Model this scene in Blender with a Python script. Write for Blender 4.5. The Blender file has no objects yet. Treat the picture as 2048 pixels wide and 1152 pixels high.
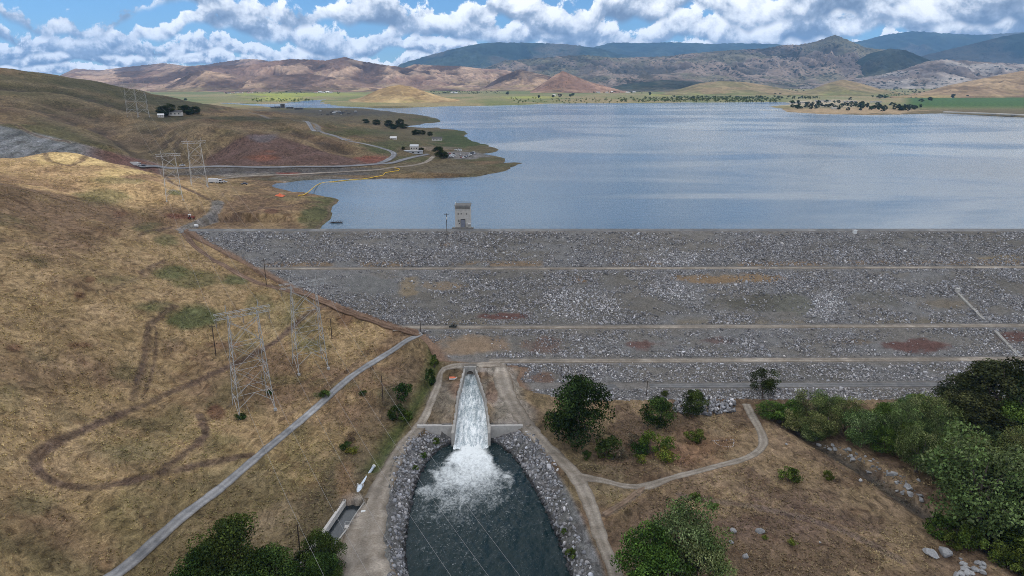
import bpy, math, random
import numpy as np
from mathutils import Vector, Matrix

# ------------------------------------------------------------------ camera, world, sun, exposure
scene = bpy.context.scene
H = 125.6                       # camera height above the valley floor (m)
FPX = 1365.0                    # focal length in pixels of the 2048 px wide photograph
PITCH = math.radians(16.95)
cam_d = bpy.data.cameras.new('camera')
cam = bpy.data.objects.new('camera', cam_d)
scene.collection.objects.link(cam)
cam.location = (0, 0, H)
cam.rotation_euler = (math.radians(90) - PITCH, 0, 0)
cam_d.sensor_width = 36.0
cam_d.lens = FPX / 2048 * 36.0
cam_d.clip_start = 1.0
cam_d.clip_end = 90000.0
scene.camera = cam

SUN_EL, SUN_AZ = 44.0, 98.0    # azimuth measured clockwise from +Y (the view direction)
sdir = Vector((math.cos(math.radians(SUN_EL)) * math.sin(math.radians(SUN_AZ)),
               math.cos(math.radians(SUN_EL)) * math.cos(math.radians(SUN_AZ)),
               math.sin(math.radians(SUN_EL))))
sun_d = bpy.data.lights.new('sun', 'SUN')
sun_d.energy = 2.1
sun_d.angle = math.radians(0.6)
sun_d.color = (1.0, 0.95, 0.88)
sun = bpy.data.objects.new('sun', sun_d)
scene.collection.objects.link(sun)
sun.location = sdir * 3000
sun.rotation_euler = (-sdir).to_track_quat('-Z', 'Y').to_euler()

scene.view_settings.view_transform = 'Standard'
scene.view_settings.look = 'None'
scene.view_settings.exposure = 0.52
scene.view_settings.gamma = 1.0
scene.view_settings.use_curve_mapping = False
scene.render.engine = 'CYCLES'
scene.cycles.max_bounces = 6
scene.cycles.diffuse_bounces = 2
scene.cycles.glossy_bounces = 2
scene.cycles.transmission_bounces = 2
scene.cycles.transparent_max_bounces = 8
scene.cycles.volume_bounces = 0
scene.cycles.use_denoising = True
scene.cycles.denoiser = 'OPENIMAGEDENOISE'
scene.cycles.denoising_input_passes = 'RGB_ALBEDO_NORMAL'
scene.cycles.denoising_prefilter = 'NONE'
scene.cycles.pixel_filter_type = 'BLACKMAN_HARRIS'
scene.cycles.filter_width = 0.9
scene.render.filter_size = 0.9
scene.cycles.use_adaptive_sampling = True
scene.cycles.adaptive_threshold = 0.008
scene.cycles.caustics_reflective = False
scene.cycles.caustics_refractive = False


class NT:
    """small helper to write node trees"""
    def __init__(self, tree):
        self.t = tree
        tree.nodes.clear()

    def n(self, kind, **kw):
        nd = self.t.nodes.new(kind)
        for k, v in kw.items():
            setattr(nd, k, v)
        return nd

    def put(self, nd, key, val):
        s = nd.inputs[key]
        if isinstance(val, bpy.types.NodeSocket):
            self.t.links.new(val, s)
        else:
            s.default_value = val

    def math(self, op, a, b=None, c=None, clamp=False):
        nd = self.n('ShaderNodeMath', operation=op, use_clamp=clamp)
        self.put(nd, 0, a)
        if b is not None:
            self.put(nd, 1, b)
        if c is not None:
            self.put(nd, 2, c)
        return nd.outputs[0]

    def sstep(self, x, a, b):
        nd = self.n('ShaderNodeMapRange', interpolation_type='SMOOTHSTEP')
        self.put(nd, 'Value', x)
        nd.inputs['From Min'].default_value = a
        nd.inputs['From Max'].default_value = b
        return nd.outputs[0]

    def lin(self, x, a, b, c=0.0, d=1.0, clamp=True):
        nd = self.n('ShaderNodeMapRange', clamp=clamp)
        self.put(nd, 'Value', x)
        for k, v in zip(('From Min', 'From Max', 'To Min', 'To Max'), (a, b, c, d)):
            nd.inputs[k].default_value = v
        return nd.outputs[0]

    def noise(self, vec, scale, detail=4, rough=0.55, dist=0.0, dims='3D', out='Fac'):
        nd = self.n('ShaderNodeTexNoise', noise_dimensions=dims)
        if vec is not None:
            self.put(nd, 'Vector', vec)
        nd.inputs['Scale'].default_value = scale
        nd.inputs['Detail'].default_value = detail
        nd.inputs['Roughness'].default_value = rough
        nd.inputs['Distortion'].default_value = dist
        return nd.outputs[out]

    def voro(self, vec, scale, feature='F1', rand=1.0, out='Distance', detail=0.0, smooth=None):
        nd = self.n('ShaderNodeTexVoronoi', feature=feature)
        if vec is not None:
            self.put(nd, 'Vector', vec)
        nd.inputs['Scale'].default_value = scale
        nd.inputs['Randomness'].default_value = rand
        nd.inputs['Detail'].default_value = detail
        if smooth is not None:
            nd.inputs['Smoothness'].default_value = smooth
        return nd.outputs[out]

    def mix(self, fac, a, b, blend='MIX'):
        nd = self.n('ShaderNodeMix', data_type='RGBA', blend_type=blend)
        self.put(nd, 0, fac)
        for k, v in ((6, a), (7, b)):
            if not isinstance(v, bpy.types.NodeSocket) and len(v) == 3:
                v = (*v, 1.0)
            self.put(nd, k, v)
        return nd.outputs[2]

    def mapping(self, vec, scale=(1, 1, 1), rot=(0, 0, 0), loc=(0, 0, 0)):
        nd = self.n('ShaderNodeMapping')
        self.put(nd, 'Vector', vec)
        nd.inputs['Scale'].default_value = scale
        nd.inputs['Rotation'].default_value = rot
        nd.inputs['Location'].default_value = loc
        return nd.outputs[0]

    def xyz(self, x, y, z):
        nd = self.n('ShaderNodeCombineXYZ')
        for k, v in zip('XYZ', (x, y, z)):
            self.put(nd, k, v)
        return nd.outputs[0]


# sky: Nishita air with banks of cumulus in it
world = bpy.data.worlds.new('World')
scene.world = world
world.use_nodes = True
world.cycles.sampling_method = 'MANUAL'
world.cycles.sample_map_resolution = 512
W = NT(world.node_tree)
SKY_STRENGTH = 0.15
sky = W.n('ShaderNodeTexSky', sky_type='NISHITA')
sky.sun_disc = False
sky.sun_elevation = math.radians(SUN_EL)
sky.sun_rotation = math.radians(SUN_AZ)
sky.altitude = 200
sky.air_density = 1.0
sky.dust_density = 0.0
sky.ozone_density = 4.0
tc = W.n('ShaderNodeTexCoord').outputs['Generated']
sep = W.n('ShaderNodeSeparateXYZ')
W.put(sep, 0, tc)
dx, dy, dz = sep.outputs
az = W.math('MULTIPLY', W.math('ARCTAN2', dx, dy), 57.29578)      # degrees
el = W.math('MULTIPLY', W.math('ARCSINE', dz), 57.29578)
skyc = W.mix(1.0, sky.outputs[0], (0.29, 0.43, 0.60), 'MULTIPLY')


def cloud_bank(skyc, base, h, cov_l, cov_r, seed, dark):
    """one rank of cumulus: flat grey base, heaped sunlit tops; cov = cover at the left / right of the view"""
    co = W.xyz(W.math('ADD', W.math('MULTIPLY', az, 0.60 / h), seed * 7.31), W.math('MULTIPLY', el, 0.66 / h), 0.0)
    n = W.noise(co, 1.0, 7, 0.61, 0.12, '2D')
    hi = W.n('ShaderNodeVectorMath', operation='ADD')
    W.put(hi, 0, co); hi.inputs[1].default_value = (-0.05, 0.17, 0)
    n2 = W.noise(hi.outputs[0], 1.0, 5, 0.58, 0.12, '2D')
    wob = W.noise(W.xyz(W.math('ADD', az, seed * 31.7), W.math('MULTIPLY', el, 0.3), 0.0), 0.17 / h ** 0.4, 3, 0.55, 0.0, '2D')
    bse = W.math('ADD', base - h * 1.2, W.math('MULTIPLY', wob, h * 2.4))
    t = W.math('DIVIDE', W.math('SUBTRACT', el, bse), h)
    cov = W.lin(az, -34, 22, cov_l, cov_r)
    d = W.math('SUBTRACT', W.math('ADD', n, cov), W.math('MULTIPLY', t, 0.40))
    a = W.math('MULTIPLY', W.sstep(d, 0.50, 0.555), W.sstep(t, -0.06, 0.13))
    lit = W.math('ADD', W.math('MULTIPLY', W.math('SUBTRACT', n, n2), 3.1), W.math('MULTIPLY', t, 0.85))
    lit = W.math('ADD', lit, 0.30 - dark)
    lit = W.math('SUBTRACT', lit, W.math('MULTIPLY', W.math('SUBTRACT', d, 0.6), 0.55), clamp=True)
    ramp = W.n('ShaderNodeValToRGB')
    W.put(ramp, 0, lit)
    cr = ramp.color_ramp
    cr.elements[0].position = 0.0
    cr.elements[0].color = (0.95, 1.23, 1.74, 1)
    cr.elements[1].position = 0.85
    cr.elements[1].color = (6.5, 6.55, 6.6, 1)
    cr.elements.new(0.30).color = (1.97, 2.32, 2.91, 1)
    cr.elements.new(0.58).color = (4.7, 4.9, 5.2, 1)
    return W.mix(a, skyc, ramp.outputs[0])


for b_ in ((11.0, 6.0, 0.14, 0.36, 6, 0.12), (0.3, 0.9, 0.42, 0.44, 1, 0.05), (0.9, 1.1, 0.38, 0.44, 2, 0.05), (1.6, 1.5, 0.33, 0.44, 3, 0.05), (2.5, 2.4, 0.21, 0.44, 4, 0.05),
           (3.9, 3.2, 0.11, 0.45, 5, 0.08)):
    skyc = cloud_bank(skyc, *b_)
# broken deck overhead
pl = W.xyz(W.math('DIVIDE', dx, W.math('ADD', W.math('MAXIMUM', dz, 0.0), 0.05)), W.math('DIVIDE', dy, W.math('ADD', W.math('MAXIMUM', dz, 0.0), 0.05)), 0.0)
dk = W.noise(pl, 0.9, 5, 0.58, 0.2, '2D')
da = W.math('MULTIPLY', W.sstep(dk, 0.40, 0.54), W.sstep(el, 8.0, 16.0))
skyc = W.mix(da, skyc, W.mix(W.sstep(dk, 0.52, 0.72), (8.6, 8.7, 8.9), (4.6, 4.9, 5.3)))
bg = W.n('ShaderNodeBackground')
W.put(bg, 'Color', skyc)
bg.inputs['Strength'].default_value = SKY_STRENGTH
wo = W.n('ShaderNodeOutputWorld')
W.t.links.new(bg.outputs[0], wo.inputs['Surface'])

# ------------------------------------------------------------------ helpers: projection, noise, meshes
CT, ST = math.cos(PITCH), math.sin(PITCH)


def ray(u, v):
    a, b = (u - 1024) / FPX, (576 - v) / FPX
    return np.array([a, CT + b * ST, -ST + b * CT])


def at_z(u, v, z):
    d = ray(u, v)
    t = (z - H) / d[2]
    return d[0] * t, d[1] * t


def at_y(u, v, y):
    d = ray(u, v)
    t = y / d[1]
    return d[0] * t, y, H + d[2] * t


def project(x, y, z):
    zc = np.maximum(y * CT - (z - H) * ST, 1e-3)
    return 1024 + FPX * x / zc, 576 - FPX * (y * ST + (z - H) * CT) / zc


def _hash(ix, iy, seed):
    n = (ix * 374761393 + iy * 668265263 + seed * 974634777) & 0xffffffff
    n = ((n ^ (n >> 13)) * 1274126177) & 0xffffffff
    n = ((n ^ (n >> 15)) * 2246822519) & 0xffffffff
    return ((n >> 8) & 0xffff) / 65535.0


def vnoise(x, y, seed=0):
    x = np.asarray(x, float); y = np.asarray(y, float)
    ix = np.floor(x).astype(np.int64); iy = np.floor(y).astype(np.int64)
    fx = x - ix; fy = y - iy
    fx = fx * fx * fx * (fx * (fx * 6 - 15) + 10); fy = fy * fy * fy * (fy * (fy * 6 - 15) + 10)
    a = _hash(ix, iy, seed); b = _hash(ix + 1, iy, seed)
    c = _hash(ix, iy + 1, seed); d = _hash(ix + 1, iy + 1, seed)
    return (a + (b - a) * fx) * (1 - fy) + (c + (d - c) * fx) * fy


def fbm(x, y, seed=0, octv=5, gain=0.5):
    s = 0.0; a = 1.0; tot = 0.0
    x = np.asarray(x, float); y = np.asarray(y, float)
    for k in range(octv):
        s = s + a * vnoise(x, y, seed + k * 17)
        tot += a; a *= gain
        x, y = 1.6 * x + 1.2 * y + 11.3, -1.2 * x + 1.6 * y + 5.7
    return s / tot


def ridged(x, y, seed=0, octv=4, gain=0.5):
    s = 0.0; a = 1.0; tot = 0.0
    x = np.asarray(x, float); y = np.asarray(y, float)
    for k in range(octv):
        s = s + a * (1 - np.abs(2 * vnoise(x, y, seed + k * 13) - 1))
        tot += a; a *= gain
        x, y = 2.0 * x + 3.1, 2.0 * y + 7.7
    return s / tot


def sst(x, a, b):
    t = np.clip((x - a) / (b - a), 0, 1)
    return t * t * (3 - 2 * t)


def seg_dist(px, py, poly, closed=False):
    """distance to a polyline (arrays px, py)"""
    best = np.full(np.shape(px), 1e18)
    n = len(poly)
    for i in range(n if closed else n - 1):
        ax, ay = poly[i]; bx, by = poly[(i + 1) % n]
        vx, vy = bx - ax, by - ay
        L = vx * vx + vy * vy + 1e-12
        t = np.clip(((px - ax) * vx + (py - ay) * vy) / L, 0, 1)
        best = np.minimum(best, (px - ax - t * vx) ** 2 + (py - ay - t * vy) ** 2)
    return np.sqrt(best)


def in_poly(px, py, poly):
    ins = np.zeros(np.shape(px), bool)
    n = len(poly)
    for i in range(n):
        ax, ay = poly[i]; bx, by = poly[(i + 1) % n]
        if ay == by:
            continue
        c = (ay > py) != (by > py)
        ins ^= c & (px < (bx - ax) * (py - ay) / (by - ay) + ax)
    return ins


def sdist(px, py, poly):
    """signed distance, negative inside"""
    d = seg_dist(px, py, poly, True)
    return np.where(in_poly(px, py, poly), -d, d)


def link(o, parent=None):
    scene.collection.objects.link(o)
    if parent is not None:
        o.parent = parent
    return o


def tag(o, label=None, cat=None, group=None, kind=None):
    if label: o['label'] = label
    if cat: o['category'] = cat
    if group: o['group'] = group
    if kind: o['kind'] = kind
    return o


def np_mesh(name, verts, faces, mats, parent=None, col=None, smooth=False, mat_idx=None):
    """verts (n,3); faces (m,k) array with one k, or a list of arrays; col (n,3) linear base colour per vertex"""
    me = bpy.data.meshes.new(name)
    verts = np.asarray(verts, np.float32)
    fl = faces if isinstance(faces, list) else [faces]
    fl = [np.asarray(f, np.int32) for f in fl if len(f)]
    loops = np.concatenate([f.ravel() for f in fl])
    tot = np.concatenate([np.full(len(f), f.shape[1], np.int32) for f in fl])
    start = np.concatenate([[0], np.cumsum(tot)[:-1]]).astype(np.int32)
    me.vertices.add(len(verts)); me.vertices.foreach_set('co', verts.ravel())
    me.loops.add(len(loops)); me.loops.foreach_set('vertex_index', loops)
    me.polygons.add(len(tot)); me.polygons.foreach_set('loop_start', start)
    if mat_idx is not None:
        me.polygons.foreach_set('material_index', np.asarray(mat_idx, np.int32))
    me.update(calc_edges=True)
    if smooth:
        me.polygons.foreach_set('use_smooth', np.ones(len(tot), bool))
    if col is not None:
        ca = me.color_attributes.new('Col', 'FLOAT_COLOR', 'POINT')
        c4 = np.ones((len(verts), 4), np.float32); c4[:, :3] = col
        ca.data.foreach_set('color', c4.ravel())
    for m in (mats if isinstance(mats, (list, tuple)) else [mats]):
        me.materials.append(m)
    o = bpy.data.objects.new(name, me)
    return link(o, parent)


def grid_faces(nr, nc):
    i = np.arange(nr - 1)[:, None] * nc + np.arange(nc - 1)[None, :]
    i = i.ravel()
    return np.stack([i, i + 1, i + nc + 1, i + nc], 1)


class MB:
    """collects boxes, beams, tubes and prisms into one mesh"""
    def __init__(self):
        self.v = []; self.f = []; self.m = []; self.cm = 0

    def add(self, vs, fs):
        k = len(self.v)
        self.v += [tuple(p) for p in vs]
        for f in fs:
            self.f.append([k + i for i in f]); self.m.append(self.cm)

    def box(self, c, s, rz=0.0, taper=1.0):
        hx, hy, hz = s[0] / 2, s[1] / 2, s[2] / 2
        ca, sa = math.cos(rz), math.sin(rz)
        vs = []
        for z, k in ((-hz, 1.0), (hz, taper)):
            for x, y in ((-hx, -hy), (hx, -hy), (hx, hy), (-hx, hy)):
                x, y = x * k, y * k
                vs.append((c[0] + x * ca - y * sa, c[1] + x * sa + y * ca, c[2] + z))
        self.add(vs, [(3, 2, 1, 0), (4, 5, 6, 7), (0, 1, 5, 4), (1, 2, 6, 5), (2, 3, 7, 6), (3, 0, 4, 7)])

    def bar(self, a, b, r, n=4, r2=None):
        a = Vector(a); b = Vector(b); r2 = r if r2 is None else r2
        d = (b - a)
        if d.length < 1e-6: return
        d.normalize()
        s = d.cross(Vector((0, 0, 1)) if abs(d.z) < 0.95 else Vector((1, 0, 0))).normalized()
        t = d.cross(s)
        vs = []
        for p, rr in ((a, r), (b, r2)):
            for k in range(n):
                an = 2 * math.pi * (k + 0.5) / n
                vs.append(p + s * (rr * math.cos(an)) + t * (rr * math.sin(an)))
        fs = [(k, (k + 1) % n, n + (k + 1) % n, n + k) for k in range(n)]
        fs += [tuple(range(n - 1, -1, -1)), tuple(range(n, 2 * n))]
        self.add(vs, fs)

    def tube(self, pts, r, n=6):
        """r: number or list of radii; one continuous tube"""
        pts = [Vector(p) for p in pts]
        rs = r if isinstance(r, (list, tuple)) else [r] * len(pts)
        vs = []
        s = None
        for i, p in enumerate(pts):
            d = (pts[min(i + 1, len(pts) - 1)] - pts[max(i - 1, 0)]).normalized()
            if s is None:
                s = d.cross(Vector((0, 0, 1)) if abs(d.z) < 0.9 else Vector((1, 0, 0))).normalized()
            s = (s - d * s.dot(d)).normalized()
            t = d.cross(s)
            for k in range(n):
                an = 2 * math.pi * k / n
                vs.append(p + s * (rs[i] * math.cos(an)) + t * (rs[i] * math.sin(an)))
        fs = []
        for i in range(len(pts) - 1):
            for k in range(n):
                fs.append((i * n + k, i * n + (k + 1) % n, (i + 1) * n + (k + 1) % n, (i + 1) * n + k))
        fs += [tuple(range(n - 1, -1, -1)), tuple(range((len(pts) - 1) * n, len(pts) * n))]
        self.add(vs, fs)

    def prism(self, poly, z0, z1):
        """poly: list of (x, y) counter-clockwise; z0/z1 numbers or per-vertex lists"""
        n = len(poly)
        a = z0 if isinstance(z0, (list, tuple)) else [z0] * n
        b = z1 if isinstance(z1, (list, tuple)) else [z1] * n
        vs = [(p[0], p[1], a[i]) for i, p in enumerate(poly)] + [(p[0], p[1], b[i]) for i, p in enumerate(poly)]
        fs = [tuple(range(n - 1, -1, -1)), tuple(range(n, 2 * n))]
        fs += [(i, (i + 1) % n, n + (i + 1) % n, n + i) for i in range(n)]
        self.add(vs, fs)

    def build(self, name, mat, parent=None, smooth=False):
        me = bpy.data.meshes.new(name)
        me.from_pydata(self.v, [], self.f)
        for m in (mat if isinstance(mat, (list, tuple)) else [mat]):
            me.materials.append(m)
        if any(self.m):
            me.polygons.foreach_set('material_index', self.m)
        if smooth:
            me.polygons.foreach_set('use_smooth', [True] * len(self.f))
        me.update()
        return link(bpy.data.objects.new(name, me), parent)


def empty(name, loc, rz=0.0):
    o = bpy.data.objects.new(name, None)
    o.empty_display_size = 0.5
    o.location = loc
    o.rotation_euler = (0, 0, rz)
    return link(o)


def copy_tree(o, parent=None):
    c = o.copy()
    scene.collection.objects.link(c)
    c.parent = parent
    for ch in list(o.children):
        copy_tree(ch, c)
    return c


def catmull(pts, step):
    """dense points along a smooth curve through pts (list of 2- or 3-tuples)"""
    P = [np.array(p, float) for p in pts]
    P = [2 * P[0] - P[1]] + P + [2 * P[-1] - P[-2]]
    out = []
    for i in range(1, len(P) - 2):
        p0, p1, p2, p3 = P[i - 1], P[i], P[i + 1], P[i + 2]
        n = max(2, int(np.linalg.norm((p2 - p1)[:2]) / step))
        for k in range(n):
            t = k / n
            out.append(0.5 * ((2 * p1) + (-p0 + p2) * t + (2 * p0 - 5 * p1 + 4 * p2 - p3) * t * t
                              + (-p0 + 3 * p1 - 3 * p2 + p3) * t ** 3))
    out.append(P[-2])
    return np.array(out)

# ------------------------------------------------------------------ the lie of the land
LAKE_Z, POOL_Z = 40.0, -4.5
DAM_PROF = np.array([(120, -1), (250, -1), (256.5, 0.3), (260.5, 2.1), (265.5, 2.3), (275.7, 7.0), (281.2, 7.2), (298.6, 14.4),
                     (303.6, 14.7), (345.3, 30.2), (350.2, 30.5), (381.3, 43.0), (389.3, 43.0), (420, 31), (900, 30)], float)


def dam_z(x, y):
    ys = y - 0.011 * np.maximum(x - 20, 0) * (1 - sst(y, 352, 382))
    return np.interp(ys, DAM_PROF[:, 0], DAM_PROF[:, 1])


def march(u, v, fn, t0=60.0, t1=3000.0, n=4000):
    d = ray(u, v)
    t = np.geomspace(t0, t1, n)
    x, y, z = d[0] * t, d[1] * t, H + d[2] * t
    below = z <= fn(x, y)
    i = int(np.argmax(below)) if below.any() else n - 1
    if i > 0:
        t = np.linspace(t[i - 1], t[i], 40)
        x, y, z = d[0] * t, d[1] * t, H + d[2] * t
        below = z <= fn(x, y)
        i = int(np.argmax(below))
    return x[i], y[i], z[i]


# left edge of the embankment, where it meets the hillside and the outlet ground
DAM_EDGE_PX = [(372, 461), (402, 480), (470, 515), (560, 562), (640, 598), (700, 622), (780, 650), (838, 668), (862, 690), (885, 722)]
dam_edge = [march(u, v, dam_z) for u, v in DAM_EDGE_PX]
low_edge = [march(u, v, dam_z) for u, v in ((1046, 735), (1030, 757), (1040, 778), (1062, 790))]
_ex = np.array([p[0] for p in dam_edge] + [p[0] for p in low_edge] + [45.0])
_ey = np.array([p[1] for p in dam_edge] + [p[1] for p in low_edge] + [250.0])
_o = np.argsort(_ey)
EDGE_Y, EDGE_X = _ey[_o], _ex[_o]


def dam_left(y):
    return np.interp(y, EDGE_Y, EDGE_X)


TP = []      # (azimuth, ln r, z)


def _tp(x, y, z):
    TP.append((math.atan2(x, y), math.log(math.hypot(x, y)), z))


for p in dam_edge:
    _tp(*p)
# (u, v, z): the ground seen at that pixel lies at height z
for u, v, z in [
    # paved road and the slope between it and the outlet
    (845, 668, 12.6), (800, 690, 10.6), (720, 740, 8), (640, 808, 6), (540, 892, 4.5), (430, 985, 3.5), (330, 1065, 3), (230, 1150, 2.5),
    (880, 700, 8), (868, 760, 3.0), (795, 845, 0.3), (740, 930, 0.2), (840, 860, 1), (770, 930, 1), (720, 1030, 1), (745, 1150, 1),
    (600, 1000, 1.6), (540, 1100, 1.2), (650, 900, 2.2), (760, 800, 4.2), (640, 1060, 0.6), (700, 820, 4.0),
    # near hillside
    (300, 1000, 8), (150, 1080, 10), (0, 1150, 15), (0, 1000, 21), (100, 940, 18), (250, 900, 13.5), (400, 860, 9), (300, 790, 16),
    (150, 820, 22), (0, 850, 30), (0, 700, 40), (150, 700, 32), (300, 680, 25), (420, 720, 17), (400, 620, 27), (510, 815, 8), (620, 740, 10.2),
    (550, 650, 18.5), (650, 680, 14.0), (600, 600, 22.5), (450, 560, 31), (300, 560, 38), (150, 560, 46), (0, 560, 53), (0, 460, 63),
    (150, 450, 57), (280, 460, 50), (330, 440, 47), (230, 400, 58), (100, 380, 66), (0, 360, 72), (0, 318, 75), (60, 312, 76.5),
    (100, 305, 78), (150, 308, 76.5), (200, 321, 72), (270, 344, 66), (330, 365, 60), (380, 390, 54), (420, 410, 49), (425, 432, 45.5),
    (-200, 420, 75), (-200, 700, 52), (-250, 1100, 28), (-200, 330, 88),
    (500, 430, 45), (560, 440, 43.3), (600, 452, 42.0), (400, 450, 44), (500, 380, 44.5), (440, 366, 44), (520, 366, 41.5), (585, 380, 42.5), (600, 365, 41),
    # highway shelf, lower road
    (270, 333, 48.5), (400, 334.5, 47), (600, 333.5, 46.5), (700, 332, 46), (770, 327, 45.5), (850, 313, 44),
    (560, 348, 42.7), (690, 343, 42.5), (790, 331, 42.5), (480, 352, 43),
    # red cut and its hill
    (500, 265, 71), (520, 238, 79), (420, 245, 80), (640, 268, 66), (760, 309, 49), (700, 290, 57), (600, 325, 49), (450, 325, 50),
    (370, 300, 57), (340, 319, 50), (420, 315, 53), (560, 245, 77),
    # the peninsula and plain behind
    (700, 262, 45), (760, 240, 44), (650, 226, 45), (900, 300, 43.5), (860, 340, 42), (950, 325, 42), (800, 350, 42), (760, 342, 42.4),
    (830, 285, 46), (700, 225, 46), (830, 238, 43),
    # valley floor below the dam
    (1100, 880, 0.3), (1300, 900, 0.6), (1500, 850, 1), (1700, 800, 1), (2048, 800, 2), (1200, 1100, 0), (1500, 1100, 2.2), (1800, 1110, 1),
    (2048, 1100, 0.5), (1600, 960, 0.8), (1400, 1000, 1.2), (1060, 810, 1.8), (1010, 760, 4.6), (2300, 900, 1), (2300, 1100, 1), (1180, 900, 0.4),
    (900, 728, 7.0), (980, 728, 7.0), (1020, 740, 6.0), (965, 765, 4.4), (890, 785, 3.4), (1000, 800, 3.2), (868, 850, 1), (1015, 850, 1),
    (1100, 790, 1.5), (1300, 785, 1.5), (1500, 782, 1.8), (1800, 780, 2),
]:
    x, y = at_z(u, v, z)
    _tp(x, y, z)
# (u, v, distance): the ground seen at that pixel lies that far off
for u, v, y in [
    (0, 200, 850), (0, 134, 1150), (100, 145, 1150), (200, 170, 1150), (265, 189, 1150), (350, 204, 1150), (430, 214, 1180), (560, 227, 1230),
    (620, 236, 1200), (150, 222, 860), (200, 252, 780), (100, 250, 740), (0, 246, 665), (0, 300, 585), (150, 292, 610), (240, 300, 640),
    (300, 216, 1000), (350, 229, 950), (450, 236, 950), (640, 246, 1000), (260, 242, 860), (300, 275, 760), (330, 290, 720), (-200, 250, 640),
    (-200, 150, 1100), (-250, 110, 1250),
]:
    _tp(*at_y(u, v, y))
# places hidden from this camera: (u direction, distance, z)
KU = 1 / FPX / 1.0455
for u, y, z in [
    (-200, 530, 62), (0, 530, 60), (100, 545, 59), (200, 560, 54), (300, 570, 50), (380, 540, 47),
    (0, 1500, 70), (200, 1500, 70), (400, 1500, 60), (560, 1550, 50), (0, 2300, 45), (250, 2300, 45), (450, 2300, 44), (-250, 1700, 80), (-250, 2400, 46),
    (0, 4500, 46), (300, 4500, 46), (600, 4500, 46), (900, 4500, 45), (1200, 4300, 46), (1500, 4300, 48), (1800, 4300, 52), (2100, 4300, 55), (2400, 4300, 55),
    (0, 7000, 60), (500, 7000, 60), (1000, 7000, 60), (1500, 7000, 70), (2100, 7000, 80), (-300, 4500, 60), (-300, 7000, 80),
    (1100, 60, 0), (1500, 70, 0), (2100, 70, 0), (600, 70, 2), (0, 70, 8),
]:
    _tp((u - 1024) * KU * y, y, z)
TP = np.array(TP)


def _phi(r2):
    return 0.5 * r2 * np.log(r2 + 1e-12)


_n = len(TP)
_A = _phi((TP[:, None, 0] - TP[None, :, 0]) ** 2 + (TP[:, None, 1] - TP[None, :, 1]) ** 2) + np.eye(_n) * 2e-4
_P = np.stack([np.ones(_n), TP[:, 0], TP[:, 1]], 1)
_M = np.block([[_A, _P], [_P.T, np.zeros((3, 3))]])
_w = np.linalg.solve(_M, np.concatenate([TP[:, 2], np.zeros(3)]))


def tps(x, y):
    x = np.asarray(x, float); y = np.asarray(y, float)
    sh = x.shape
    a = np.arctan2(x, y).ravel(); l = 0.5 * np.log(x * x + y * y + 1e-6).ravel()
    out = np.empty(a.shape)
    for i in range(0, len(a), 20000):
        aa, ll = a[i:i + 20000, None], l[i:i + 20000, None]
        out[i:i + 20000] = _phi((aa - TP[:, 0]) ** 2 + (ll - TP[:, 1]) ** 2) @ _w[:_n] + _w[_n] + _w[_n + 1] * aa[:, 0] + _w[_n + 2] * ll[:, 0]
    return out.reshape(sh)


# outline of the lake at its water level
LAKE_PX = [(636, 461), (645, 450), (655, 440), (662, 425), (668, 414), (677, 401), (672, 397), (655, 396), (640, 391), (620, 388), (600, 387), (585, 383),
           (562, 377), (545, 372), (556, 366), (580, 364), (605, 361), (640, 359), (690, 358), (750, 357.5), (830, 357), (900, 355), (955, 352), (1000, 342), (1026, 334), (1044, 326),
           (1030, 325), (1009, 325.6), (1012, 320), (995, 314), (984, 311), (968, 308), (985, 305), (999, 299.5), (993, 296), (981, 293), (962, 287), (943, 282), (932, 278), (926, 275),
           (925, 270), (927, 267), (937, 264), (926, 261.5), (918, 260), (895, 258), (873, 255.5), (855, 256), (840, 255.5), (816, 253), (845, 248), (873, 244.5), (881, 238.5), (862, 234),
           (840, 231.5), (800, 227), (737, 218.5), (690, 217.5), (644, 217), (600, 216), (560, 217), (500, 211.5), (438, 207.5), (440, 205.5), (500, 208), (560, 207.5), (610, 201.5), (650, 199), (640, 203),
           (660, 210), (700, 213.5), (760, 216), (800, 216.5), (850, 214), (900, 212.5), (960, 211.5), (1010, 210.5), (1060, 209), (1100, 207), (1200, 206.5), (1300, 206), (1370, 205), (1450, 205), (1500, 204), (1560, 204),
           (1590, 206), (1570, 210), (1537, 213.5), (1560, 217), (1575, 224), (1640, 228), (1740, 230), (1850, 228), (1890, 227), (1960, 231), (2048, 235), (2150, 237), (2400, 240)]
lake_poly = [at_z(u, v, LAKE_Z) for u, v in LAKE_PX] + [(1000, 395), (-100, 388)]
pool_px = [(910, 884), (892, 892), (872, 905), (850, 932), (835, 960), (825, 1000), (820, 1035), (813, 1075), (812, 1110), (818, 1152)]
pool_px2 = [(982, 884), (1000, 892), (1020, 908), (1045, 940), (1066, 975), (1085, 1008), (1102, 1045), (1116, 1080), (1130, 1120), (1141, 1152)]
pool_poly = [at_z(u, v, POOL_Z) for u, v in pool_px] + [(-19, 105), (-20, 60), (24, 60), (20, 105)] + [at_z(u, v, POOL_Z) for u, v in reversed(pool_px2)]
# outlet chute: inside line of the wall tops
chL = [at_z(931, 738, 5.6), at_z(917, 795, 2.2), at_z(910.5, 851, 0.6)]
chR = [at_z(949, 738, 5.6), at_z(968, 795, 2.2), at_z(976.5, 851, 0.6)]
chute_poly = [chL[0], chL[1], chL[2], (chL[2][0], chL[2][1] - 7), (chR[2][0], chR[2][1] - 7), chR[2], chR[1], chR[0]]
wing_y = chL[2][1]
wingL = at_z(836, 853, 0.8)[0]
wingR = at_z(1043, 853, 0.8)[0]
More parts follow.
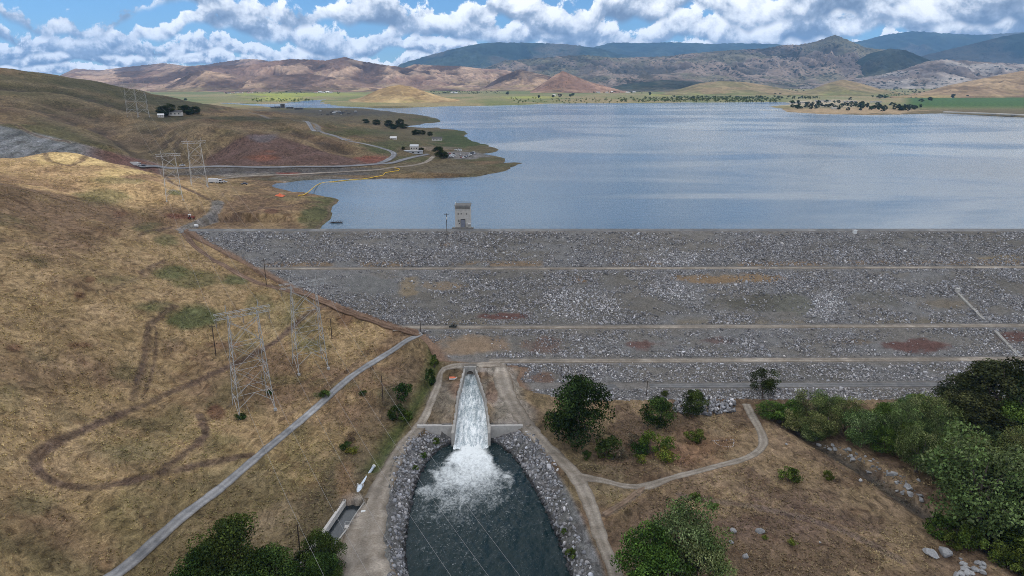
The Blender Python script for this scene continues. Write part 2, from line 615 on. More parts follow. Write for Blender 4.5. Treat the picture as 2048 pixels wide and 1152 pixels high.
# small canal by the gravel yard
canal_px = [(690, 1003), (646, 1067), (600, 1130), (640, 1130), (668, 1088), (690, 1060), (708, 1031), (727, 1004)]
canal_poly = [at_z(u, v, 0.7) for u, v in canal_px]
creek_line = [at_z(u, v, 0.5) for u, v in ((1570, 840), (1640, 885), (1720, 930), (1800, 985), (1850, 1020), (1900, 1045), (1980, 1090), (2080, 1150), (2200, 1220))]
ditch_line = [at_z(u, v, z) for u, v, z in ((872, 690, 7), (866, 745, 3.5), (835, 805, 1.5), (790, 865, 0.5), (762, 915, 0.3), (747, 938, 0.3))]


# ravines that cut the far hillside (marched on the smooth land)
RAVINES = [([march(u, v, tps, 90, 4000, 600)[:2] for u, v in pts], w_, d_) for pts, w_, d_ in (
    (((120, 205), (200, 232), (270, 268), (320, 298), (345, 318)), 26, 9.0), (((-40, 196), (80, 212), (170, 240), (230, 262), (290, 300)), 22, 7.0),
    (((300, 250), (350, 275), (380, 300), (400, 318)), 20, 7.0), (((0, 170), (110, 178), (230, 205), (300, 222)), 26, 7.0), (((430, 255), (450, 285), (455, 312)), 16, 5.0),
    (((560, 255), (620, 275), (690, 300)), 14, 3.5))]


# the graded beds of the far roads
ROAD_BEDS = [[march(u, v, tps, 90, 4000, 600)[:2] for u, v in pts] for pts in (
    ((262, 333), (320, 333.5), (400, 334), (500, 334), (600, 333.2), (700, 331.5), (760, 327), (810, 318), (855, 308)),
    ((430, 358), (500, 352), (600, 348), (690, 343.5), (760, 339), (810, 333), (850, 325), (868, 312)),
    ((608, 242), (622, 255), (640, 263), (670, 272), (690, 281), (730, 288), (762, 296), (784, 304), (786, 312), (775, 320), (758, 326)))]


def ground_h(x, y):
    x = np.asarray(x, float); y = np.asarray(y, float)
    sh = x.shape
    x = x.ravel(); y = y.ravel()
    h = tps(x, y)
    hilly = sst(h, 5, 20) * (0.25 + 0.75 * sst(y, 100, 500)) * (1 - 0.85 * sst(y, 1300, 2600))
    gul = ridged(x / 70 + fbm(x / 90, y / 90, 5) * 1.5, y / 160, 21, 3) - 0.55
    rb = (y > 540) & (y < 1500) & (x < 0)
    if rb.any():
        dr_ = np.full(int(rb.sum()), 1e9)
        for line in ROAD_BEDS:
            dr_ = np.minimum(dr_, seg_dist(x[rb], y[rb], line))
        hilly[rb] *= 0.06 + 0.94 * sst(dr_, 7, 24)
    h = h - hilly * gul * 7.5
    h = h + hilly * (fbm(x / 28, y / 28, 3, 4) - 0.5) * 4.0
    h = h + (0.25 + 0.5 * hilly) * (fbm(x / 5.0, y / 5.0, 9, 4) - 0.5) * 1.1
    mid_ = (y > 520) & (y < 1300) & (x < -120)
    if mid_.any():
        xm_, ym_ = x[mid_], y[mid_]
        cut = 0.0
        for line, w_, d_ in RAVINES:
            cut = cut + d_ * np.exp(-(seg_dist(xm_, ym_, line) / w_) ** 2)
        dr_ = np.full(xm_.shape, 1e9)
        for line in ROAD_BEDS:
            dr_ = np.minimum(dr_, seg_dist(xm_, ym_, line))
        h[mid_] -= cut * sst(dr_, 7, 30)
    # creek and ditch
    near = y < 420
    if near.any():
        xn, yn, hn = x[near], y[near], h[near]
        dc = seg_dist(xn, yn, creek_line)
        hn = hn - 2.4 * np.exp(-(dc / 4.0) ** 2)
        dd_ = seg_dist(xn, yn, ditch_line)
        hn = hn - 1.5 * np.exp(-(dd_ / 2.2) ** 2)
        # pool with rocky banks
        sp = sdist(xn, yn, pool_poly)
        rough = (fbm(xn / 3.0, yn / 3.0, 44, 3) - 0.5) * 1.2
        bank = POOL_Z + (0.66 + 0.45 * sst(205 - yn, 0, 35)) * sp + rough * sst(sp, -1, 2) * sst(9 - sp, 0, 3)
        wb_ = POOL_Z + 0.33 * np.maximum(np.abs(xn - (chL[2][0] + chR[2][0]) / 2) - 7.5, 0) + 0.8 * np.maximum(wing_y - 9 - yn, 0)
        bank = np.where(sp > -1, np.minimum(bank, np.maximum(wb_, POOL_Z - 1) + rough), bank)
        hn = np.where(yn < wing_y - 0.4, np.minimum(hn, np.maximum(bank, POOL_Z - 3)), hn)
        sc_ = sdist(xn, yn, chute_poly)
        hn = np.where(sc_ < 0.55, np.minimum(hn, POOL_Z - 2.2), hn)
        sk = sdist(xn, yn, canal_poly)
        hn = np.where(sk < 0.35, np.minimum(hn, -3.0), hn)
        # bury under the embankment
        inside = sst(xn - dam_left(yn), 0.0, 4.0) * sst(yn, 253, 258)
        dz_ = dam_z(xn, yn)
        hn = np.where(inside > 0, np.minimum(hn, dz_ - 0.15 - 2.5 * inside), hn)
        h[near] = hn
    far = (y > 388)
    if far.any():
        xf, yf, hf = x[far], y[far], h[far]
        inner = (yf < 5200)
        s = np.full(xf.shape, 900.0)
        s[inner] = sdist(xf[inner], yf[inner], lake_poly)
        s = s + (fbm(xf / 40, yf / 40, 31, 4) - 0.5) * np.clip(yf / 55, 6, 40)
        up = np.maximum(hf, 40.9)
        k = np.where(yf < 700, 0.30, 0.16)
        land = LAKE_Z + np.minimum(up - LAKE_Z, k * np.maximum(s, 0) + 0.02)
        h[far] = np.where(s > 0, land, LAKE_Z + np.maximum(0.25 * s, -6))
    return h.reshape(sh)


def surf_h(x, y):
    g = ground_h(x, y)
    d = dam_z(np.asarray(x, float), np.asarray(y, float))
    ok = (x > dam_left(y)) & (y > 252) & (y < 392)
    return np.where(ok, np.maximum(g, d), g)


def at(u, v, t1=9000.0):
    return march(u, v, surf_h, 90.0, t1, 700)


def hz(x, y):
    return float(surf_h(np.array([x], float), np.array([y], float))[0])

# ------------------------------------------------------------------ materials
def new_mat(name):
    m = bpy.data.materials.new(name)
    m.use_nodes = True
    t = NT(m.node_tree)
    out = t.n('ShaderNodeOutputMaterial')
    return m, t, out


def principled(t, out, col, rough=0.8, spec=0.3, normal=None, metal=0.0):
    p = t.n('ShaderNodeBsdfPrincipled')
    t.put(p, 'Base Color', col if isinstance(col, bpy.types.NodeSocket) else (*col, 1.0))
    t.put(p, 'Roughness', rough)
    t.put(p, 'Specular IOR Level', spec)
    t.put(p, 'Metallic', metal)
    if normal is not None:
        t.put(p, 'Normal', normal)
    t.t.links.new(p.outputs[0], out.inputs['Surface'])
    return p


def bump(t, h, strength, dist):
    b = t.n('ShaderNodeBump')
    t.put(b, 'Height', h)
    b.inputs['Strength'].default_value = strength
    b.inputs['Distance'].default_value = dist
    return b.outputs[0]


def pos(t):
    return t.n('ShaderNodeNewGeometry').outputs['Position']


def attr(t, name='Col'):
    return t.n('ShaderNodeAttribute', attribute_name=name).outputs['Color']


def plain(name, col, rough=0.7, spec=0.3, var=0.25, scale=3.0, metal=0.0, bmp=0.0):
    """a plain coat with some weathering in it"""
    m, t, out = new_mat(name)
    g = t.n('ShaderNodeTexCoord').outputs['Object']
    n = t.noise(g, scale, 5, 0.6)
    f = t.lin(n, 0.25, 0.75, 1 - var, 1 + var)
    c = t.mix(1.0, (*col, 1), t.xyz(f, f, f), 'MULTIPLY')
    nrm = bump(t, n, bmp, 0.2) if bmp else None
    principled(t, out, c, rough, spec, nrm, metal)
    return m


def ground_material():
    m, t, out = new_mat('ground_cover')
    P = pos(t)
    col = attr(t)
    flat = t.mapping(P, (1, 1, 0.4))
    warp = t.noise(flat, 0.09, 3, 0.5, out='Color')
    wv = t.n('ShaderNodeVectorMath', operation='MULTIPLY_ADD')
    t.put(wv, 0, warp); wv.inputs[1].default_value = (9, 9, 0); t.put(wv, 2, flat)
    w = wv.outputs[0]
    tuss = t.noise(t.mapping(w, (1.0, 0.55, 1.0), (0, 0, 0.5)), 0.55, 7, 0.68, 0.6)     # grass tussocks
    fine = t.noise(flat, 2.3, 4, 0.7, 0.3)
    mid = t.noise(flat, 0.075, 6, 0.62, 0.4)
    f = t.math('MULTIPLY', t.lin(tuss, 0.3, 0.7, 0.34, 1.74), t.lin(fine, 0.25, 0.75, 0.55, 1.45))
    f = t.math('MULTIPLY', f, t.lin(mid, 0.3, 0.7, 0.72, 1.28))
    c = t.mix(1.0, col, t.xyz(f, f, t.math('MULTIPLY', f, t.lin(mid, 0.3, 0.7, 0.92, 1.06))), 'MULTIPLY')
    # bare earth and straw showing in places
    bare = t.sstep(t.noise(flat, 0.16, 6, 0.7, 0.8), 0.50, 0.64)
    c = t.mix(t.math('MULTIPLY', bare, 0.45), c, t.mix(1.0, c, (0.46, 0.36, 0.32), 'MULTIPLY'))
    straw = t.sstep(t.noise(flat, 0.8, 6, 0.72, 0.6), 0.60, 0.74)
    c = t.mix(t.math('MULTIPLY', straw, 0.40), c, t.mix(1.0, c, (1.55, 1.5, 1.35), 'MULTIPLY'))
    hgt = t.math('ADD', t.math('MULTIPLY', tuss, 0.8), t.math('MULTIPLY', fine, 0.35))
    principled(t, out, c, 0.95, 0.1, bump(t, hgt, 0.75, 0.9))
    return m


def hill_material(name, dots, dotcol, scale, bumpd, streak=0.35):
    m, t, out = new_mat(name)
    P = pos(t)
    col = attr(t)
    n1 = t.noise(P, 1 / scale, 8, 0.65, 0.3)
    n2 = t.noise(P, 6 / scale, 5, 0.65)
    f = t.math('MULTIPLY', t.lin(n1, 0.3, 0.7, 1 - streak, 1 + streak), t.lin(n2, 0.3, 0.7, 0.7, 1.3))
    c = t.mix(1.0, col, t.xyz(f, f, f), 'MULTIPLY')
    if dots:
        v = t.voro(P, 1 / 40.0)
        dens = t.noise(P, 1 / 420.0, 5, 0.6)
        r = t.lin(dens, 0.32, 0.68, 0.05, 0.05 + dots)
        mask = t.math('LESS_THAN', v, r)
        c = t.mix(t.math('MULTIPLY', mask, 0.9), c, dotcol)
    principled(t, out, c, 0.95, 0.05, bump(t, n1, 0.8, bumpd))
    return m


def rock_material(name):
    m, t, out = new_mat(name)
    P = pos(t)
    n = t.noise(P, 2.2, 5, 0.65)
    f = t.lin(n, 0.25, 0.75, 0.68, 1.3)
    c = t.mix(1.0, attr(t), t.xyz(f, f, f), 'MULTIPLY')
    principled(t, out, c, 0.9, 0.2, bump(t, n, 0.5, 0.15))
    return m


def road_material(name, col, col2, speck=1.0):
    m, t, out = new_mat(name)
    P = pos(t)
    n1 = t.noise(P, 0.22, 6, 0.65, 0.6)
    n2 = t.noise(P, 1.9, 5, 0.7)
    c = t.mix(t.sstep(n1, 0.35, 0.65), col, col2)
    f = t.lin(n2, 0.25, 0.75, 1 - 0.22 * speck, 1 + 0.22 * speck)
    c = t.mix(1.0, c, t.xyz(f, f, f), 'MULTIPLY')
    c = t.mix(1.0, c, attr(t), 'MULTIPLY')
    principled(t, out, c, 0.95, 0.1, bump(t, n2, 0.35, 0.15))
    return m


MAT = {}
MAT['ground'] = ground_material()
MAT['rock'] = rock_material('riprap_stone')
MAT['dirt_road'] = road_material('dirt_road', (0.165, 0.139, 0.110), (0.235, 0.206, 0.170), 1.5)
MAT['gravel_road'] = road_material('gravel_road', (0.115, 0.115, 0.115), (0.165, 0.16, 0.152))
MAT['asphalt'] = road_material('old_asphalt', (0.15, 0.15, 0.152), (0.23, 0.225, 0.22))
MAT['highway'] = road_material('highway_asphalt', (0.15, 0.15, 0.155), (0.19, 0.19, 0.195))
MAT['red_road'] = road_material('red_earth_road', (0.105, 0.066, 0.045), (0.16, 0.108, 0.076))
MAT['track'] = road_material('worn_track', (0.125, 0.085, 0.058), (0.165, 0.12, 0.085))
MAT['concrete'] = plain('weathered_concrete', (0.30, 0.285, 0.26), 0.9, 0.2, 0.3, 0.6)
MAT['concrete_light'] = plain('pale_concrete', (0.42, 0.40, 0.37), 0.9, 0.2, 0.22, 0.9)
MAT['concrete_dark'] = plain('stained_concrete', (0.15, 0.145, 0.135), 0.95, 0.1, 0.35, 0.7)
MAT['steel'] = plain('galvanised_steel', (0.32, 0.315, 0.305), 0.6, 0.4, 0.25, 2.0, 0.0)
MAT['dull_steel'] = plain('dull_steel', (0.20, 0.20, 0.20), 0.6, 0.4, 0.2, 2.0, 0.2)
MAT['wood_pole'] = plain('creosoted_wood', (0.055, 0.042, 0.034), 0.9, 0.1, 0.3, 4.0)
MAT['grey_wood'] = plain('bleached_driftwood', (0.16, 0.145, 0.13), 0.9, 0.1, 0.3, 4.0)
MAT['wire'] = plain('aluminium_wire', (0.30, 0.29, 0.28), 0.6, 0.4, 0.1, 1.0, 0.0)
MAT['porcelain'] = plain('insulator_porcelain', (0.12, 0.09, 0.075), 0.35, 0.5, 0.1, 3.0)
MAT['white_paint'] = plain('white_paint', (0.58, 0.58, 0.57), 0.5, 0.5, 0.06, 2.0)
MAT['pipe_paint'] = plain('pale_blue_pipe_paint', (0.50, 0.56, 0.62), 0.45, 0.5, 0.15, 1.5)
MAT['dark_opening'] = plain('dark_interior', (0.012, 0.012, 0.013), 0.9, 0.1, 0.1, 1.0)
MAT['black_rubber'] = plain('black_rubber', (0.02, 0.02, 0.02), 0.85, 0.2, 0.2, 4.0)
MAT['car_glass'] = plain('dark_car_glass', (0.03, 0.035, 0.04), 0.1, 0.6, 0.05, 1.0)
MAT['jeep_paint'] = plain('dark_green_paint', (0.025, 0.03, 0.022), 0.4, 0.5, 0.2, 3.0)
MAT['tractor_red'] = plain('faded_red_paint', (0.22, 0.05, 0.03), 0.6, 0.4, 0.25, 3.0)
MAT['orange_paint'] = plain('orange_red_paint', (0.58, 0.13, 0.05), 0.6, 0.3, 0.15, 2.0)
MAT['yellow_float'] = plain('yellow_plastic', (0.75, 0.46, 0.03), 0.5, 0.4, 0.12, 1.0)
MAT['blue_door'] = plain('grey_blue_door_paint', (0.17, 0.18, 0.22), 0.6, 0.4, 0.2, 2.0)
MAT['roof_dark'] = plain('dark_roof', (0.09, 0.085, 0.08), 0.9, 0.2, 0.25, 1.0)
MAT['roof_red'] = plain('red_brown_roof', (0.22, 0.10, 0.07), 0.9, 0.2, 0.25, 0.5)
MAT['house_wall'] = plain('pale_house_wall', (0.50, 0.47, 0.42), 0.9, 0.2, 0.12, 0.5)
MAT['silver_paint'] = plain('silver_car_paint', (0.38, 0.39, 0.40), 0.3, 0.6, 0.05, 1.0)
MAT['dark_paint'] = plain('dark_car_paint', (0.03, 0.032, 0.04), 0.3, 0.6, 0.05, 1.0)
MAT['red_paint'] = plain('red_car_paint', (0.30, 0.03, 0.025), 0.3, 0.6, 0.05, 1.0)
MAT['bark'] = plain('bark', (0.11, 0.09, 0.075), 0.95, 0.1, 0.35, 2.0)


def leaf_material():
    m, t, out = new_mat('leaves')
    P = pos(t)
    n = t.noise(P, 0.9, 3, 0.6)
    f = t.lin(n, 0.3, 0.7, 0.7, 1.3)
    oi = t.n('ShaderNodeObjectInfo').outputs['Random']
    g = t.lin(oi, 0, 1, 0.82, 1.18)
    c = t.mix(1.0, attr(t), t.xyz(t.math('MULTIPLY', f, g), f, f), 'MULTIPLY')
    d = t.n('ShaderNodeBsdfDiffuse'); t.put(d, 'Color', c)
    tr = t.n('ShaderNodeBsdfTranslucent'); t.put(tr, 'Color', t.mix(1.0, c, (1.0, 1.1, 0.5), 'MULTIPLY'))
    mx = t.n('ShaderNodeMixShader'); mx.inputs[0].default_value = 0.16
    t.t.links.new(d.outputs[0], mx.inputs[1]); t.t.links.new(tr.outputs[0], mx.inputs[2])
    t.t.links.new(mx.outputs[0], out.inputs['Surface'])
    return m


MAT['leaf'] = leaf_material()


# ------------------------------------------------------------------ ground: one sheet out to the horizon
def poly_px(pts, z=None):
    return [at(u, v)[:2] for u, v in pts]


def paint_ground(x, y, h):
    """the colours of the ground itself: dry grass, green flushes, bare earth, cut rock; plus hilltop sunlight painted in"""
    n1 = fbm(x / 42, y / 42, 101, 5)
    n2 = fbm(x / 11, y / 11, 102, 4)
    n3 = fbm(x / 140, y / 140, 103, 4)
    big = np.clip((y - 700) / 900, 0, 1)
    tan_ = np.array([0.250, 0.173, 0.090]); brown = np.array([0.130, 0.082, 0.050]); olive = np.array([0.098, 0.096, 0.040])
    green = np.array([0.052, 0.060, 0.024]); red = np.array([0.135, 0.062, 0.040]); sunlit_straw = np.array([0.40, 0.30, 0.14])
    rust = np.array([0.100, 0.068, 0.047]); dust = np.array([0.21, 0.185, 0.155])
    c = np.empty(x.shape + (3,))

    def mix(f, col):
        f = np.clip(f, 0, 1)[..., None]
        c[:] = c * (1 - f) + np.asarray(col) * f

    c[:] = tan_
    mix(sst(n1 + 0.4 * (n2 - .5), 0.44, 0.66) * 0.8, brown)
    mix(sst(n3 + 0.5 * (n2 - .5), 0.54, 0.74) * 0.42, olive)
    # valley floor right of the channel and below the road: redder, browner weeds
    vr = sst(x, -45, -15) * sst(285 - y, 0, 10)
    road_side = sst(x - (-95 + (y - 150) * 0.62), 0, 14) * sst(300 - y, 0, 15)
    valley = np.maximum(vr, road_side)
    mix(valley * 0.85, rust)
    mix(valley * sst(n1 + .8 * (n2 - .5), 0.44, 0.60) * 0.85, np.array([0.205, 0.145, 0.086]))
    mix(valley * sst(n3 + .5 * (n2 - .5), 0.55, 0.72) * 0.45, np.array([0.10, 0.085, 0.045]))
    u, v = project(x, y, h)
    wob = (n2 - 0.5) * 1.1 + (n1 - 0.5) * 1.2

    def blob(U, V, ru, rv, col, k=1.0, soft=0.45):
        q = np.sqrt(((u - U) / ru) ** 2 + ((v - V) / rv) ** 2) + wob * 0.9
        mix(k * sst(1.15 - q, 0, soft), col)

    nearm = y < 620
    # green flushes on the near hillside
    for U, V, ru, rv, k in [(385, 637, 55, 22, .9), (335, 545, 40, 14, .8), (395, 560, 60, 16, .6), (470, 560, 35, 14, .8), (310, 615, 45, 12, .7),
                            (200, 395, 60, 18, .55), (300, 455, 40, 14, .6), (330, 480, 25, 12, .6), (240, 360, 60, 9, .45), (520, 610, 30, 25, .45), (600, 640, 40, 40, .45),
                            (230, 560, 50, 12, .35), (250, 900, 90, 30, .4), (60, 1010, 60, 25, .4), (20, 790, 30, 30, .4), (480, 690, 60, 20, .3), (620, 690, 40, 14, .5),
                            (640, 790, 18, 8, .8), (560, 760, 60, 15, .35), (350, 385, 18, 6, .8), (560, 395, 60, 8, .4)]:
        blob(U, V, ru, rv, green * 1.25, k, 0.7)
    # brown earth scars
    for U, V, ru, rv, k in [(360, 432, 42, 9, .95), (240, 430, 25, 12, .5), (160, 590, 12, 8, .7), (430, 820, 22, 18, .8), (690, 640, 20, 14, .5), (450, 690, 40, 10, .5),
                            (30, 695, 20, 10, .6), (180, 560, 12, 8, .6), (160, 690, 30, 6, .6), (545, 422, 18, 6, .7)]:
        blob(U, V, ru, rv, red * 0.8, k, 0.5)
    # straw on the hilltop, its patch of sunlight painted into the colour
    blob(150, 318, 80, 14, sunlit_straw, .75, .6)
    blob(250, 345, 60, 12, sunlit_straw, .65, .6)
    blob(120, 860, 200, 120, tan_ * 1.15, .4, .8)
    # wet green shore and bare shore line
    blob(640, 430, 42, 40, green * 1.2, .85, .5)
    sh = sst(h, 40.0, 40.25) * sst(41.2 - h, 0, 0.7) * sst(y, 388, 392)
    mix(sh * 0.75, np.array([0.115, 0.082, 0.055]))
    blob(600, 357, 95, 7, dust * 0.9, .9, .5)
    blob(900, 335, 110, 12, dust * 0.8, .55, .6)
    # embankment of the highway, dump of pale and pink spoil on it
    emb = sst(v, 334, 336) * sst(352 - v, 0, 3) * sst(u, 320, 360) * sst(790 - u, 0, 40) * (y > 560) * (y < 800)
    mix(emb * 0.85, np.array([0.115, 0.11, 0.108]) * (0.8 + 0.5 * n2[..., None]))
    blob(500, 350, 70, 4, dust * 1.25, .85, .5)
    blob(585, 347.5, 32, 4, np.array([0.30, 0.10, 0.075]), .9, .5)
    # mid ground hillsides
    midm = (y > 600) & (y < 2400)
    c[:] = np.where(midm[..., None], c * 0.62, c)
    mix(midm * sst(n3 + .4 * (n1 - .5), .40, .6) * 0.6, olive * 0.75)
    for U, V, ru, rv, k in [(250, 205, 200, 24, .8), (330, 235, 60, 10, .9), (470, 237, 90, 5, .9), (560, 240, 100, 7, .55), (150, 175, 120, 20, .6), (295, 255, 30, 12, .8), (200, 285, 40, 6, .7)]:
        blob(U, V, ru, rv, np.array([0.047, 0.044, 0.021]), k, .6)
    for U, V, ru, rv, k in [(150, 240, 90, 9, .6), (270, 285, 45, 10, .8), (330, 315, 40, 8, .8), (210, 262, 40, 8, .6), (520, 250, 55, 9, .5), (90, 215, 80, 9, .35)]:
        blob(U, V, ru, rv, np.array([0.058, 0.040, 0.028]), k, .6)
    for line, w_, d_ in RAVINES:
        dr = seg_dist(x, y, line) if x.size < 5000 else np.where(midm, seg_dist(x, y, line), 999.0)
        mix(np.exp(-(dr / (w_ * .62)) ** 2) * sst(n2, .3, .55) * .85, np.array([0.052, 0.038, 0.026]))
        mix(np.exp(-((dr - w_ * 1.6) / (w_ * .5)) ** 2) * .45, np.array([0.175, 0.128, 0.075]))
    # peninsula
    pen = (y > 640) * (y < 2300) * np.maximum(sst(u, 690, 790), sst(252 - v, 0, 8) * sst(u, 560, 630))
    mix(pen * 0.72, np.array([0.098, 0.080, 0.044]))
    for U, V, ru, rv, k in [(930, 283, 70, 14, .95), (900, 268, 45, 8, .8), (780, 290, 60, 10, .6), (700, 265, 80, 9, .6), (860, 240, 40, 5, .6), (830, 318, 50, 6, .5), (760, 300, 40, 7, .7), (960, 320, 60, 5, .4), (1000, 330, 40, 5, .4)]:
        blob(U, V, ru, rv, np.array([0.046, 0.062, 0.021]), k, .6)
    for U, V, ru, rv, k in [(690, 226, 110, 7, .8), (600, 222, 60, 5, .6)]:
        blob(U, V, ru, rv, np.array([0.06, 0.055, 0.045]), k, .6)
    blob(930, 310, 45, 8, np.array([0.15, 0.142, 0.138]), .9, .4)
    blob(855, 297, 60, 4, np.array([0.16, 0.125, 0.095]), .7, .6)
    blob(975, 325, 45, 5, np.array([0.16, 0.10, 0.06]), .6, .6)
    # road cuts: grey rock left, red earth middle
    cutl = sst(v - np.interp(u, [-300, 0, 60, 150, 220, 300, 330], [215, 250, 262, 283, 302, 322, 331]), -1, 4) * sst(335 - u, 0, 25) * (y > 545) * (y < 760)
    mix(cutl * 0.95, np.array([0.145, 0.148, 0.148]) * (0.25 + 1.5 * fbm(x / 7, h / 5, 61, 5)[..., None]))
    mix(cutl * sst(u, 130, 230) * 0.85, red * (0.7 + 0.5 * n2[..., None]))
    cutm = sst(v - np.interp(u, [400, 440, 470, 500, 540, 600, 660, 720, 770], [322, 300, 280, 266, 268, 285, 305, 318, 324]), -1, 4) \
        * sst(332 - v, 0, 2) * sst(u, 400, 420) * sst(772 - u, 0, 10) * (y > 600) * (y < 900)
    mix(cutm * 0.95, np.array([0.095, 0.058, 0.046]) * (0.7 + 0.6 * n2[..., None]))
    blob(530, 275, 40, 10, np.array([0.12, 0.11, 0.115]), .6, .5)
    blob(530, 315, 42, 14, np.array([0.170, 0.068, 0.038]), .65, .7)
    blob(745, 318, 30, 8, np.array([0.15, 0.055, 0.038]), .85, .5)
    # far plain: meadows, mustard bloom, straw
    far = sst(y, 2000, 2500)
    mix(far, np.array([0.155, 0.150, 0.066]))
    mix(far * sst(fbm(x / 300, y / 500, 71, 4), .45, .6), np.array([0.20, 0.165, 0.085]))
    mix(far * sst(fbm(x / 240, y / 500, 72, 4), .52, .62) * .8, np.array([0.105, 0.125, 0.045]))
    for U, V, ru, rv, k in [(600, 189, 140, 4, .9), (560, 197, 60, 5, .8), (1060, 195, 60, 3, .7), (1330, 190, 40, 2, .6)]:
        blob(U, V, ru, rv, np.array([0.25, 0.27, 0.045]), k * 0.9, .6)
    blob(700, 190, 120, 10, np.array([0.13, 0.15, 0.05]), .4, .8)
    orch = far * sst(u, 1795, 1830) * sst(v, 186, 190) * sst(225 - v, 0, 4)
    mix(orch, np.array([0.042, 0.085, 0.018]) * (0.75 + 0.5 * (np.sin(x / 7.0) > 0)[..., None]))
    blob(1700, 222, 150, 7, np.array([0.27, 0.20, 0.12]), .9, .5)
    blob(1650, 207, 90, 8, np.array([0.30, 0.25, 0.18]), .8, .5)
    # right foot of the dam and outlet ground: trampled dust
    for U, V, ru, rv, k in [(885, 800, 50, 70, .85), (1010, 790, 46, 70, .9), (950, 735, 70, 10, .9), (730, 1090, 55, 70, .97), (790, 950, 40, 60, .7), (1030, 830, 45, 40, .7), (710, 1020, 25, 30, .8)]:
        blob(U, V, ru, rv, np.array([0.205, 0.180, 0.150]), k, .6)
    blob(915, 775, 26, 28, np.array([0.20, 0.115, 0.078]), .7, .6)
    blob(985, 785, 12, 28, np.array([0.15, 0.095, 0.065]), .75, .6)
    blob(940, 700, 90, 18, np.array([0.225, 0.158, 0.098]), .85, .6)
    blob(865, 715, 30, 35, np.array([0.25, 0.16, 0.085]), .6, .6)
    # ditch greenery
    dd_ = seg_dist(x, y, ditch_line)
    mix(np.exp(-(dd_ / 4.0) ** 2) * .85 * sst(n2, .3, .5), np.array([0.050, 0.072, 0.018]))
    mix(np.exp(-((dd_ - 9) / 7.0) ** 2) * .55 * (x < -10), np.array([0.075, 0.06, 0.038]))
    blob(795, 800, 45, 50, np.array([0.055, 0.052, 0.03]), .6, .6)
    blob(690, 950, 26, 40, np.array([0.19, 0.115, 0.065]), .55, .7)
    # dark worn swathe on the right-hand flat
    blob(1560, 1030, 190, 45, np.array([0.105, 0.07, 0.052]), .6, .8)
    blob(1400, 900, 120, 40, np.array([0.15, 0.078, 0.045]), .6, .8)
    # creek bed
    dc = seg_dist(x, y, creek_line)
    mix(np.exp(-(dc / 3.5) ** 2) * .8, np.array([0.05, 0.048, 0.045]))
    # pool banks: dark wet gravel between the stones
    sp = sdist(x, y, pool_poly) if x.size < 3 else np.where(y < 260, sdist(x, y, pool_poly), 99.0)
    mix(sst(9.0 - sp, 0, 2) * (y < wing_y), np.array([0.12, 0.118, 0.115]))
    mix(sst(1.5 - sp, 0, 1.2) * (y < wing_y), np.array([0.03, 0.03, 0.03]))
    # worn vehicle tracks in the grass
    wt = (fbm(x / 2.5, y / 2.5, 77, 3) - 0.5)
    for pts, wdt, k, col in TRACKS:
        if not len(pts):
            continue
        pp = np.array(pts)
        bb = (x > pp[:, 0].min() - 12) & (x < pp[:, 0].max() + 12) & (y > pp[:, 1].min() - 12) & (y < pp[:, 1].max() + 12)
        if not bb.any():
            continue
        d = seg_dist(x[bb], y[bb], pts)
        f = np.zeros(x.shape)
        f[bb] = k * sst(wdt / 2 + 0.6 + wt[bb] * 1.6 - d, 0, 1.0) * (0.7 + 0.6 * n2[bb])
        mix(f, col)
        f[bb] = 0.35 * k * sst(1.4 - np.abs(d - wdt / 2 - 1.0), 0, 1.2)
        mix(f, tan_ * 1.1)
    return c


def track(pts, w, k, col, step=4.0):
    P = [at(u, v)[:2] for u, v in pts]
    TRACKS.append(([tuple(p) for p in catmull(P, step)], w, k, col))


TRACKS = []
EARTH = np.array([0.090, 0.060, 0.042])
track([(500, 910), (420, 925), (330, 945), (250, 965), (180, 975), (120, 968), (80, 945), (70, 918), (90, 898), (150, 868), (220, 838), (290, 808), (380, 768), (470, 728), (540, 690), (600, 640), (650, 610)], 3.0, .9, EARTH)
track([(320, 945), (370, 905), (410, 870), (400, 830)], 2.6, .9, EARTH)
track([(265, 800), (285, 740), (295, 690), (300, 650), (330, 625), (350, 612)], 3.0, .8, EARTH)
track([(285, 800), (305, 740), (312, 690), (312, 655)], 1.4, .75, EARTH)
track([(350, 612), (320, 605), (290, 598)], 2.2, .6, EARTH * 1.1)
track([(440, 525), (390, 522), (330, 530), (280, 555), (210, 590)], 1.6, .5, EARTH * 1.4)
track([(330, 520), (300, 535), (280, 545)], 2, .7, EARTH)
track([(90, 306), (95, 318), (110, 325), (160, 324), (215, 324)], 3, .8, EARTH)
track([(432, 408), (400, 390), (360, 372), (330, 352), (300, 342)], 3.0, .85, EARTH)
track([(434, 402), (455, 380), (440, 395)], 2, .5, EARTH * 1.3)
track([(410, 432), (470, 428), (520, 418), (580, 412), (640, 404)], 3.2, .75, EARTH)
track([(520, 418), (530, 402), (555, 394), (600, 395)], 3.2, .5, EARTH * 1.3)
track([(310, 462), (345, 452), (275, 474)], 1.6, .7, EARTH)
track([(40, 640), (10, 650)], 2, .4, EARTH)
track([(1210, 1030), (1250, 1005), (1290, 975)], 2.0, .7, np.array([0.12, 0.095, 0.075]))
track([(1360, 990), (1450, 1005), (1560, 1025), (1680, 1060), (1800, 1120)], 3.0, .5, np.array([0.135, 0.10, 0.08]))
track([(580, 760), (640, 740), (700, 700), (750, 690)], 1.5, .5, np.array([0.24, 0.17, 0.09]))
track([(560, 840), (620, 800), (690, 745), (740, 700)], 1.8, .5, EARTH)
track([(400, 850), (480, 800), (570, 760)], 1.2, .4, EARTH)
track([(436, 404), (428, 425), (408, 440), (385, 450), (366, 461)], 7.0, .9, np.array([0.15, 0.14, 0.128]))
track([(140, 285), (60, 265), (0, 245)], 2.5, .8, EARTH * 1.2)
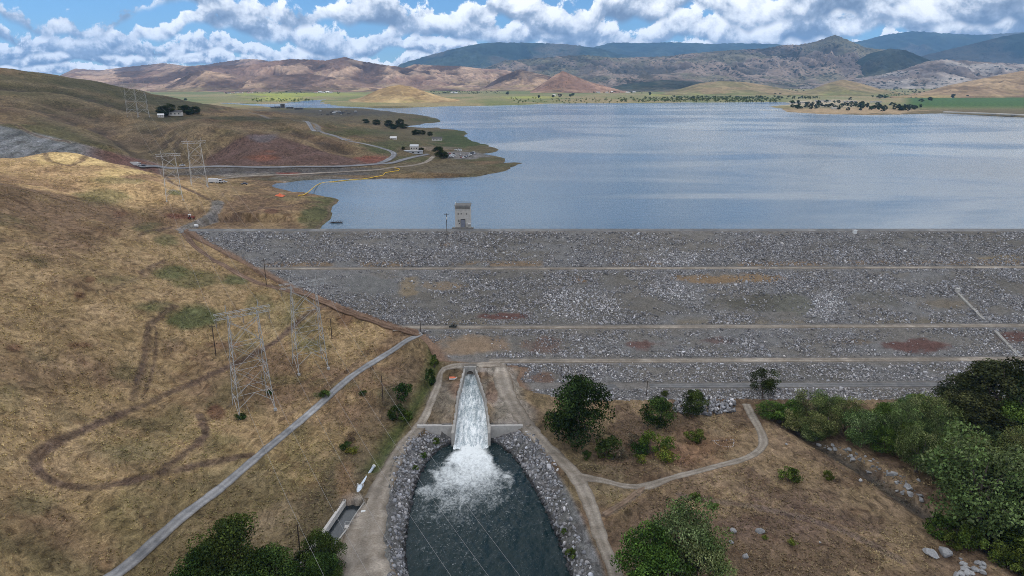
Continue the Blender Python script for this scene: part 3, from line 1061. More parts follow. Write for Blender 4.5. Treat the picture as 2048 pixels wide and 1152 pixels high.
track([(230, 262), (215, 278), (300, 330)], 2.5, .5, EARTH * 1.2)
track([(500, 225), (620, 245), (640, 262), (700, 280)], 6, .8, np.array([0.16, 0.155, 0.15]))

NA = 1060
azs = np.radians(np.linspace(-60, 60, NA))
rs = np.concatenate([np.geomspace(78, 900, 560)[:-1], np.geomspace(900, 6500, 230)[:-1], np.geomspace(6500, 20500, 16)])
AZ, RR = np.meshgrid(azs, rs)
GX, GY = (RR * np.sin(AZ)).ravel(), (RR * np.cos(AZ)).ravel()
GZ = ground_h(GX, GY)
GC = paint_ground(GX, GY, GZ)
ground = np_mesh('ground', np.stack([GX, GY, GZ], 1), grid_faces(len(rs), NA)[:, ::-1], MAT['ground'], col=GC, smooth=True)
tag(ground, kind='structure')


# ------------------------------------------------------------------ haze-blue hills and mountains behind the lake
def hill_range(name, prof, yr, yb, yk, zb, nu, ns, cols, mat, lam=420.0, gully=0.5, power=1.15, rough=0.0, bend=0.0, jag=0.0):
    """prof: skyline as seen (u, v); the crest stands yr away, its foot yb away"""
    pu = np.array([p[0] for p in prof], float); pv = np.array([p[1] for p in prof], float)
    u = np.linspace(pu[0], pu[-1], nu)
    # smooth interpolation of the skyline
    v = np.interp(u, pu, pv)
    k = max(3, int(nu / len(prof) / 4.5)) | 1
    vp = np.pad(v, k, mode='edge')
    v = np.convolve(vp, np.hanning(k + 2)[1:-1] / np.hanning(k + 2)[1:-1].sum(), 'same')[k:-k]
    b = (576 - v) / FPX
    dy = CT + b * ST
    tx = (u - 1024) / FPX / dy
    uc = (pu[0] + pu[-1]) / 2
    yru = yr * (1 + bend * ((u - uc) / (pu[-1] - pu[0]) * 2) ** 2) + (fbm(u / 260.0, u * 0 + 3, 7, 2) - 0.5) * (yr - yb) * 0.3
    zc = H + yru * (-ST + b * CT) / dy
    kk = max(5, nu // 14) | 1
    zs = np.convolve(np.pad(zc, kk, mode='edge'), np.hanning(kk + 2)[1:-1] / np.hanning(kk + 2)[1:-1].sum(), 'same')[kk:-kk]
    s = np.concatenate([np.linspace(0, 1, ns), 1 + np.linspace(0, 1, ns // 3)[1:]])
    Y = np.where(s[:, None] <= 1, yb + (yru[None, :] - yb) * s[:, None], yru[None, :] + (yk - yr) * (s[:, None] - 1))
    X = Y * tx[None, :]
    hh = np.where(s <= 1, np.clip(s, 0, 1), 1 - (s - 1))[:, None]
    lam = lam * 0.62
    wx = X + (fbm(X / lam, Y / lam, 5, 3) - .5) * lam * 0.9
    wy = Y + (fbm(X / lam, Y / lam, 6, 3) - .5) * lam * 0.9
    g = 1 - ridged(wx / lam, wy / (lam * 2.4), 23, 4, 0.45)
    g2 = 1 - ridged(wx / (lam * .33), wy / (lam * .8), 29, 4, 0.5)
    base = hh ** power
    fade = np.clip(1 - hh, 0, 1) ** 0.75
    zt = zs[None, :] + (zc - zs)[None, :] * hh ** 2.5
    Z = zb + (zt - zb) * np.clip(base * (1 - gully * (g * 2.7 + g2 * 1.0 - 0.95) * fade), -0.05, 2)
    Z = Z + rough * (fbm(X / (lam * .15), Y / (lam * .15), 41, 4) - .5) * np.clip(hh * 4, 0, 1) * (0.2 + fade)
    Z = Z + jag * (fbm(X / (lam * .06), Y / (lam * .06), 43, 3) - .5) * (yr / FPX) * 3.0 * sst(hh, 0.1, .5)
    Z = np.where(hh <= 0.001, zb - 12, Z)
    n = fbm(X / (lam * .7), Y / (lam * .7), 51, 4)
    low = np.clip(1 - hh * 2.2, 0, 1)
    c0, c1, c2, c3 = [np.array(q) for q in cols]           # ridges, gullies (darkened to paint in relief shade), foot, patches
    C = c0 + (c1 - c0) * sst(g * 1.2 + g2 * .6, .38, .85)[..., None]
    C = C + (c2 - C) * (low * sst(n, .3, .6) * 0.8)[..., None]
    C = C + (c3 - C) * (sst(fbm(X / (lam * 1.3), Y / (lam * 1.3), 57, 5), .52, .66) * .75)[..., None]
    o = np_mesh(name, np.stack([X.ravel(), Y.ravel(), Z.ravel()], 1), grid_faces(len(s), nu), mat, col=C.reshape(-1, 3), smooth=True)
    return tag(o, kind='structure')


MAT['grass_hill'] = hill_material('dry_grass_hill', 0.10, (0.028, 0.032, 0.018), 260.0, 14.0)
MAT['oak_hill'] = hill_material('oak_dotted_hill', 0.50, (0.036, 0.038, 0.028), 380.0, 30.0, 0.22)
MAT['forest_mountain'] = hill_material('forested_mountain', 0.45, (0.02, 0.032, 0.022), 900.0, 60.0)
MAT['near_hill'] = hill_material('golden_hill', 0.05, (0.035, 0.035, 0.02), 120.0, 5.0)

BROWN = [(0.28, 0.195, 0.128), (0.085, 0.055, 0.040), (0.20, 0.165, 0.075), (0.17, 0.115, 0.085)]
PINK = [(0.305, 0.215, 0.150), (0.088, 0.058, 0.044), (0.235, 0.185, 0.095), (0.19, 0.12, 0.088)]
OAKS = [(0.20, 0.158, 0.128), (0.070, 0.062, 0.048), (0.20, 0.155, 0.115), (0.12, 0.115, 0.075)]
CLOUD_SHADED = [(0.055, 0.062, 0.045), (0.032, 0.042, 0.030), (0.11, 0.09, 0.062), (0.07, 0.066, 0.045)]  # dark hills: cloud shadow put into the base colours
FORST = [(0.040, 0.055, 0.040), (0.022, 0.034, 0.026), (0.085, 0.075, 0.055), (0.09, 0.08, 0.06)]
GOLD = [(0.31, 0.225, 0.115), (0.19, 0.13, 0.065), (0.185, 0.18, 0.065), (0.26, 0.18, 0.09)]
GREENH = [(0.20, 0.165, 0.085), (0.14, 0.12, 0.055), (0.13, 0.145, 0.05), (0.22, 0.16, 0.09)]

# farthest first
hill_range('mountain', [(1040, 150), (1100, 120), (1150, 100), (1200, 92), (1225, 84), (1280, 86), (1350, 84), (1420, 88), (1480, 86), (1540, 88), (1600, 90), (1660, 88), (1720, 82), (1780, 68), (1830, 62), (1880, 66), (1950, 70), (2048, 64), (2150, 62), (2350, 70), (2500, 120)],
           17500, 13500, 20500, 120, 420, 90, FORST, MAT['forest_mountain'], 1500, .45, 1.0, 60, 0, 1.0)
hill_range('mountain', [(780, 150), (800, 128), (850, 113), (900, 99), (960, 87), (1000, 85), (1080, 86), (1130, 88), (1160, 91), (1200, 97), (1240, 108), (1320, 125), (1400, 150)],
           13500, 10500, 15500, 90, 300, 90, FORST, MAT['forest_mountain'], 1100, .5, 1.0, 50, 0, .8)
hill_range('mountain', [(1760, 150), (1800, 130), (1850, 110), (1910, 96), (1960, 84), (2010, 72), (2048, 65), (2150, 50), (2300, 60), (2500, 120)],
           11500, 9300, 13000, 90, 240, 80, FORST, MAT['forest_mountain'], 900, .5, 1.0, 40, 0, .5)
# grey oak-dotted ridges
hill_range('oak_ridge', [(900, 160), (960, 140), (1010, 121), (1060, 118), (1120, 112), (1170, 110), (1230, 116), (1290, 114), (1340, 112), (1390, 106), (1430, 103), (1480, 100), (1530, 97), (1570, 90), (1600, 89), (1636, 82), (1660, 73), (1672, 69), (1684, 75), (1706, 84), (1730, 95), (1760, 99), (1800, 103), (1840, 113), (1880, 130), (1940, 150)],
           8600, 6300, 10000, 75, 760, 170, OAKS, MAT['oak_hill'], 620, .62, .95, 34, 0, 1.0)
hill_range('oak_ridge', [(1560, 165), (1640, 150), (1700, 128), (1740, 107), (1780, 97), (1810, 100), (1850, 116), (1880, 130), (1950, 160)],
           7600, 6300, 8600, 75, 260, 90, CLOUD_SHADED, MAT['oak_hill'], 420, .5, .9, 20, 0, .5)
hill_range('oak_ridge', [(1600, 175), (1680, 160), (1760, 150), (1810, 138), (1850, 124), (1890, 119), (1930, 121), (1980, 125), (2048, 128), (2150, 120), (2300, 130), (2450, 170)],
           6700, 5400, 7800, 70, 480, 120, [(0.235, 0.19, 0.16), (0.11, 0.088, 0.07), (0.2, 0.16, 0.12), (0.30, 0.27, 0.24)], MAT['oak_hill'], 420, .6, .95, 26, 0, .9)
hill_range('oak_ridge', [(1080, 180), (1150, 156), (1230, 148), (1300, 150), (1380, 145), (1450, 152), (1560, 158), (1640, 163), (1720, 172)],
           6600, 5600, 7600, 66, 420, 90, OAKS, MAT['oak_hill'], 330, .6, .95, 18, 0, .8)
# brown grass hills on the left and middle
hill_range('grass_hill', [(100, 160), (150, 137), (200, 141), (250, 134), (290, 130), (330, 126), (370, 132), (410, 130), (450, 123), (490, 118), (520, 119), (560, 126), (600, 135), (680, 150), (740, 165)],
           8800, 6800, 10000, 62, 420, 110, PINK, MAT['grass_hill'], 520, .55, 1.0, 20, 0, .6)
hill_range('grass_hill', [(60, 178), (140, 146), (200, 150), (260, 142), (330, 139), (380, 133), (440, 131), (500, 130), (545, 122), (580, 118), (620, 119), (650, 121), (690, 114), (715, 121), (750, 127), (800, 134), (850, 141), (900, 150), (960, 168)],
           6500, 5200, 7600, 56, 560, 130, PINK, MAT['grass_hill'], 390, .62, 1.05, 20, 0, .6)
hill_range('grass_hill', [(300, 185), (340, 168), (380, 148), (410, 140), (440, 146), (490, 152), (560, 150), (620, 148), (690, 158), (780, 172), (830, 185)],
           5500, 4800, 6100, 50, 420, 90, BROWN, MAT['grass_hill'], 300, .62, 1.1, 12, 0, .5)
hill_range('grass_hill', [(740, 180), (790, 142), (830, 128), (870, 131), (920, 132), (960, 137), (1010, 140), (1060, 152), (1110, 160), (1180, 178)],
           6900, 5700, 7800, 56, 420, 110, PINK, MAT['grass_hill'], 330, .6, 1.0, 16, 0, .5)
hill_range('grass_hill', [(960, 180), (1000, 154), (1040, 138), (1075, 147), (1110, 155), (1160, 166), (1230, 185)],
           5900, 5100, 6500, 52, 260, 80, BROWN, MAT['grass_hill'], 260, .5, 1.1, 10, 0, .4)
hill_range('grass_hill', [(1060, 184), (1090, 164), (1110, 150), (1126, 142), (1145, 150), (1180, 164), (1240, 180), (1280, 186)],
           5000, 4500, 5500, 47, 260, 80, [(0.27, 0.17, 0.115), (0.15, 0.09, 0.06), (0.26, 0.19, 0.10), (0.2, 0.12, 0.085)], MAT['grass_hill'], 200, .5, 1.15, 9, 0, .4)
hill_range('grass_hill', [(1180, 184), (1250, 168), (1330, 160), (1400, 164), (1480, 168), (1560, 178), (1620, 186)],
           5600, 4800, 6200, 52, 300, 70, CLOUD_SHADED, MAT['oak_hill'], 240, .5, 1.0, 9, 0, .5)
hill_range('grass_hill', [(1310, 190), (1360, 178), (1400, 166), (1440, 162), (1490, 164), (1540, 172), (1590, 182), (1640, 190)],
           4500, 3900, 5000, 47, 260, 70, GREENH, MAT['near_hill'], 240, .25, 1.2, 4)
hill_range('grass_hill', [(1560, 190), (1620, 180), (1650, 168), (1685, 159), (1720, 166), (1760, 178), (1820, 188), (1880, 194)],
           4300, 3800, 4800, 48, 260, 70, GREENH, MAT['near_hill'], 220, .25, 1.2, 4)
hill_range('grass_hill', [(1780, 194), (1840, 186), (1890, 172), (1940, 162), (1990, 152), (2048, 141), (2120, 132), (2250, 128), (2450, 160)],
           4000, 3400, 4600, 50, 300, 90, [(0.28, 0.20, 0.115), (0.17, 0.115, 0.065), (0.24, 0.19, 0.085), (0.22, 0.15, 0.09)], MAT['near_hill'], 230, .5, 1.1, 6)
# the golden knoll standing in the lake
hill_range('knoll', [(640, 207), (690, 203), (725, 194), (755, 180), (780, 172), (800, 170), (822, 173), (850, 183), (885, 194), (930, 203), (1000, 208)],
           3000, 2640, 3400, 40.5, 320, 90, GOLD, MAT['near_hill'], 130, .35, 1.1, 3)

# ------------------------------------------------------------------ lake
def lake_material():
    m, t, out = new_mat('lake_water')
    P = pos(t)
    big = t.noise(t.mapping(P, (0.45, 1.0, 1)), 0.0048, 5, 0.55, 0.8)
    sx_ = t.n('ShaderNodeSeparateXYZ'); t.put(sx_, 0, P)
    cloud_sheen = t.math('ADD', big, t.lin(t.math('DIVIDE', sx_.outputs[0], sx_.outputs[1]), -0.25, 0.6, -0.10, 0.10))
    c = t.mix(t.sstep(cloud_sheen, 0.43, 0.60), (0.050, 0.098, 0.138), (0.255, 0.280, 0.278))  # pale base colour painted in for silvery cloud reflections, stronger to the right
    rip = t.noise(t.mapping(P, (1, 1.6, 1)), 0.55, 5, 0.65, 0.2)
    rip2 = t.noise(t.mapping(P, (1, 1.4, 1)), 0.13, 3, 0.6, 0.2)
    h = t.math('ADD', rip, t.math('MULTIPLY', rip2, 1.6))
    st = t.lin(big, 0.35, 0.65, 0.12, 0.30)
    b = t.n('ShaderNodeBump')
    t.put(b, 'Height', h); t.put(b, 'Strength', st); b.inputs['Distance'].default_value = 0.9
    p = principled(t, out, c, 0.12, 0.5, b.outputs[0])
    p.inputs['IOR'].default_value = 1.33
    return m


la = np.radians(np.linspace(-62, 62, 60))
lr = np.geomspace(395, 4200, 60)
A2, R2 = np.meshgrid(la, lr)
LY = R2 * 1.0
LX = np.tan(A2) * R2
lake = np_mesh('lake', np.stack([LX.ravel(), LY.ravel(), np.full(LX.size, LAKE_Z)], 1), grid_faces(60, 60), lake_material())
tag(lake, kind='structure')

# ------------------------------------------------------------------ the embankment
yy = np.concatenate([np.linspace(250, 393, 330), [400, 410]])
ncol = 760
xl = dam_left(yy) - 2.0
tt = np.linspace(0, 1, ncol) ** 1.05
DX = xl[:, None] + (470 - xl[:, None]) * tt[None, :]
DY = np.repeat(yy[:, None], ncol, 1)
DZ = dam_z(DX, DY)


def dam_flat(x, y):
    """1 on the roads along the benches"""
    ys = y - 0.011 * np.maximum(x - 20, 0) * (1 - sst(y, 352, 382))
    f = np.zeros(np.shape(x))
    for a, b in ((260.3, 265.7), (275.6, 281.4), (298.5, 303.8), (345.3, 350.2), (381.0, 396)):
        f = np.maximum(f, sst(ys, a - .6, a + .3) * sst(b + .6 - ys, 0, .9))
    return f


flat = dam_flat(DX, DY)
edge = sst(DX - xl[:, None], 0, 6)
DZ = DZ + (1 - flat) * edge * ((fbm(DX / 14, DY / 14, 201, 4) - .5) * 1.0 + (fbm(DX / 2.2, DY / 2.2, 202, 3) - .5) * 0.5)
DZ[:, 0] -= 4.0


def dam_paint(x, y):
    z = dam_z(x, y)
    u, v = project(x, y, z)
    n1 = fbm(x / 22, y / 9, 211, 5); n2 = fbm(x / 5, y / 3, 212, 4); n3 = fbm(x / 60, y / 16, 213, 4)
    c = np.empty(np.shape(x) + (3,))
    c[:] = np.array([0.150, 0.145, 0.136])

    def mix(f, col):
        f = np.clip(f, 0, 1)[..., None]
        c[:] = c * (1 - f) + np.asarray(col) * f
    mix(sst(n1, .45, .65) * .8, (0.145, 0.132, 0.112))
    mix(sst(n3, .55, .7) * .6, (0.112, 0.102, 0.084))
    wob = (n2 - .5) * 1.2 + (n1 - .5) * 1.3
    for U, V, ru, rv, col, k in [
        (1460, 557, 110, 11, (0.20, 0.135, 0.075), .9), (820, 575, 20, 22, (0.20, 0.15, 0.085), .7), (890, 572, 60, 10, (0.19, 0.135, 0.08), .6), (1155, 560, 18, 8, (0.2, 0.12, 0.06), .7),
        (1000, 632, 60, 8, (0.105, 0.055, 0.045), .9), (1840, 690, 75, 14, (0.10, 0.052, 0.042), .9), (2030, 675, 45, 14, (0.10, 0.055, 0.045), .9), (1290, 687, 40, 8, (0.11, 0.06, 0.048), .7),
        (1080, 690, 60, 22, (0.12, 0.07, 0.052), .65), (990, 690, 80, 18, (0.21, 0.15, 0.10), .8), (930, 690, 60, 25, (0.215, 0.155, 0.10), .9), (1090, 755, 30, 12, (0.135, 0.085, 0.06), .8),
        (1500, 607, 90, 22, (0.085, 0.080, 0.062), .8), (1590, 610, 40, 25, (0.115, 0.112, 0.09), .9), (1050, 610, 80, 14, (0.10, 0.09, 0.07), .7), (890, 488, 14, 6, (0.18, 0.12, 0.07), .7),
        (1290, 690, 30, 10, (0.11, 0.06, 0.048), .5), (1430, 683, 30, 8, (0.10, 0.055, 0.045), .6), (1700, 683, 50, 8, (0.14, 0.1, 0.06), .6), (1900, 608, 60, 12, (0.15, 0.12, 0.08), .6),
        (2010, 518, 60, 10, (0.2, 0.155, 0.09), .8), (740, 570, 50, 20, (0.13, 0.128, 0.118), .8), (1750, 600, 60, 20, (0.1, 0.094, 0.075), .6),
    ]:
        q = np.sqrt(((u - U) / ru) ** 2 + ((v - V) / rv) ** 2) + wob * .9
        mix(k * sst(1.1 - q, 0, .55), col)
    # grass fringe above the second bench
    ys = y - 0.011 * np.maximum(x - 20, 0) * (1 - sst(y, 352, 382))
    fr = sst(ys, 350, 351.5) * sst(356 - ys, 0, 3) * sst(n1, .42, .58)
    mix(fr * .8, (0.185, 0.13, 0.08))
    fr = sst(ys, 303.5, 304.5) * sst(308 - ys, 0, 2.5) * sst(n1, .45, .6)
    mix(fr * .6, (0.15, 0.125, 0.085))
    mix(sst(dam_flat(x, y), .3, .9) * .9, (0.150, 0.138, 0.122))
    mix(sst(6 - (x - dam_left(y)), 0, 5) * .8, (0.19, 0.115, 0.07))
    return c


def dam_material():
    m, t, out = new_mat('embankment_gravel')
    P = pos(t)
    n = t.noise(P, 1.6, 6, 0.72)
    n2 = t.noise(P, 0.3, 5, 0.6)
    f = t.math('MULTIPLY', t.lin(n, 0.3, 0.7, 0.55, 1.5), t.lin(n2, 0.3, 0.7, 0.8, 1.2))
    c = t.mix(1.0, attr(t), t.xyz(f, f, t.math('MULTIPLY', f, 1.02)), 'MULTIPLY')
    principled(t, out, c, 0.95, 0.1, bump(t, n, 0.9, 0.5))
    return m


dam = np_mesh('dam', np.stack([DX.ravel(), DY.ravel(), DZ.ravel()], 1), grid_faces(len(yy), ncol), dam_material(), col=dam_paint(DX.ravel(), DY.ravel()), smooth=True)
tag(dam, 'long grey rock faced embankment dam holding back the lake, stepped by bench roads', 'dam')

# ------------------------------------------------------------------ roads: ribbons that follow the ground
def ribbon(name, pts, widths, mat, lift=0.16, step=1.5, label=None):
    """pts: (x, y) along the road; widths: number or one per point"""
    w = np.array(widths if isinstance(widths, (list, tuple)) else [widths] * len(pts), float)
    P = catmull([(p[0], p[1], w[i]) for i, p in enumerate(pts)], step)
    T = np.gradient(P[:, :2], axis=0)
    T /= np.linalg.norm(T, axis=1)[:, None] + 1e-9
    N = np.stack([-T[:, 1], T[:, 0]], 1)
    wd = P[:, 2] * (0.90 + (0.62 if name in ('dirt_road', 'footpath', 'earth_road') else 0.3) * (fbm(P[:, 0] / 4, P[:, 1] / 4, 401, 4) - 0.35))
    prof = np.array([-0.54, -0.45, -0.28, 0, 0.28, 0.45, 0.54])
    lf = np.array([-0.3, 0.35, 0.8, 1.0, 0.8, 0.35, -0.3]) * lift
    X = P[:, 0, None] + N[:, 0, None] * wd[:, None] * prof
    Y = P[:, 1, None] + N[:, 1, None] * wd[:, None] * prof
    Z = surf_h(X, Y)
    # even the bed out across and along
    Zc = Z.mean(1, keepdims=True)
    kern = np.hanning(7)[1:-1]; kern = kern / kern.sum()
    Zs = np.convolve(np.pad(Zc[:, 0], 2, mode='edge'), kern, 'valid')[:, None]
    if step > 3.5:
        zm = Z.mean(1)
        k2 = np.hanning(9)[1:-1]; k2 /= k2.sum()
        Z = 0.25 * Z + 0.75 * np.maximum(np.convolve(np.pad(zm, 3, mode='edge'), k2, 'valid')[:, None], Z - .3) + lf
    else:
        Z = np.maximum(Z, 0.5 * Z + 0.5 * Zs) + lf
    s_ = np.arange(len(P)) * step
    wear = np.array([.55, .80, 1.18, .84, 1.18, .80, .55])[None, :] * (0.74 + .56 * fbm(X / 9, Y / 9, 403, 4))
    wear = np.where((fbm(s_ / 14, s_ * 0 + w[0], 405, 2) > .70)[:, None], wear * 1.28, wear)
    cc = wear[..., None] * np.where(np.abs(prof)[None, :, None] > .5, np.array([1.0, .86, .72]), np.array([1.0, 1.0, 1.0]))
    o = np_mesh(name, np.stack([X.ravel(), Y.ravel(), Z.ravel()], 1), grid_faces(len(P), 7)[:, ::-1], mat, smooth=True, col=cc.reshape(-1, 3))
    return tag(o, kind='structure')


def px(*pts):
    return [tuple(at(u, v)[:2]) for u, v in pts]


ribbon('paved_road', px((843, 666), (800, 690), (720, 741), (640, 808), (540, 892), (430, 985), (330, 1065), (230, 1150)) + [(-110, 128), (-120, 110)], 3.3, MAT['asphalt'])
ribbon('earth_road', px((368, 464), (385, 489), (425, 519), (470, 544), (520, 567), (570, 579), (620, 592), (680, 615), (740, 640), (790, 657), (838, 667)), 3.8, MAT['red_road'], 0.2)
ribbon('dirt_road', px((1000, 727), (1003, 750), (1015, 790), (1050, 845), (1100, 900), (1150, 950), (1180, 1010), (1203, 1080), (1232, 1152)) + [(27, 120)],
       [5, 7, 7, 6.5, 5.6, 5.2, 4.2, 4.0, 4.0, 4.0], MAT['dirt_road'])
ribbon('footpath', px((1150, 952), (1200, 960), (1250, 972), (1295, 972), (1340, 957), (1420, 936), (1495, 915), (1524, 893), (1524, 868), (1508, 838), (1492, 808)), [4.5, 3.2, 3, 4, 3, 2.8, 2.8, 3.0, 3.0, 3.2, 4.0], MAT['dirt_road'])
ribbon('footpath', px((1207, 1029), (1245, 1006), (1288, 974)), 2.0, MAT['track'])
ribbon('footpath', px((1690, 826), (1740, 830), (1790, 838)), 2.4, MAT['dirt_road'])
ribbon('dirt_road', px((1000, 728), (950, 730), (905, 733), (882, 745), (872, 780), (846, 840), (802, 895), (768, 960), (738, 1040), (728, 1120)) + [(-27, 128), (-26, 110)],
       [5, 4.5, 4, 3, 3, 3.6, 5, 6.5, 10.5, 13, 13, 13], MAT['dirt_road'])
ribbon('highway', px((276, 333), (320, 333.5), (400, 334), (500, 334), (600, 333.2), (700, 331.5), (760, 327), (810, 318), (855, 308)), 7.5, MAT['highway'], 0.4, 4)
ribbon('lower_road', px((430, 358), (500, 352), (600, 348), (690, 343.5), (760, 339), (810, 333), (850, 325), (868, 312)), 6, MAT['dirt_road'], 0.4, 4)
ribbon('loop_road', px((690, 281), (730, 288), (762, 296), (784, 304), (786, 312), (775, 320), (758, 326)), 7, MAT['highway'], 0.4, 4)
ribbon('plateau_road', px((608, 242), (622, 255), (640, 263), (670, 272), (690, 281)), 6, MAT['highway'], 0.5, 5)


def bench(name, y0, w, u0x, mat, x1=468):
    xs_ = np.linspace(u0x, x1, 60)
    ys_ = y0 + 0.011 * np.maximum(xs_ - 20, 0) * (1 - sst(np.full(xs_.shape, y0), 352, 382))
    return ribbon(name, list(zip(xs_, ys_)), w, mat, 0.12, 2.0)


bench('bench_road', 263.0, 4.4, 58, MAT['gravel_road'])
bench('bench_road', 278.5, 4.0, -10, MAT['dirt_road'])
bench('bench_road', 301.1, 3.6, dam_left(301.1) - 3, MAT['dirt_road'])
bench('bench_road', 347.8, 3.0, dam_left(347.8) + 2, MAT['dirt_road'])
bench('crest_road', 385.2, 6.4, dam_left(385) - 4, MAT['gravel_road'])
ribbon('bench_road', px((1232, 772), (1200, 778), (1165, 790)) , [4.5, 5, 4], MAT['gravel_road'])


# ------------------------------------------------------------------ stone
rng = np.random.default_rng(7)
OCT = np.array([(1, 0, 0), (0, 1, 0), (-1, 0, 0), (0, -1, 0), (0, 0, 1), (0, 0, -1)], float)
OCTF = np.array([(0, 1, 4), (1, 2, 4), (2, 3, 4), (3, 0, 4), (1, 0, 5), (2, 1, 5), (3, 2, 5), (0, 3, 5)])
_g = (1 + 5 ** .5) / 2
ICO = np.array([(-1, _g, 0), (1, _g, 0), (-1, -_g, 0), (1, -_g, 0), (0, -1, _g), (0, 1, _g), (0, -1, -_g), (0, 1, -_g), (_g, 0, -1), (_g, 0, 1), (-_g, 0, -1), (-_g, 0, 1)]) / 1.902
ICOF = np.array([(0, 11, 5), (0, 5, 1), (0, 1, 7), (0, 7, 10), (0, 10, 11), (1, 5, 9), (5, 11, 4), (11, 10, 2), (10, 7, 6), (7, 1, 8),
                 (3, 9, 4), (3, 4, 2), (3, 2, 6), (3, 6, 8), (3, 8, 9), (4, 9, 5), (2, 4, 11), (6, 2, 10), (8, 6, 7), (9, 8, 1)])


def rocks(name, pts, size, col, fine=False, parent=None, sink=0.25):
    """many separate angular stones in one mesh; pts (n,3), size (n,), col (n,3)"""
    B, F = (ICO, ICOF) if fine else (OCT, OCTF)
    n, k = len(pts), len(B)
    jit = 1 + (rng.random((n, k, 1)) - .5) * 0.75
    V = B[None] * jit + (rng.random((n, k, 3)) - .5) * 0.25
    V = V * (size[:, None, None] * np.stack([0.8 + .6 * rng.random(n), 0.8 + .6 * rng.random(n), 0.5 + .45 * rng.random(n)], 1)[:, None, :])
    # random tumble
    q = rng.normal(size=(n, 4)); q /= np.linalg.norm(q, axis=1)[:, None]
    q[:, 0] += 0.6 * np.sign(q[:, 0]); q /= np.linalg.norm(q, axis=1)[:, None]
    w, x, y, z = q.T
    R = np.stack([1 - 2 * (y * y + z * z), 2 * (x * y - z * w), 2 * (x * z + y * w), 2 * (x * y + z * w), 1 - 2 * (x * x + z * z), 2 * (y * z - x * w),
                  2 * (x * z - y * w), 2 * (y * z + x * w), 1 - 2 * (x * x + y * y)], 1).reshape(n, 3, 3)
    V = np.einsum('nij,nkj->nki', R, V)
    P = np.array(pts, float)
    P[:, 2] += size * (0.45 - sink)
    V = V + P[:, None, :]
    Fa = (F[None] + (np.arange(n) * k)[:, None, None]).reshape(-1, 3)
    C = np.repeat(col[:, None, :], k, 1).reshape(-1, 3)
    return np_mesh(name, V.reshape(-1, 3), Fa, MAT['rock'], parent, col=C)


def stone_cols(n, lo=0.10, hi=0.30, white=0.08, warm=0.0):
    g = lo + (hi - lo) * rng.random(n) ** 1.3
    wsel = rng.random(n) < white
    g = np.where(wsel, 0.38 + 0.20 * rng.random(n), g)
    t = rng.random(n)
    return np.stack([g * (0.97 + 0.08 * t + warm), g * 0.99, g * (1.06 - 0.10 * t - warm)], 1)


# facing stones of the embankment: thick in places, swept to fine gravel in others
N0 = 330000
rx = rng.uniform(-190, 440, N0); ry = rng.uniform(252, 383, N0)
keep = np.abs(rx) < ry * 0.80 + 40
rx, ry = rx[keep], ry[keep]
ysf = ry - 0.011 * np.maximum(rx - 20, 0) * (1 - sst(ry, 352, 382))
ru_, rv_ = project(rx, ry, dam_z(rx, ry))
cl = 0.55 * fbm(rx / 26, ry / 10, 221, 4) + 0.45 * fbm(rx / 7, ry / 4, 222, 3)
dens = sst(cl, 0.36, 0.60)
dens = np.maximum(dens, np.where((ysf > 352) & (ysf < 378), 0.85 * sst(cl, 0.3, .5), 0))
dens = np.maximum(dens, np.where((ysf > 266) & (ysf < 274.5), 0.9 * sst(cl, 0.30, .46), 0))
dens = np.maximum(dens, np.where(ysf < 260.2, 0.9, 0))
for U, V, ru, rv, k in [(1650, 610, 45, 30, 1), (1165, 610, 90, 40, 1), (1340, 520, 60, 20, .9), (1150, 690, 120, 25, .8), (700, 610, 120, 30, .9), (1350, 585, 60, 18, .9)]:
    dens = np.maximum(dens, k * sst(1.1 - np.sqrt(((ru_ - U) / ru) ** 2 + ((rv_ - V) / rv) ** 2), 0, .5))
for U, V, ru, rv, k in [(1460, 557, 110, 11, .9), (820, 575, 25, 22, .9), (890, 572, 60, 10, .8), (1000, 632, 60, 9, .95), (1840, 690, 75, 14, .95), (2030, 675, 45, 14, .9), (990, 690, 90, 20, .95), (930, 695, 70, 28, 1),
                        (1090, 755, 34, 13, .9), (1500, 607, 90, 22, .8), (1590, 610, 40, 26, .95), (740, 570, 60, 22, .85), (1750, 600, 60, 20, .8), (1090, 690, 60, 18, .6), (1290, 690, 60, 12, .6), (1900, 608, 60, 12, .7)]:
    dens = dens * (1 - k * sst(1.15 - np.sqrt(((ru_ - U) / ru) ** 2 + ((rv_ - V) / rv) ** 2), 0, .4))
dens = dens * (1 - sst(dam_flat(rx, ry), 0.25, 0.6)) * (rx > dam_left(ry) + 2.5)
keep = rng.random(len(rx)) < dens * 0.80 + 0.035 * (dens > 0)
rx, ry, ysf, cl, ru_, rv_ = rx[keep], ry[keep], ysf[keep], cl[keep], ru_[keep], rv_[keep]
sz = 0.20 + 0.38 * rng.random(len(rx)) ** 2.2 + 0.10 * sst(cl, .5, .7)
bigr = rng.random(len(rx)) < 0.03
sz = np.where(bigr, sz * 1.7, sz)
dc_ = stone_cols(len(rx), 0.10, 0.36, 0.05, .015)
wz = np.zeros(len(rx))
for U, V, ru, rv, k in [(1650, 610, 45, 30, 1), (1340, 515, 60, 22, .8), (1165, 615, 90, 35, .8), (1350, 585, 60, 20, .7)]:
    wz = np.maximum(wz, k * sst(1.2 - np.sqrt(((ru_ - U) / ru) ** 2 + ((rv_ - V) / rv) ** 2), 0, .5))
dc_ = dc_ * (1 + 0.45 * wz[:, None])
lowr = sst(300 - ysf, 0, 30)
dc_ = dc_ * (1 + 0.25 * lowr[:, None])
dzr = dam_z(rx, ry) + (fbm(rx / 14, ry / 14, 201, 4) - .5) * 1.0
rr = rocks('riprap', np.stack([rx, ry, dzr], 1), sz, np.clip(dc_, 0, .75))
tag(rr, kind='stuff')

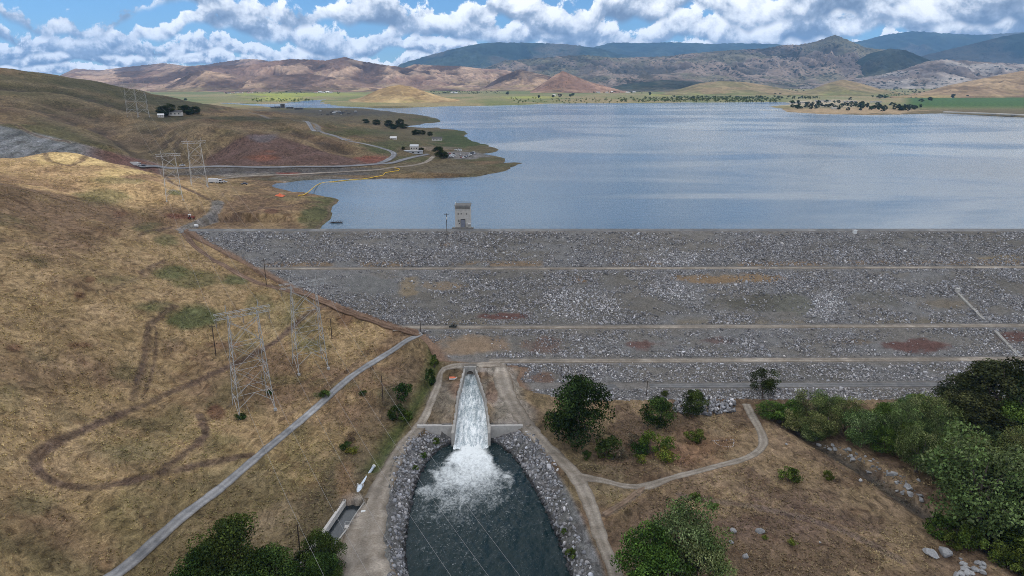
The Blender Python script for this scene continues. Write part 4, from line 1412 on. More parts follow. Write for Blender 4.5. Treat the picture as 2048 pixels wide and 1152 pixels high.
# rocky banks of the outlet pool
n = 26000
bx = rng.uniform(-50, 62, n); by = rng.uniform(92, wing_y - 1.2, n)
bs = sdist(bx, by, pool_poly)
bw = 4.6 + 1.6 * (fbm(bx / 9, by / 9, 231, 3) - .4) + 5.0 * sst(by, 172, 215)
ok = (bs > 0.0) & (bs < bw) & (rng.random(n) < np.where(bs > bw - 1.6, 0.45, 0.96))
bx, by, bs = bx[ok], by[ok], bs[ok]
bz = ground_h(bx, by)
bsz = 0.28 + 0.46 * rng.random(len(bx)) ** 1.8
bc = stone_cols(len(bx), 0.13, 0.34, 0.08)
wetf = sst(1.3 - bs, 0, 1.2)[:, None]
bc = bc * (1 - 0.82 * wetf)
pb = rocks('bank_riprap', np.stack([bx, by, bz], 1), bsz, bc, fine=True)
tag(pb, kind='stuff')

# ------------------------------------------------------------------ outlet pool and the white water
def water_material(name, deep, chute=False):
    m, t, out = new_mat(name)
    P = pos(t)
    a = t.n('ShaderNodeSeparateColor'); t.put(a, 0, attr(t))
    f = a.outputs[0]
    if chute:
        n1 = t.noise(t.mapping(P, (1.0, 0.22, 0.4)), 1.0, 6, 0.68, 0.5)
        n2 = t.noise(t.mapping(P, (1.0, 0.6, 1)), 2.2, 4, 0.7, 0.4)
    else:
        n1 = t.noise(t.mapping(P, (1.0, 0.6, 1)), 0.5, 6, 0.66, 1.6)
        n2 = t.noise(P, 1.3, 5, 0.72, 1.0)
    wisps = t.math('SUBTRACT', 1.0, t.math('MULTIPLY', t.math('ABSOLUTE', t.math('SUBTRACT', n1, 0.5)), 9.0), clamp=True)
    mixn = t.math('ADD', t.math('MULTIPLY', n1, 0.55), t.math('MULTIPLY', n2, 0.45))
    foam = t.sstep(t.math('ADD', mixn, t.math('MULTIPLY', t.math('SUBTRACT', f, 0.5), 0.95)), 0.30, 0.90)
    wf = t.math('MULTIPLY', t.math('MULTIPLY', wisps, t.sstep(n2, 0.54, 0.74)), t.lin(f, 0.02, 0.30, 0.05, 0.65))
    foam = t.math('MAXIMUM', foam, wf)
    fc = t.mix(n2, (0.62, 0.66, 0.66), (0.84, 0.86, 0.85))
    if chute:
        fc = t.mix(t.sstep(mixn, 0.36, 0.62), (0.36, 0.43, 0.46), (0.86, 0.88, 0.87))
    c = t.mix(foam, deep, fc)
    r = t.lin(foam, 0, 1, 0.12, 0.8)
    h = t.math('ADD', n1, t.math('MULTIPLY', n2, 0.5))
    p = principled(t, out, c, r, 0.22, bump(t, h, 0.45, 0.3))
    p.inputs['IOR'].default_value = 1.33
    return m


gx_ = np.arange(-34, 38.1, 0.35); gy_ = np.arange(88, wing_y + 0.1, 0.42)
QX, QY = np.meshgrid(gx_, gy_)
cx0 = (chL[2][0] + chR[2][0]) / 2
hw = (chR[2][0] - chL[2][0]) / 2
dy_ = wing_y - 6.0 - QY                                     # distance below the lip
spread = hw * 1.05 + 0.46 * np.maximum(dy_, 0)
lat = np.abs(QX - cx0) / spread
nz = fbm(QX / 5, QY / 7, 241, 4); nz2 = fbm(QX / 1.6, QY / 2.2, 242, 4)
reach = 52 + 32 * (nz - .5) - 22 * lat ** 2
foam = (0.92 - 0.66 * np.clip(dy_ / np.maximum(reach, 8), 0, 1.4)) * sst(1.3 - lat + 0.8 * (nz - .5), 0, .85)
foam = np.clip(foam, 0, 1)
foam = np.maximum(foam, 0.06 + 0.10 * sst(70 - dy_, 0, 60) + 0.10 * (nz - .5))
foam = np.maximum(foam, 0.26 * sst(nz, .56, .70) * sst(1.6 - lat, 0, .6) * sst(95 - dy_, 0, 50))
QZ = POOL_Z + (nz2 - .5) * (0.25 + 0.35 * foam) + (nz - .5) * 0.5 + 0.55 * foam
pool = np_mesh('outlet_pool', np.stack([QX.ravel(), QY.ravel(), QZ.ravel()], 1), grid_faces(len(gy_), len(gx_)), water_material('pool_water', (0.007, 0.018, 0.019)),
               col=np.repeat(foam.ravel()[:, None], 3, 1), smooth=True)
tag(pool, kind='structure')

ns_, nw_ = 260, 60
sl = np.linspace(0, 1, ns_)
cy = chL[0][1] + 4 + (wing_y - 9 - chL[0][1] - 4) * sl
lx = np.interp(-cy, [-chL[0][1] - 6, -chL[0][1], -chL[1][1], -chL[2][1], -wing_y + 20], [chL[0][0], chL[0][0], chL[1][0], chL[2][0], chL[2][0]])
rx2 = np.interp(-cy, [-chR[0][1] - 6, -chR[0][1], -chR[1][1], -chR[2][1], -wing_y + 20], [chR[0][0], chR[0][0], chR[1][0], chR[2][0], chR[2][0]])
zc_ = np.interp(sl, [0, .1, .45, .8, .93, 1], [2.9, 2.6, -0.6, -2.9, -3.7, -4.3])
wv = np.linspace(0, 1, nw_)
HX = lx[:, None] + (rx2 - lx)[:, None] * (wv[None, :] * 1.04 - 0.02)
HY = np.repeat(cy[:, None], nw_, 1)
HZ = zc_[:, None] + (fbm(HX / 1.0, HY / 4.5, 251, 4) - .5) * 0.8 * sst(sl, 0, .3)[:, None] + (fbm(HX / 3.5, HY / 8, 252, 3) - .5) * 0.6
fo = 0.45 + 0.36 * fbm(HX / 1.2, HY / 6.5, 253, 4) + 0.15 * sst(sl, .2, .9)[:, None]
white = np_mesh('rushing_water', np.stack([HX.ravel(), HY.ravel(), HZ.ravel()], 1), grid_faces(ns_, nw_)[:, ::-1], water_material('white_water', (0.10, 0.14, 0.15), True),
                col=np.repeat(fo.ravel()[:, None], 3, 1), smooth=True)
tag(white, kind='structure')

# ------------------------------------------------------------------ outlet works
def thing(name, loc, label, cat, group=None, rz=0.0):
    return tag(empty(name, loc, rz), label, cat, group)


def offset_wall(mb, pts, t, z0, side):
    """vertical wall along pts [(x, y, ztop)], thickness t to one side"""
    P = [Vector((p[0], p[1])) for p in pts]
    outer = []
    for i in range(len(P)):
        d = (P[min(i + 1, len(P) - 1)] - P[max(i - 1, 0)]).normalized()
        outer.append(P[i] + Vector((-d.y, d.x)) * t * side)
    vs, fs = [], []
    for i, p in enumerate(P):
        zt = pts[i][2]
        vs += [(p.x, p.y, z0), (p.x, p.y, zt), (outer[i].x, outer[i].y, zt), (outer[i].x, outer[i].y, z0)]
    for i in range(len(P) - 1):
        a, b = 4 * i, 4 * i + 4
        for k in range(4):
            fs.append((a + k, a + (k + 1) % 4, b + (k + 1) % 4, b + k))
    fs += [(0, 1, 2, 3), tuple(4 * len(P) - 4 + k for k in (3, 2, 1, 0))]
    mb.add(vs, fs)


outw = thing('outlet_works', (0, 0, 0), 'concrete outlet structure with arched tunnel mouth and flared chute walls pouring white water', 'outlet structure')
yP = chL[0][1]
for pts, sgn in ((chL, -1), (chR, 1)):
    w = MB()
    end = (pts[2][0], pts[2][1] - 6.5, 0.9)
    offset_wall(w, [(pts[0][0], yP + 1.5, 6.2), (pts[0][0], yP, 6.0), (pts[1][0], pts[1][1], 2.6), (pts[2][0], pts[2][1], 1.0), end], 1.0, -9.0, sgn)
    w.build('chute_wall', MAT['concrete'], outw)
# headwall with the arched mouth
xl0, xr0 = chL[0][0] - 0.9, chR[0][0] + 0.9
xm, rad, zsp, ztop = (xl0 + xr0) / 2, 1.55, 3.2, 6.6
yf = yP - 0.2
arc = [(xm + rad * math.cos(a), zsp + rad * math.sin(a)) for a in np.linspace(0, math.pi, 15)]
hole = [(xm + rad, -6.0)] + arc + [(xm - rad, -6.0)]
outer_pts = [(xr0, -6.0), (xr0, zsp), (xr0, ztop)] + [(x_, ztop) for x_ in np.linspace(xr0, xl0, 13)[1:-1]] + [(xl0, ztop), (xl0, zsp), (xl0, -6.0)]
hw_ = MB()
nh = len(hole)
vs = []
for yq in (yf, yf + 1.4):
    vs += [(p[0], yq, p[1]) for p in hole] + [(p[0], yq, p[1]) for p in outer_pts]
no = len(outer_pts)
fs = []
assert nh == no == 17, (nh, no)
tot = nh + no
for k in range(nh - 1):
    fs.append((k, nh + k, nh + k + 1, k + 1))
    fs.append((tot + k, tot + k + 1, tot + nh + k + 1, tot + nh + k))
    fs.append((k, k + 1, tot + k + 1, tot + k))
    fs.append((nh + k + 1, nh + k, tot + nh + k, tot + nh + k + 1))
hw_.add(vs, fs)
hw_.build('headwall', MAT['concrete'], outw)
tn = MB()
ring = hole
n_ = len(ring)
vs = [(p[0] * 1.0, yf + 1.4, p[1]) for p in ring] + [(p[0], yf + 16, p[1]) for p in ring]
tn.add(vs, [(k, n_ + k, n_ + k + 1, k + 1) for k in range(n_ - 1)] + [tuple(range(n_, 2 * n_))])
tn.build('tunnel', MAT['concrete_dark'], outw)
for xa, xb in ((wingL - 0.5, chL[2][0] - 1.0), (chR[2][0] + 1.0, wingR + 0.5)):
    w = MB()
    w.prism([(xa, wing_y - 1.0), (xb, wing_y - 1.0), (xb, wing_y + 0.1), (xa, wing_y + 0.1)], -8.0, 1.05)
    wo_ = w.build('wing_wall', MAT['concrete_light'], outw)
    r = MB()
    for x_ in np.linspace(xa + .3, xb - .3, 8):
        r.bar((x_, wing_y - 0.1, 1.05), (x_, wing_y - 0.1, 2.1), 0.04)
    for z_ in (1.6, 2.1):
        r.bar((xa + .3, wing_y - 0.1, z_), (xb - .3, wing_y - 0.1, z_), 0.04)
    r.build('handrail', MAT['dull_steel'], wo_)
r = MB()
for x_ in np.linspace(xl0 + .2, xr0 - .2, 5):
    r.bar((x_, yf + .3, ztop), (x_, yf + .3, ztop + 1.1), 0.05)
for z_ in (ztop + .55, ztop + 1.1):
    r.bar((xl0 + .2, yf + .3, z_), (xr0 - .2, yf + .3, z_), 0.04)
r.bar((xm, yf + .5, ztop), (xm, yf + .5, ztop + 2.6), 0.07)
r.bar((xm - .5, yf + .5, ztop + 2.0), (xm + .5, yf + .5, ztop + 2.0), 0.05)
r.build('handrail', MAT['dull_steel'], outw)

# ------------------------------------------------------------------ little canal with its pipe
can = thing('canal', (0, 0, 0), 'small concrete lined canal filled by a pale pipe beside the gravel yard', 'canal')
cp = [at_z(u, v, 0.9) + (0.9,) for u, v in ((690, 1003), (646, 1067), (596, 1134))]
w = MB(); offset_wall(w, cp, 0.9, -3.5, -1); w.build('canal_wall', MAT['concrete_light'], can)
cq = [at_z(u, v, 0.55) + (0.55,) for u, v in ((727, 1004), (708, 1031), (690, 1060), (668, 1088), (638, 1132))]
w = MB(); offset_wall(w, cq, 0.5, -3.5, 1); w.build('canal_wall', MAT['concrete'], can)
w = MB()
a_, b_ = cp[0], cq[0]
p1 = at_z(676, 995, 0.9); p2 = at_z(712, 980, 0.9); p3 = at_z(737, 1000, 0.7)
w.prism([a_[:2], (a_[0] - .2, a_[1] + .6), (p1[0], p1[1] + .5), (p1[0], p1[1])][::-1], -3, 1.0)
w.prism([a_[:2], (p2[0] - 1.0, p2[1]), (p2[0] - 1.4, p2[1] + .3), (a_[0] - .4, a_[1] + .3)], -3, 1.0)
w.build('end_wall', MAT['concrete_light'], can)
w = MB(); w.prism([b_[:2], (p3[0] + 1.2, p3[1]), (p3[0] + 1.2, p3[1] + .5), (b_[0], b_[1] + .5)], -3, 0.7)
w.build('end_wall', MAT['concrete_light'], can)
pc = at_z(699, 1052, 0.7)
w = MB()
w.box((pc[0] - .2, pc[1], 0.35), (2.5, 1.5, 0.5))
dk = w.build('platform', MAT['concrete_light'], can)
r = MB()
for dx_, dy2 in ((-1.3, .7), (-1.3, -.7), (0.9, .7), (-.2, .7)):
    r.bar((pc[0] + dx_, pc[1] + dy2, .6), (pc[0] + dx_, pc[1] + dy2, 1.75), 0.05)
for z_ in (1.2, 1.75):
    r.bar((pc[0] - 1.3, pc[1] + .7, z_), (pc[0] + .9, pc[1] + .7, z_), 0.045)
    r.bar((pc[0] - 1.3, pc[1] + .7, z_), (pc[0] - 1.3, pc[1] - .7, z_), 0.045)
r.build('handrail', MAT['steel'], dk)
r = MB(); r.tube([(pc[0] - .2, pc[1] - .9, -.6), (pc[0] - .2, pc[1] - .9, .5), (pc[0] - .2, pc[1] - .4, .65)], .1, 8)
r.build('gauge_pipe', MAT['white_paint'], can)
cwm, cwt, cwo = new_mat('canal_water')
principled(cwt, cwo, (0.012, 0.018, 0.022), 0.08, 0.5, bump(cwt, cwt.noise(pos(cwt), 1.6, 4, 0.6), 0.25, 0.2))
w = MB()
cc = [at_z(u, v, -0.9) for u, v in ((686, 1003), (640, 1070), (588, 1140), (636, 1140), (668, 1092), (690, 1066), (710, 1034), (730, 1003), (712, 985))]
w.add([(p[0], p[1], -0.9) for p in cc], [tuple(range(len(cc)))])
tag(w.build('canal_water', cwm), kind='structure')
A = Vector(at(747, 936)) + Vector((0, 0, .4)); B = Vector((*at_z(720, 974, 1.0), 1.0)); Cc = Vector((*at_z(716, 988, 0.3), 0.3))
pipe = thing('pipe', tuple(A), 'pale blue steel pipe with a fat elbow spilling into the small canal', 'pipe')
m_ = MB(); m_.tube([A - Vector(A), B - A], .45, 12)
m_.build('pipe_run', MAT['pipe_paint'], pipe, True)
m_ = MB(); m_.tube([B - A + (A - B).normalized() * .8, B - A, B - A + (Cc - B) * .6, Cc - A], [.6, .85, .85, .8], 12); m_.build('elbow', MAT['pipe_paint'], pipe, True)
for k_ in (-1, 1):
    m_ = MB(); q_ = B - A + Vector((.8 * k_, .5, -.1)); m_.box(q_, (.6, .6, 1.2)); m_.bar(q_ + Vector((0, 0, .6)), q_ + Vector((0, 0, 1.0)), .25, 8); m_.build('pipe_support', MAT['concrete_light'], pipe)
m_ = MB(); m_.bar((0, 0, 0), tuple((A - B).normalized() * .7), .62, 12); m_.build('flange', MAT['white_paint'], pipe)
p = at(727, 1023)
m_ = MB(); m_.box((0, 0, .1), (1.5, 0.9, .12), .2); m_.box((0, 0, .2), (1.2, .6, .06), .2)
o = m_.build('cover_panel', MAT['white_paint']); o.location = (p[0], p[1], p[2]); tag(o, 'flat white panel lying on the gravel yard beside the canal', 'panel')

# ------------------------------------------------------------------ gatehouse on the crest
gx0, gy0, _ = at_y(926, 460, 393.0)
gz = 43.0
gh = thing('gatehouse', (gx0, gy0, gz), 'tall square concrete gatehouse tower with grey door standing on the dam crest', 'tower')
W_, D_, HT = 9.0, 8.0, 12.6
m_ = MB()
m_.box((0, D_ / 2, HT / 2 - 1.5), (W_, D_, HT + 3))
for z_ in (HT * .33, HT * .55, HT * .8):
    m_.box((0, D_ / 2, z_), (W_ + .16, D_ + .16, .14))
m_.build('wall', MAT['concrete_light'], gh)
m_ = MB()
m_.box((0, D_ / 2, HT + .15), (W_ + .5, D_ + .5, .3))
rf_ = m_.build('roof', MAT['concrete_dark'], gh)
m_ = MB()
m_.box((0, -.09, HT - 1.0), (W_ - .6, .16, 1.5)); m_.build('parapet_band', MAT['concrete_dark'], gh)
for yr_ in (.2, D_ - .2):
    m_ = MB()
    for x_ in np.linspace(-W_ / 2 + .2, W_ / 2 - .2, 6):
        m_.bar((x_, yr_, HT + .3), (x_, yr_, HT + 1.3), .05)
    for z_ in (HT + .8, HT + 1.3):
        m_.bar((-W_ / 2 + .2, yr_, z_), (W_ / 2 - .2, yr_, z_), .05)
    m_.build('railing', MAT['dull_steel'], rf_)
m_ = MB(); m_.bar((-W_ / 2 + .3, .3, HT + .3), (-W_ / 2 + .3, .3, HT + 2.2), .18, 8); m_.build('lamp_post', MAT['white_paint'], rf_)
m_ = MB()
m_.box((-1.15, -.06, 2.3), (.25, .3, 4.6)); m_.box((1.35, -.06, 2.3), (.25, .3, 4.6)); m_.box((.1, -.06, 4.7), (2.75, .3, .25))
df_ = m_.build('door_frame', MAT['dark_opening'], gh)
m_ = MB(); m_.box((.1, -.04, 2.28), (2.2, .12, 4.5)); m_.box((.1, -.11, 2.3), (.06, .04, 4.4)); dr_ = m_.build('door', MAT['blue_door'], gh)
m_ = MB(); m_.box((-.3, -.16, 2.0), (.15, .12, .4)); m_.build('handle', MAT['dark_opening'], dr_)
for x_, z_, w_, h_ in ((-2.6, 8.0, .7, 1.1), (-.8, 8.1, .8, .8), (2.3, 8.0, .7, 1.0), (-2.4, 3.9, .9, 1.4), (-2.0, 2.2, .5, .5)):
    m_ = MB(); m_.box((x_, -.03, z_), (w_, .14, h_)); m_.build('vent', MAT['dark_opening'] if z_ < 3 else MAT['concrete_dark'], gh)
m_ = MB(); m_.box((0, -1.2, -.3), (W_ + 3.5, 2.4, .9)); m_.box((.1, -2.7, -.45), (4, .8, .5)); m_.build('plinth', MAT['concrete_dark'], gh)
m_ = MB(); m_.box((0, 0, 1.0), (1.5, 1.3, 2.0)); m_.box((0, -.67, 1.0), (1.2, .05, 1.6))
bx_ = MB()
ub = thing('utility_cabinet', (gx0 + 3.9, gy0 - 1.2, gz + .15), 'small grey utility cabinet with a white top beside the gatehouse door', 'cabinet')
m_.build('cabinet_body', MAT['concrete'], ub)
m_ = MB(); m_.box((0, 0, 2.1), (1.8, 1.6, .2)); m_.build('lid', MAT['white_paint'], ub)


# ------------------------------------------------------------------ poles, pylons and their wires
def px_height(p, npx):
    d = math.sqrt(p[0] ** 2 + p[1] ** 2 + (p[2] - H) ** 2)
    return npx * d / FPX / (math.hypot(p[0], p[1]) / d)


def pole(u, v, npx, label, arm=True, extra=False):
    p = at(u, v)
    h = px_height(p, npx)
    t = thing('utility_pole', (p[0], p[1], p[2] - .3), label, 'utility pole', 'wooden poles around the dam')
    m = MB(); m.bar((0, 0, 0), (0, 0, h + .3), .20, 8, .14); m.build('pole', MAT['wood_pole'], t)
    if arm:
        m = MB(); m.box((0, .15, h - .6), (2.4, .14, .16)); a = m.build('crossarm', MAT['wood_pole'], t)
        for x_ in (-1.0, 0, 1.0):
            k = MB(); k.bar((x_, .15, h - .5), (x_, .15, h - .2), .09, 6); k.build('insulator', MAT['porcelain'], a)
    if extra:
        m = MB(); m.bar((.1, -.35, h - 3.2), (.1, -.35, h - 2.0), .35, 10); m.build('transformer', MAT['white_paint'], t)
    return t


pole(894, 471, 44, 'dark wooden pole with a white transformer beside the crest gatehouse', True, True)
pole(533, 571, 50, 'dark wooden pole where the earth road meets the rock face of the dam')
pole(432, 711, 56, 'dark wooden pole on the grass left of the nearer pylon')
pole(664, 678, 38, 'short dark pole on the grass right of the farther pylon', False)
pole(766, 802, 48, 'thin dark pole in the dry weeds between paved road and ditch', False)
pole(600, 1102, 44, 'dark pole in the weeds left of the small canal', False)
pole(1293, 792, 28, 'short pole at the toe of the dam behind the middle oak', False)
pole(841, 664, 22, 'short pole at the bend where the paved road meets the bench road', False)
pole(1122, 752, 20, 'short thin post on the lowest stone bank behind the largest oak', False)


def pylon_proto():
    t = empty('transmission_tower', (0, 0, 0))
    hgt, bw, bd, tw, td = 32.0, 5.4, 4.2, 4.3, 0.7

    def leg_at(sx, sy, z):
        k = z / hgt
        return Vector((sx * (bw + (tw - bw) * k), sy * (bd + (td - bd) * k), z))
    lv = [0, 5.5, 10.5, 15, 19, 22.5, 25.5, 28, 30, 32]
    for sx in (-1, 1):
        for sy in (-1, 1):
            m = MB(); m.bar(leg_at(sx, sy, 0), leg_at(sx, sy, hgt), .15, 4, .11)
            m.box(leg_at(sx, sy, 0) + Vector((0, 0, -.2)), (.9, .9, .8))
            m.build('leg', MAT['steel'], t)
        m = MB()                                    # side lattice
        for i in range(len(lv) - 1):
            s = 1 if i % 2 else -1
            m.bar(leg_at(sx, s, lv[i]), leg_at(sx, -s, lv[i + 1]), .085)
            m.bar(leg_at(sx, -1, lv[i + 1]), leg_at(sx, 1, lv[i + 1]), .07)
            # inner chord of the column
            m.bar(leg_at(sx, s, lv[i]) - Vector((sx * .9, 0, 0)) * (i > 0), leg_at(sx, s, lv[i + 1]) - Vector((sx * .9, 0, 0)) * (i % 2), .07)
        m.build('side_bracing', MAT['steel'], t)
    m = MB()
    for sy in (-1, 1):
        for z0, z1 in ((7, 15), (15, 22.5)):
            for s in (-1, 1):
                m.bar(leg_at(s, sy, z0), leg_at(-s, sy, z1), .055)
        for z_ in (7, 15, 22.5):
            m.bar(leg_at(-1, sy, z_), leg_at(1, sy, z_), .06)
        for s in (-1, 1):
            m.bar(leg_at(s, sy, 22.5), Vector((0, sy * 1.2, 27)), .08)
            m.bar(Vector((0, sy * 1.2, 27)), leg_at(s, sy, 30), .08)
            m.bar(leg_at(s, sy, 3.0), Vector((0, sy * 3.6, 7)), .09)
    m.build('cross_bracing', MAT['steel'], t)
    m = MB()
    X0 = 8.2
    for sy in (-.7, .7):
        for z_ in (31.4, 33.0):
            m.bar((-X0 * (1 if z_ > 32 else .97), sy, z_), (X0 * (1 if z_ > 32 else .97), sy, z_), .09)
        xs_ = np.linspace(-X0, X0, 15)
        for i in range(14):
            m.bar((xs_[i], sy, 31.4 if i % 2 else 33.0), (xs_[i + 1], sy, 33.0 if i % 2 else 31.4), .05)
    for x_ in np.linspace(-X0, X0, 9):
        m.bar((x_, -.7, 33), (x_, .7, 33), .05); m.bar((x_, -.7, 31.4), (x_, .7, 31.4), .05)
    for s in (-1, 1):
        m.bar((s * 4.7, 0, 33), (s * 4.7, 0, 35.5), .12)
    m.build('bridge', MAT['steel'], t)
    for x_ in (-7.8, 0, 7.8):
        k = MB()
        for z_ in np.arange(28.9, 31.3, .22):
            k.bar((x_, 0, z_), (x_, 0, z_ + .1), .17, 8, .12)
        k.bar((x_, 0, 28.8), (x_, 0, 31.4), .05)
        k.build('insulator', MAT['porcelain'], t)
    return t


line_dir = math.atan2(1, 0)
pyl0 = pylon_proto()
PYL = []
for i, (u, v, npx, rz, label) in enumerate([
        (508, 816, 184, 0.62, 'large steel lattice pylon on the grass slope, nearest to the paved road'),
        (621, 733, 166, 0.55, 'steel lattice pylon between the nearer pylon and the dam face'),
        (349, 398, 84, 0.5, 'faint lattice pylon on the ridge shoulder left of the crest road'),
        (399, 372, 84, 0.5, 'faint lattice pylon behind the ridge shoulder, in front of the highway bank'),
        (266, 232, 56, 0.5, 'distant lattice pylon on the dark hillside, left of its twin'),
        (287, 233, 58, 0.5, 'distant lattice pylon on the dark hillside near the farmstead trees')]):
    o = pyl0 if i == 0 else copy_tree(pyl0)
    p = at(u, v)
    h = px_height(p, npx)
    k = h / 35.0
    o.location = (p[0], p[1], p[2] - .2); o.scale = (k, k, k); o.rotation_euler = (0, 0, rz)
    tag(o, label, 'pylon', 'transmission pylons on the hillside')
    PYL.append((Vector(p), k, rz))


def pyl_pt(i, x, z):
    p, k, rz = PYL[i]
    return p + Vector((x * k * math.cos(rz), x * k * math.sin(rz), z * k - .2))


def wire(a, b, sag, r, label, n=40):
    m = MB()
    pts = []
    for t in np.linspace(0, 1, n):
        q = a.lerp(b, t); q.z -= sag * 4 * t * (1 - t)
        pts.append(q)
    m.tube(pts, r, 4)
    return tag(m.build('power_line', MAT['wire']), label, 'power line', 'power lines strung from the pylons')


for i, (tw_, ends, nm) in enumerate(((0, ((648, 1152), (739, 1152), (818, 1152)), 'nearer'), (1, ((902, 1152), (977, 1152), (1040, 1152)), 'farther'))):
    for j, (x_, (u, v)) in enumerate(zip((-7.8, 0, 7.8), ends)):
        a = pyl_pt(tw_, x_, 28.8)
        q = Vector((*at_z(u, v, 24.0), 24.0))
        # span continues past the camera to the next support
        d = (q - a); d.z = 0
        L1 = d.length
        d.normalize()
        L = L1 * 1.9
        # parabola through a, q with far end at z = 36
        zb_ = 36.0
        t1 = L1 / L
        lin_z = a.z + (zb_ - a.z) * t1
        sag = max(0.5, (lin_z - q.z) / (4 * t1 * (1 - t1)))
        b = Vector((a.x + d.x * L, a.y + d.y * L, zb_))
        side = ('outer left', 'middle', 'outer right')[j]
        wire(a, b, sag, .026, f'{side} wire of the {nm} pylon sweeping down across the ' + ('weeds and gravel yard' if tw_ == 0 else 'dark outlet pool'), 60)
for a_, b_, nm in ((0, 2, 'nearer pylon to the faint pylon left of the crest road'), (1, 3, 'farther pylon to the faint pylon before the highway bank'),
                   (2, 4, 'faint ridge pylon to the left distant pylon'), (3, 5, 'pylon before the highway bank to the right distant pylon')):
    for x_, side in ((-7.8, 'left'), (0, 'middle'), (7.8, 'right')):
        wire(pyl_pt(a_, x_, 28.8), pyl_pt(b_, x_, 28.8), 7.0, .025, f'{side} thin wire from the {nm}')


# ------------------------------------------------------------------ vehicles
def wheel(parent, x, y, r, w, mat_rim='dull_steel'):
    m = MB(); m.bar((x, y - w / 2, r), (x, y + w / 2, r), r, 14)
    t = m.build('wheel', MAT['black_rubber'], parent)
    m = MB(); m.bar((x, y - w / 2 - .02, r), (x, y + w / 2 + .02, r), r * .55, 10); m.build('rim', MAT[mat_rim], t)


def loft(mb, prof, half_w, tumble=0.0, zt=None):
    """side profile [(x, z)] swept across the width; the upper points lean in"""
    zmin = min(p[1] for p in prof); zmax = max(p[1] for p in prof)
    vs = []
    for s in (-1, 1):
        for x, z in prof:
            vs.append((x, s * (half_w - tumble * (z - zmin) / (zmax - zmin)), z))
    n = len(prof)
    fs = [tuple(range(n)), tuple(range(2 * n - 1, n - 1, -1))] + [(i, n + i, n + (i + 1) % n, (i + 1) % n) for i in range(n)]
    mb.add(vs, fs)


# open jeep on the middle bench road
p = at(906, 655)
jp = thing('jeep', (p[0], p[1], p[2] + .05), 'dark open topped jeep parked on the middle bench road', 'jeep', None, math.radians(176))
m = MB()
loft(m, [(-1.7, .45), (1.75, .45), (1.8, .95), (.75, 1.12), (.6, 1.1), (-1.7, 1.05)], .80, .05)
m.box((1.3, .88, .85), (.9, .3, .1)); m.box((1.3, -.88, .85), (.9, .3, .1)); m.box((-1.1, .88, .85), (.9, .3, .1)); m.box((-1.1, -.88, .85), (.9, .3, .1))
m.build('body', MAT['jeep_paint'], jp)
m = MB()
for s in (-.72, .72):
    m.tube([(-1.6, s, 1.0), (-1.45, s, 1.85), (.2, s, 1.85), (.62, s, 1.1)], .05, 6)
    m.bar((-.5, s, 1.0), (-.5, s, 1.85), .05)
for x_ in (-1.45, -.5, .2):
    m.bar((x_, -.72, 1.85), (x_, .72, 1.85), .05)
m.build('roll_cage', MAT['dark_opening'], jp)
m = MB(); m.add([(.66, -.7, 1.1), (.66, .7, 1.1), (.36, .66, 1.7), (.36, -.66, 1.7)], [(0, 1, 2, 3)]); m.add([(.62, -.7, 1.1), (.62, .7, 1.1), (.32, .66, 1.7), (.32, -.66, 1.7)], [(3, 2, 1, 0)])
m.build('windscreen', MAT['car_glass'], jp)
for s in (-.35, .35):
    m = MB(); m.box((-.3, s, 1.0), (.5, .5, .35)); m.box((-.6, s, 1.3), (.14, .5, .6)); m.build('seat', MAT['black_rubber'], jp)
for x_ in (-1.1, 1.2):
    for s in (-.85, .85):
        wheel(jp, x_, s, .42, .28)
m = MB(); m.bar((-1.75, 0, .95), (-1.95, 0, .95), .4, 14); m.build('spare_wheel', MAT['black_rubber'], jp)
# tractor by the earth scar
p = at(382, 438)
tr = thing('tractor', (p[0], p[1], p[2]), 'faded red tractor parked beside the brown earth scar near the crest', 'tractor', None, math.radians(20))
m = MB(); m.box((1.0, 0, 1.25), (2.4, .9, .9), 0, .92); m.box((-.6, 0, 1.0), (1.8, 1.2, .6)); m.build('body', MAT['tractor_red'], tr)
m = MB()
for sx in (-1.2, .1):
    for s in (-.6, .6):
        m.bar((sx, s, 1.3), (sx, s, 2.7), .06)
m.box((-.55, 0, 2.75), (1.7, 1.5, .14)); m.build('canopy', MAT['white_paint'], tr)
m = MB(); m.box((-.8, 0, 1.5), (.5, .6, .2)); m.box((-1.05, 0, 1.8), (.12, .6, .5)); m.build('seat', MAT['black_rubber'], tr)
m = MB(); m.bar((1.3, .25, 1.7), (1.3, .25, 2.5), .06, 8); m.build('exhaust', MAT['dark_opening'], tr)
for s in (-.85, .85):
    wheel(tr, -.8, s, .85, .45, 'tractor_red'); wheel(tr, 1.7, s, .5, .3, 'tractor_red')
p = at(393, 455)
wb = thing('water_tank', (p[0], p[1], p[2]), 'small white tank on a skid beside the gravel road end of the crest', 'tank')
m = MB(); m.tube([(-1.1, 0, 1.1), (-.95, 0, 1.1), (.95, 0, 1.1), (1.1, 0, 1.1)], [.5, .85, .85, .5], 14); m.build('tank_shell', MAT['white_paint'], wb, False)
m = MB(); m.box((0, .5, .2), (2.4, .2, .3)); m.box((0, -.5, .2), (2.4, .2, .3)); m.box((-.7, 0, .3), (.2, 1.4, .4)); m.box((.7, 0, .3), (.2, 1.4, .4)); m.build('skid', MAT['dull_steel'], wb)


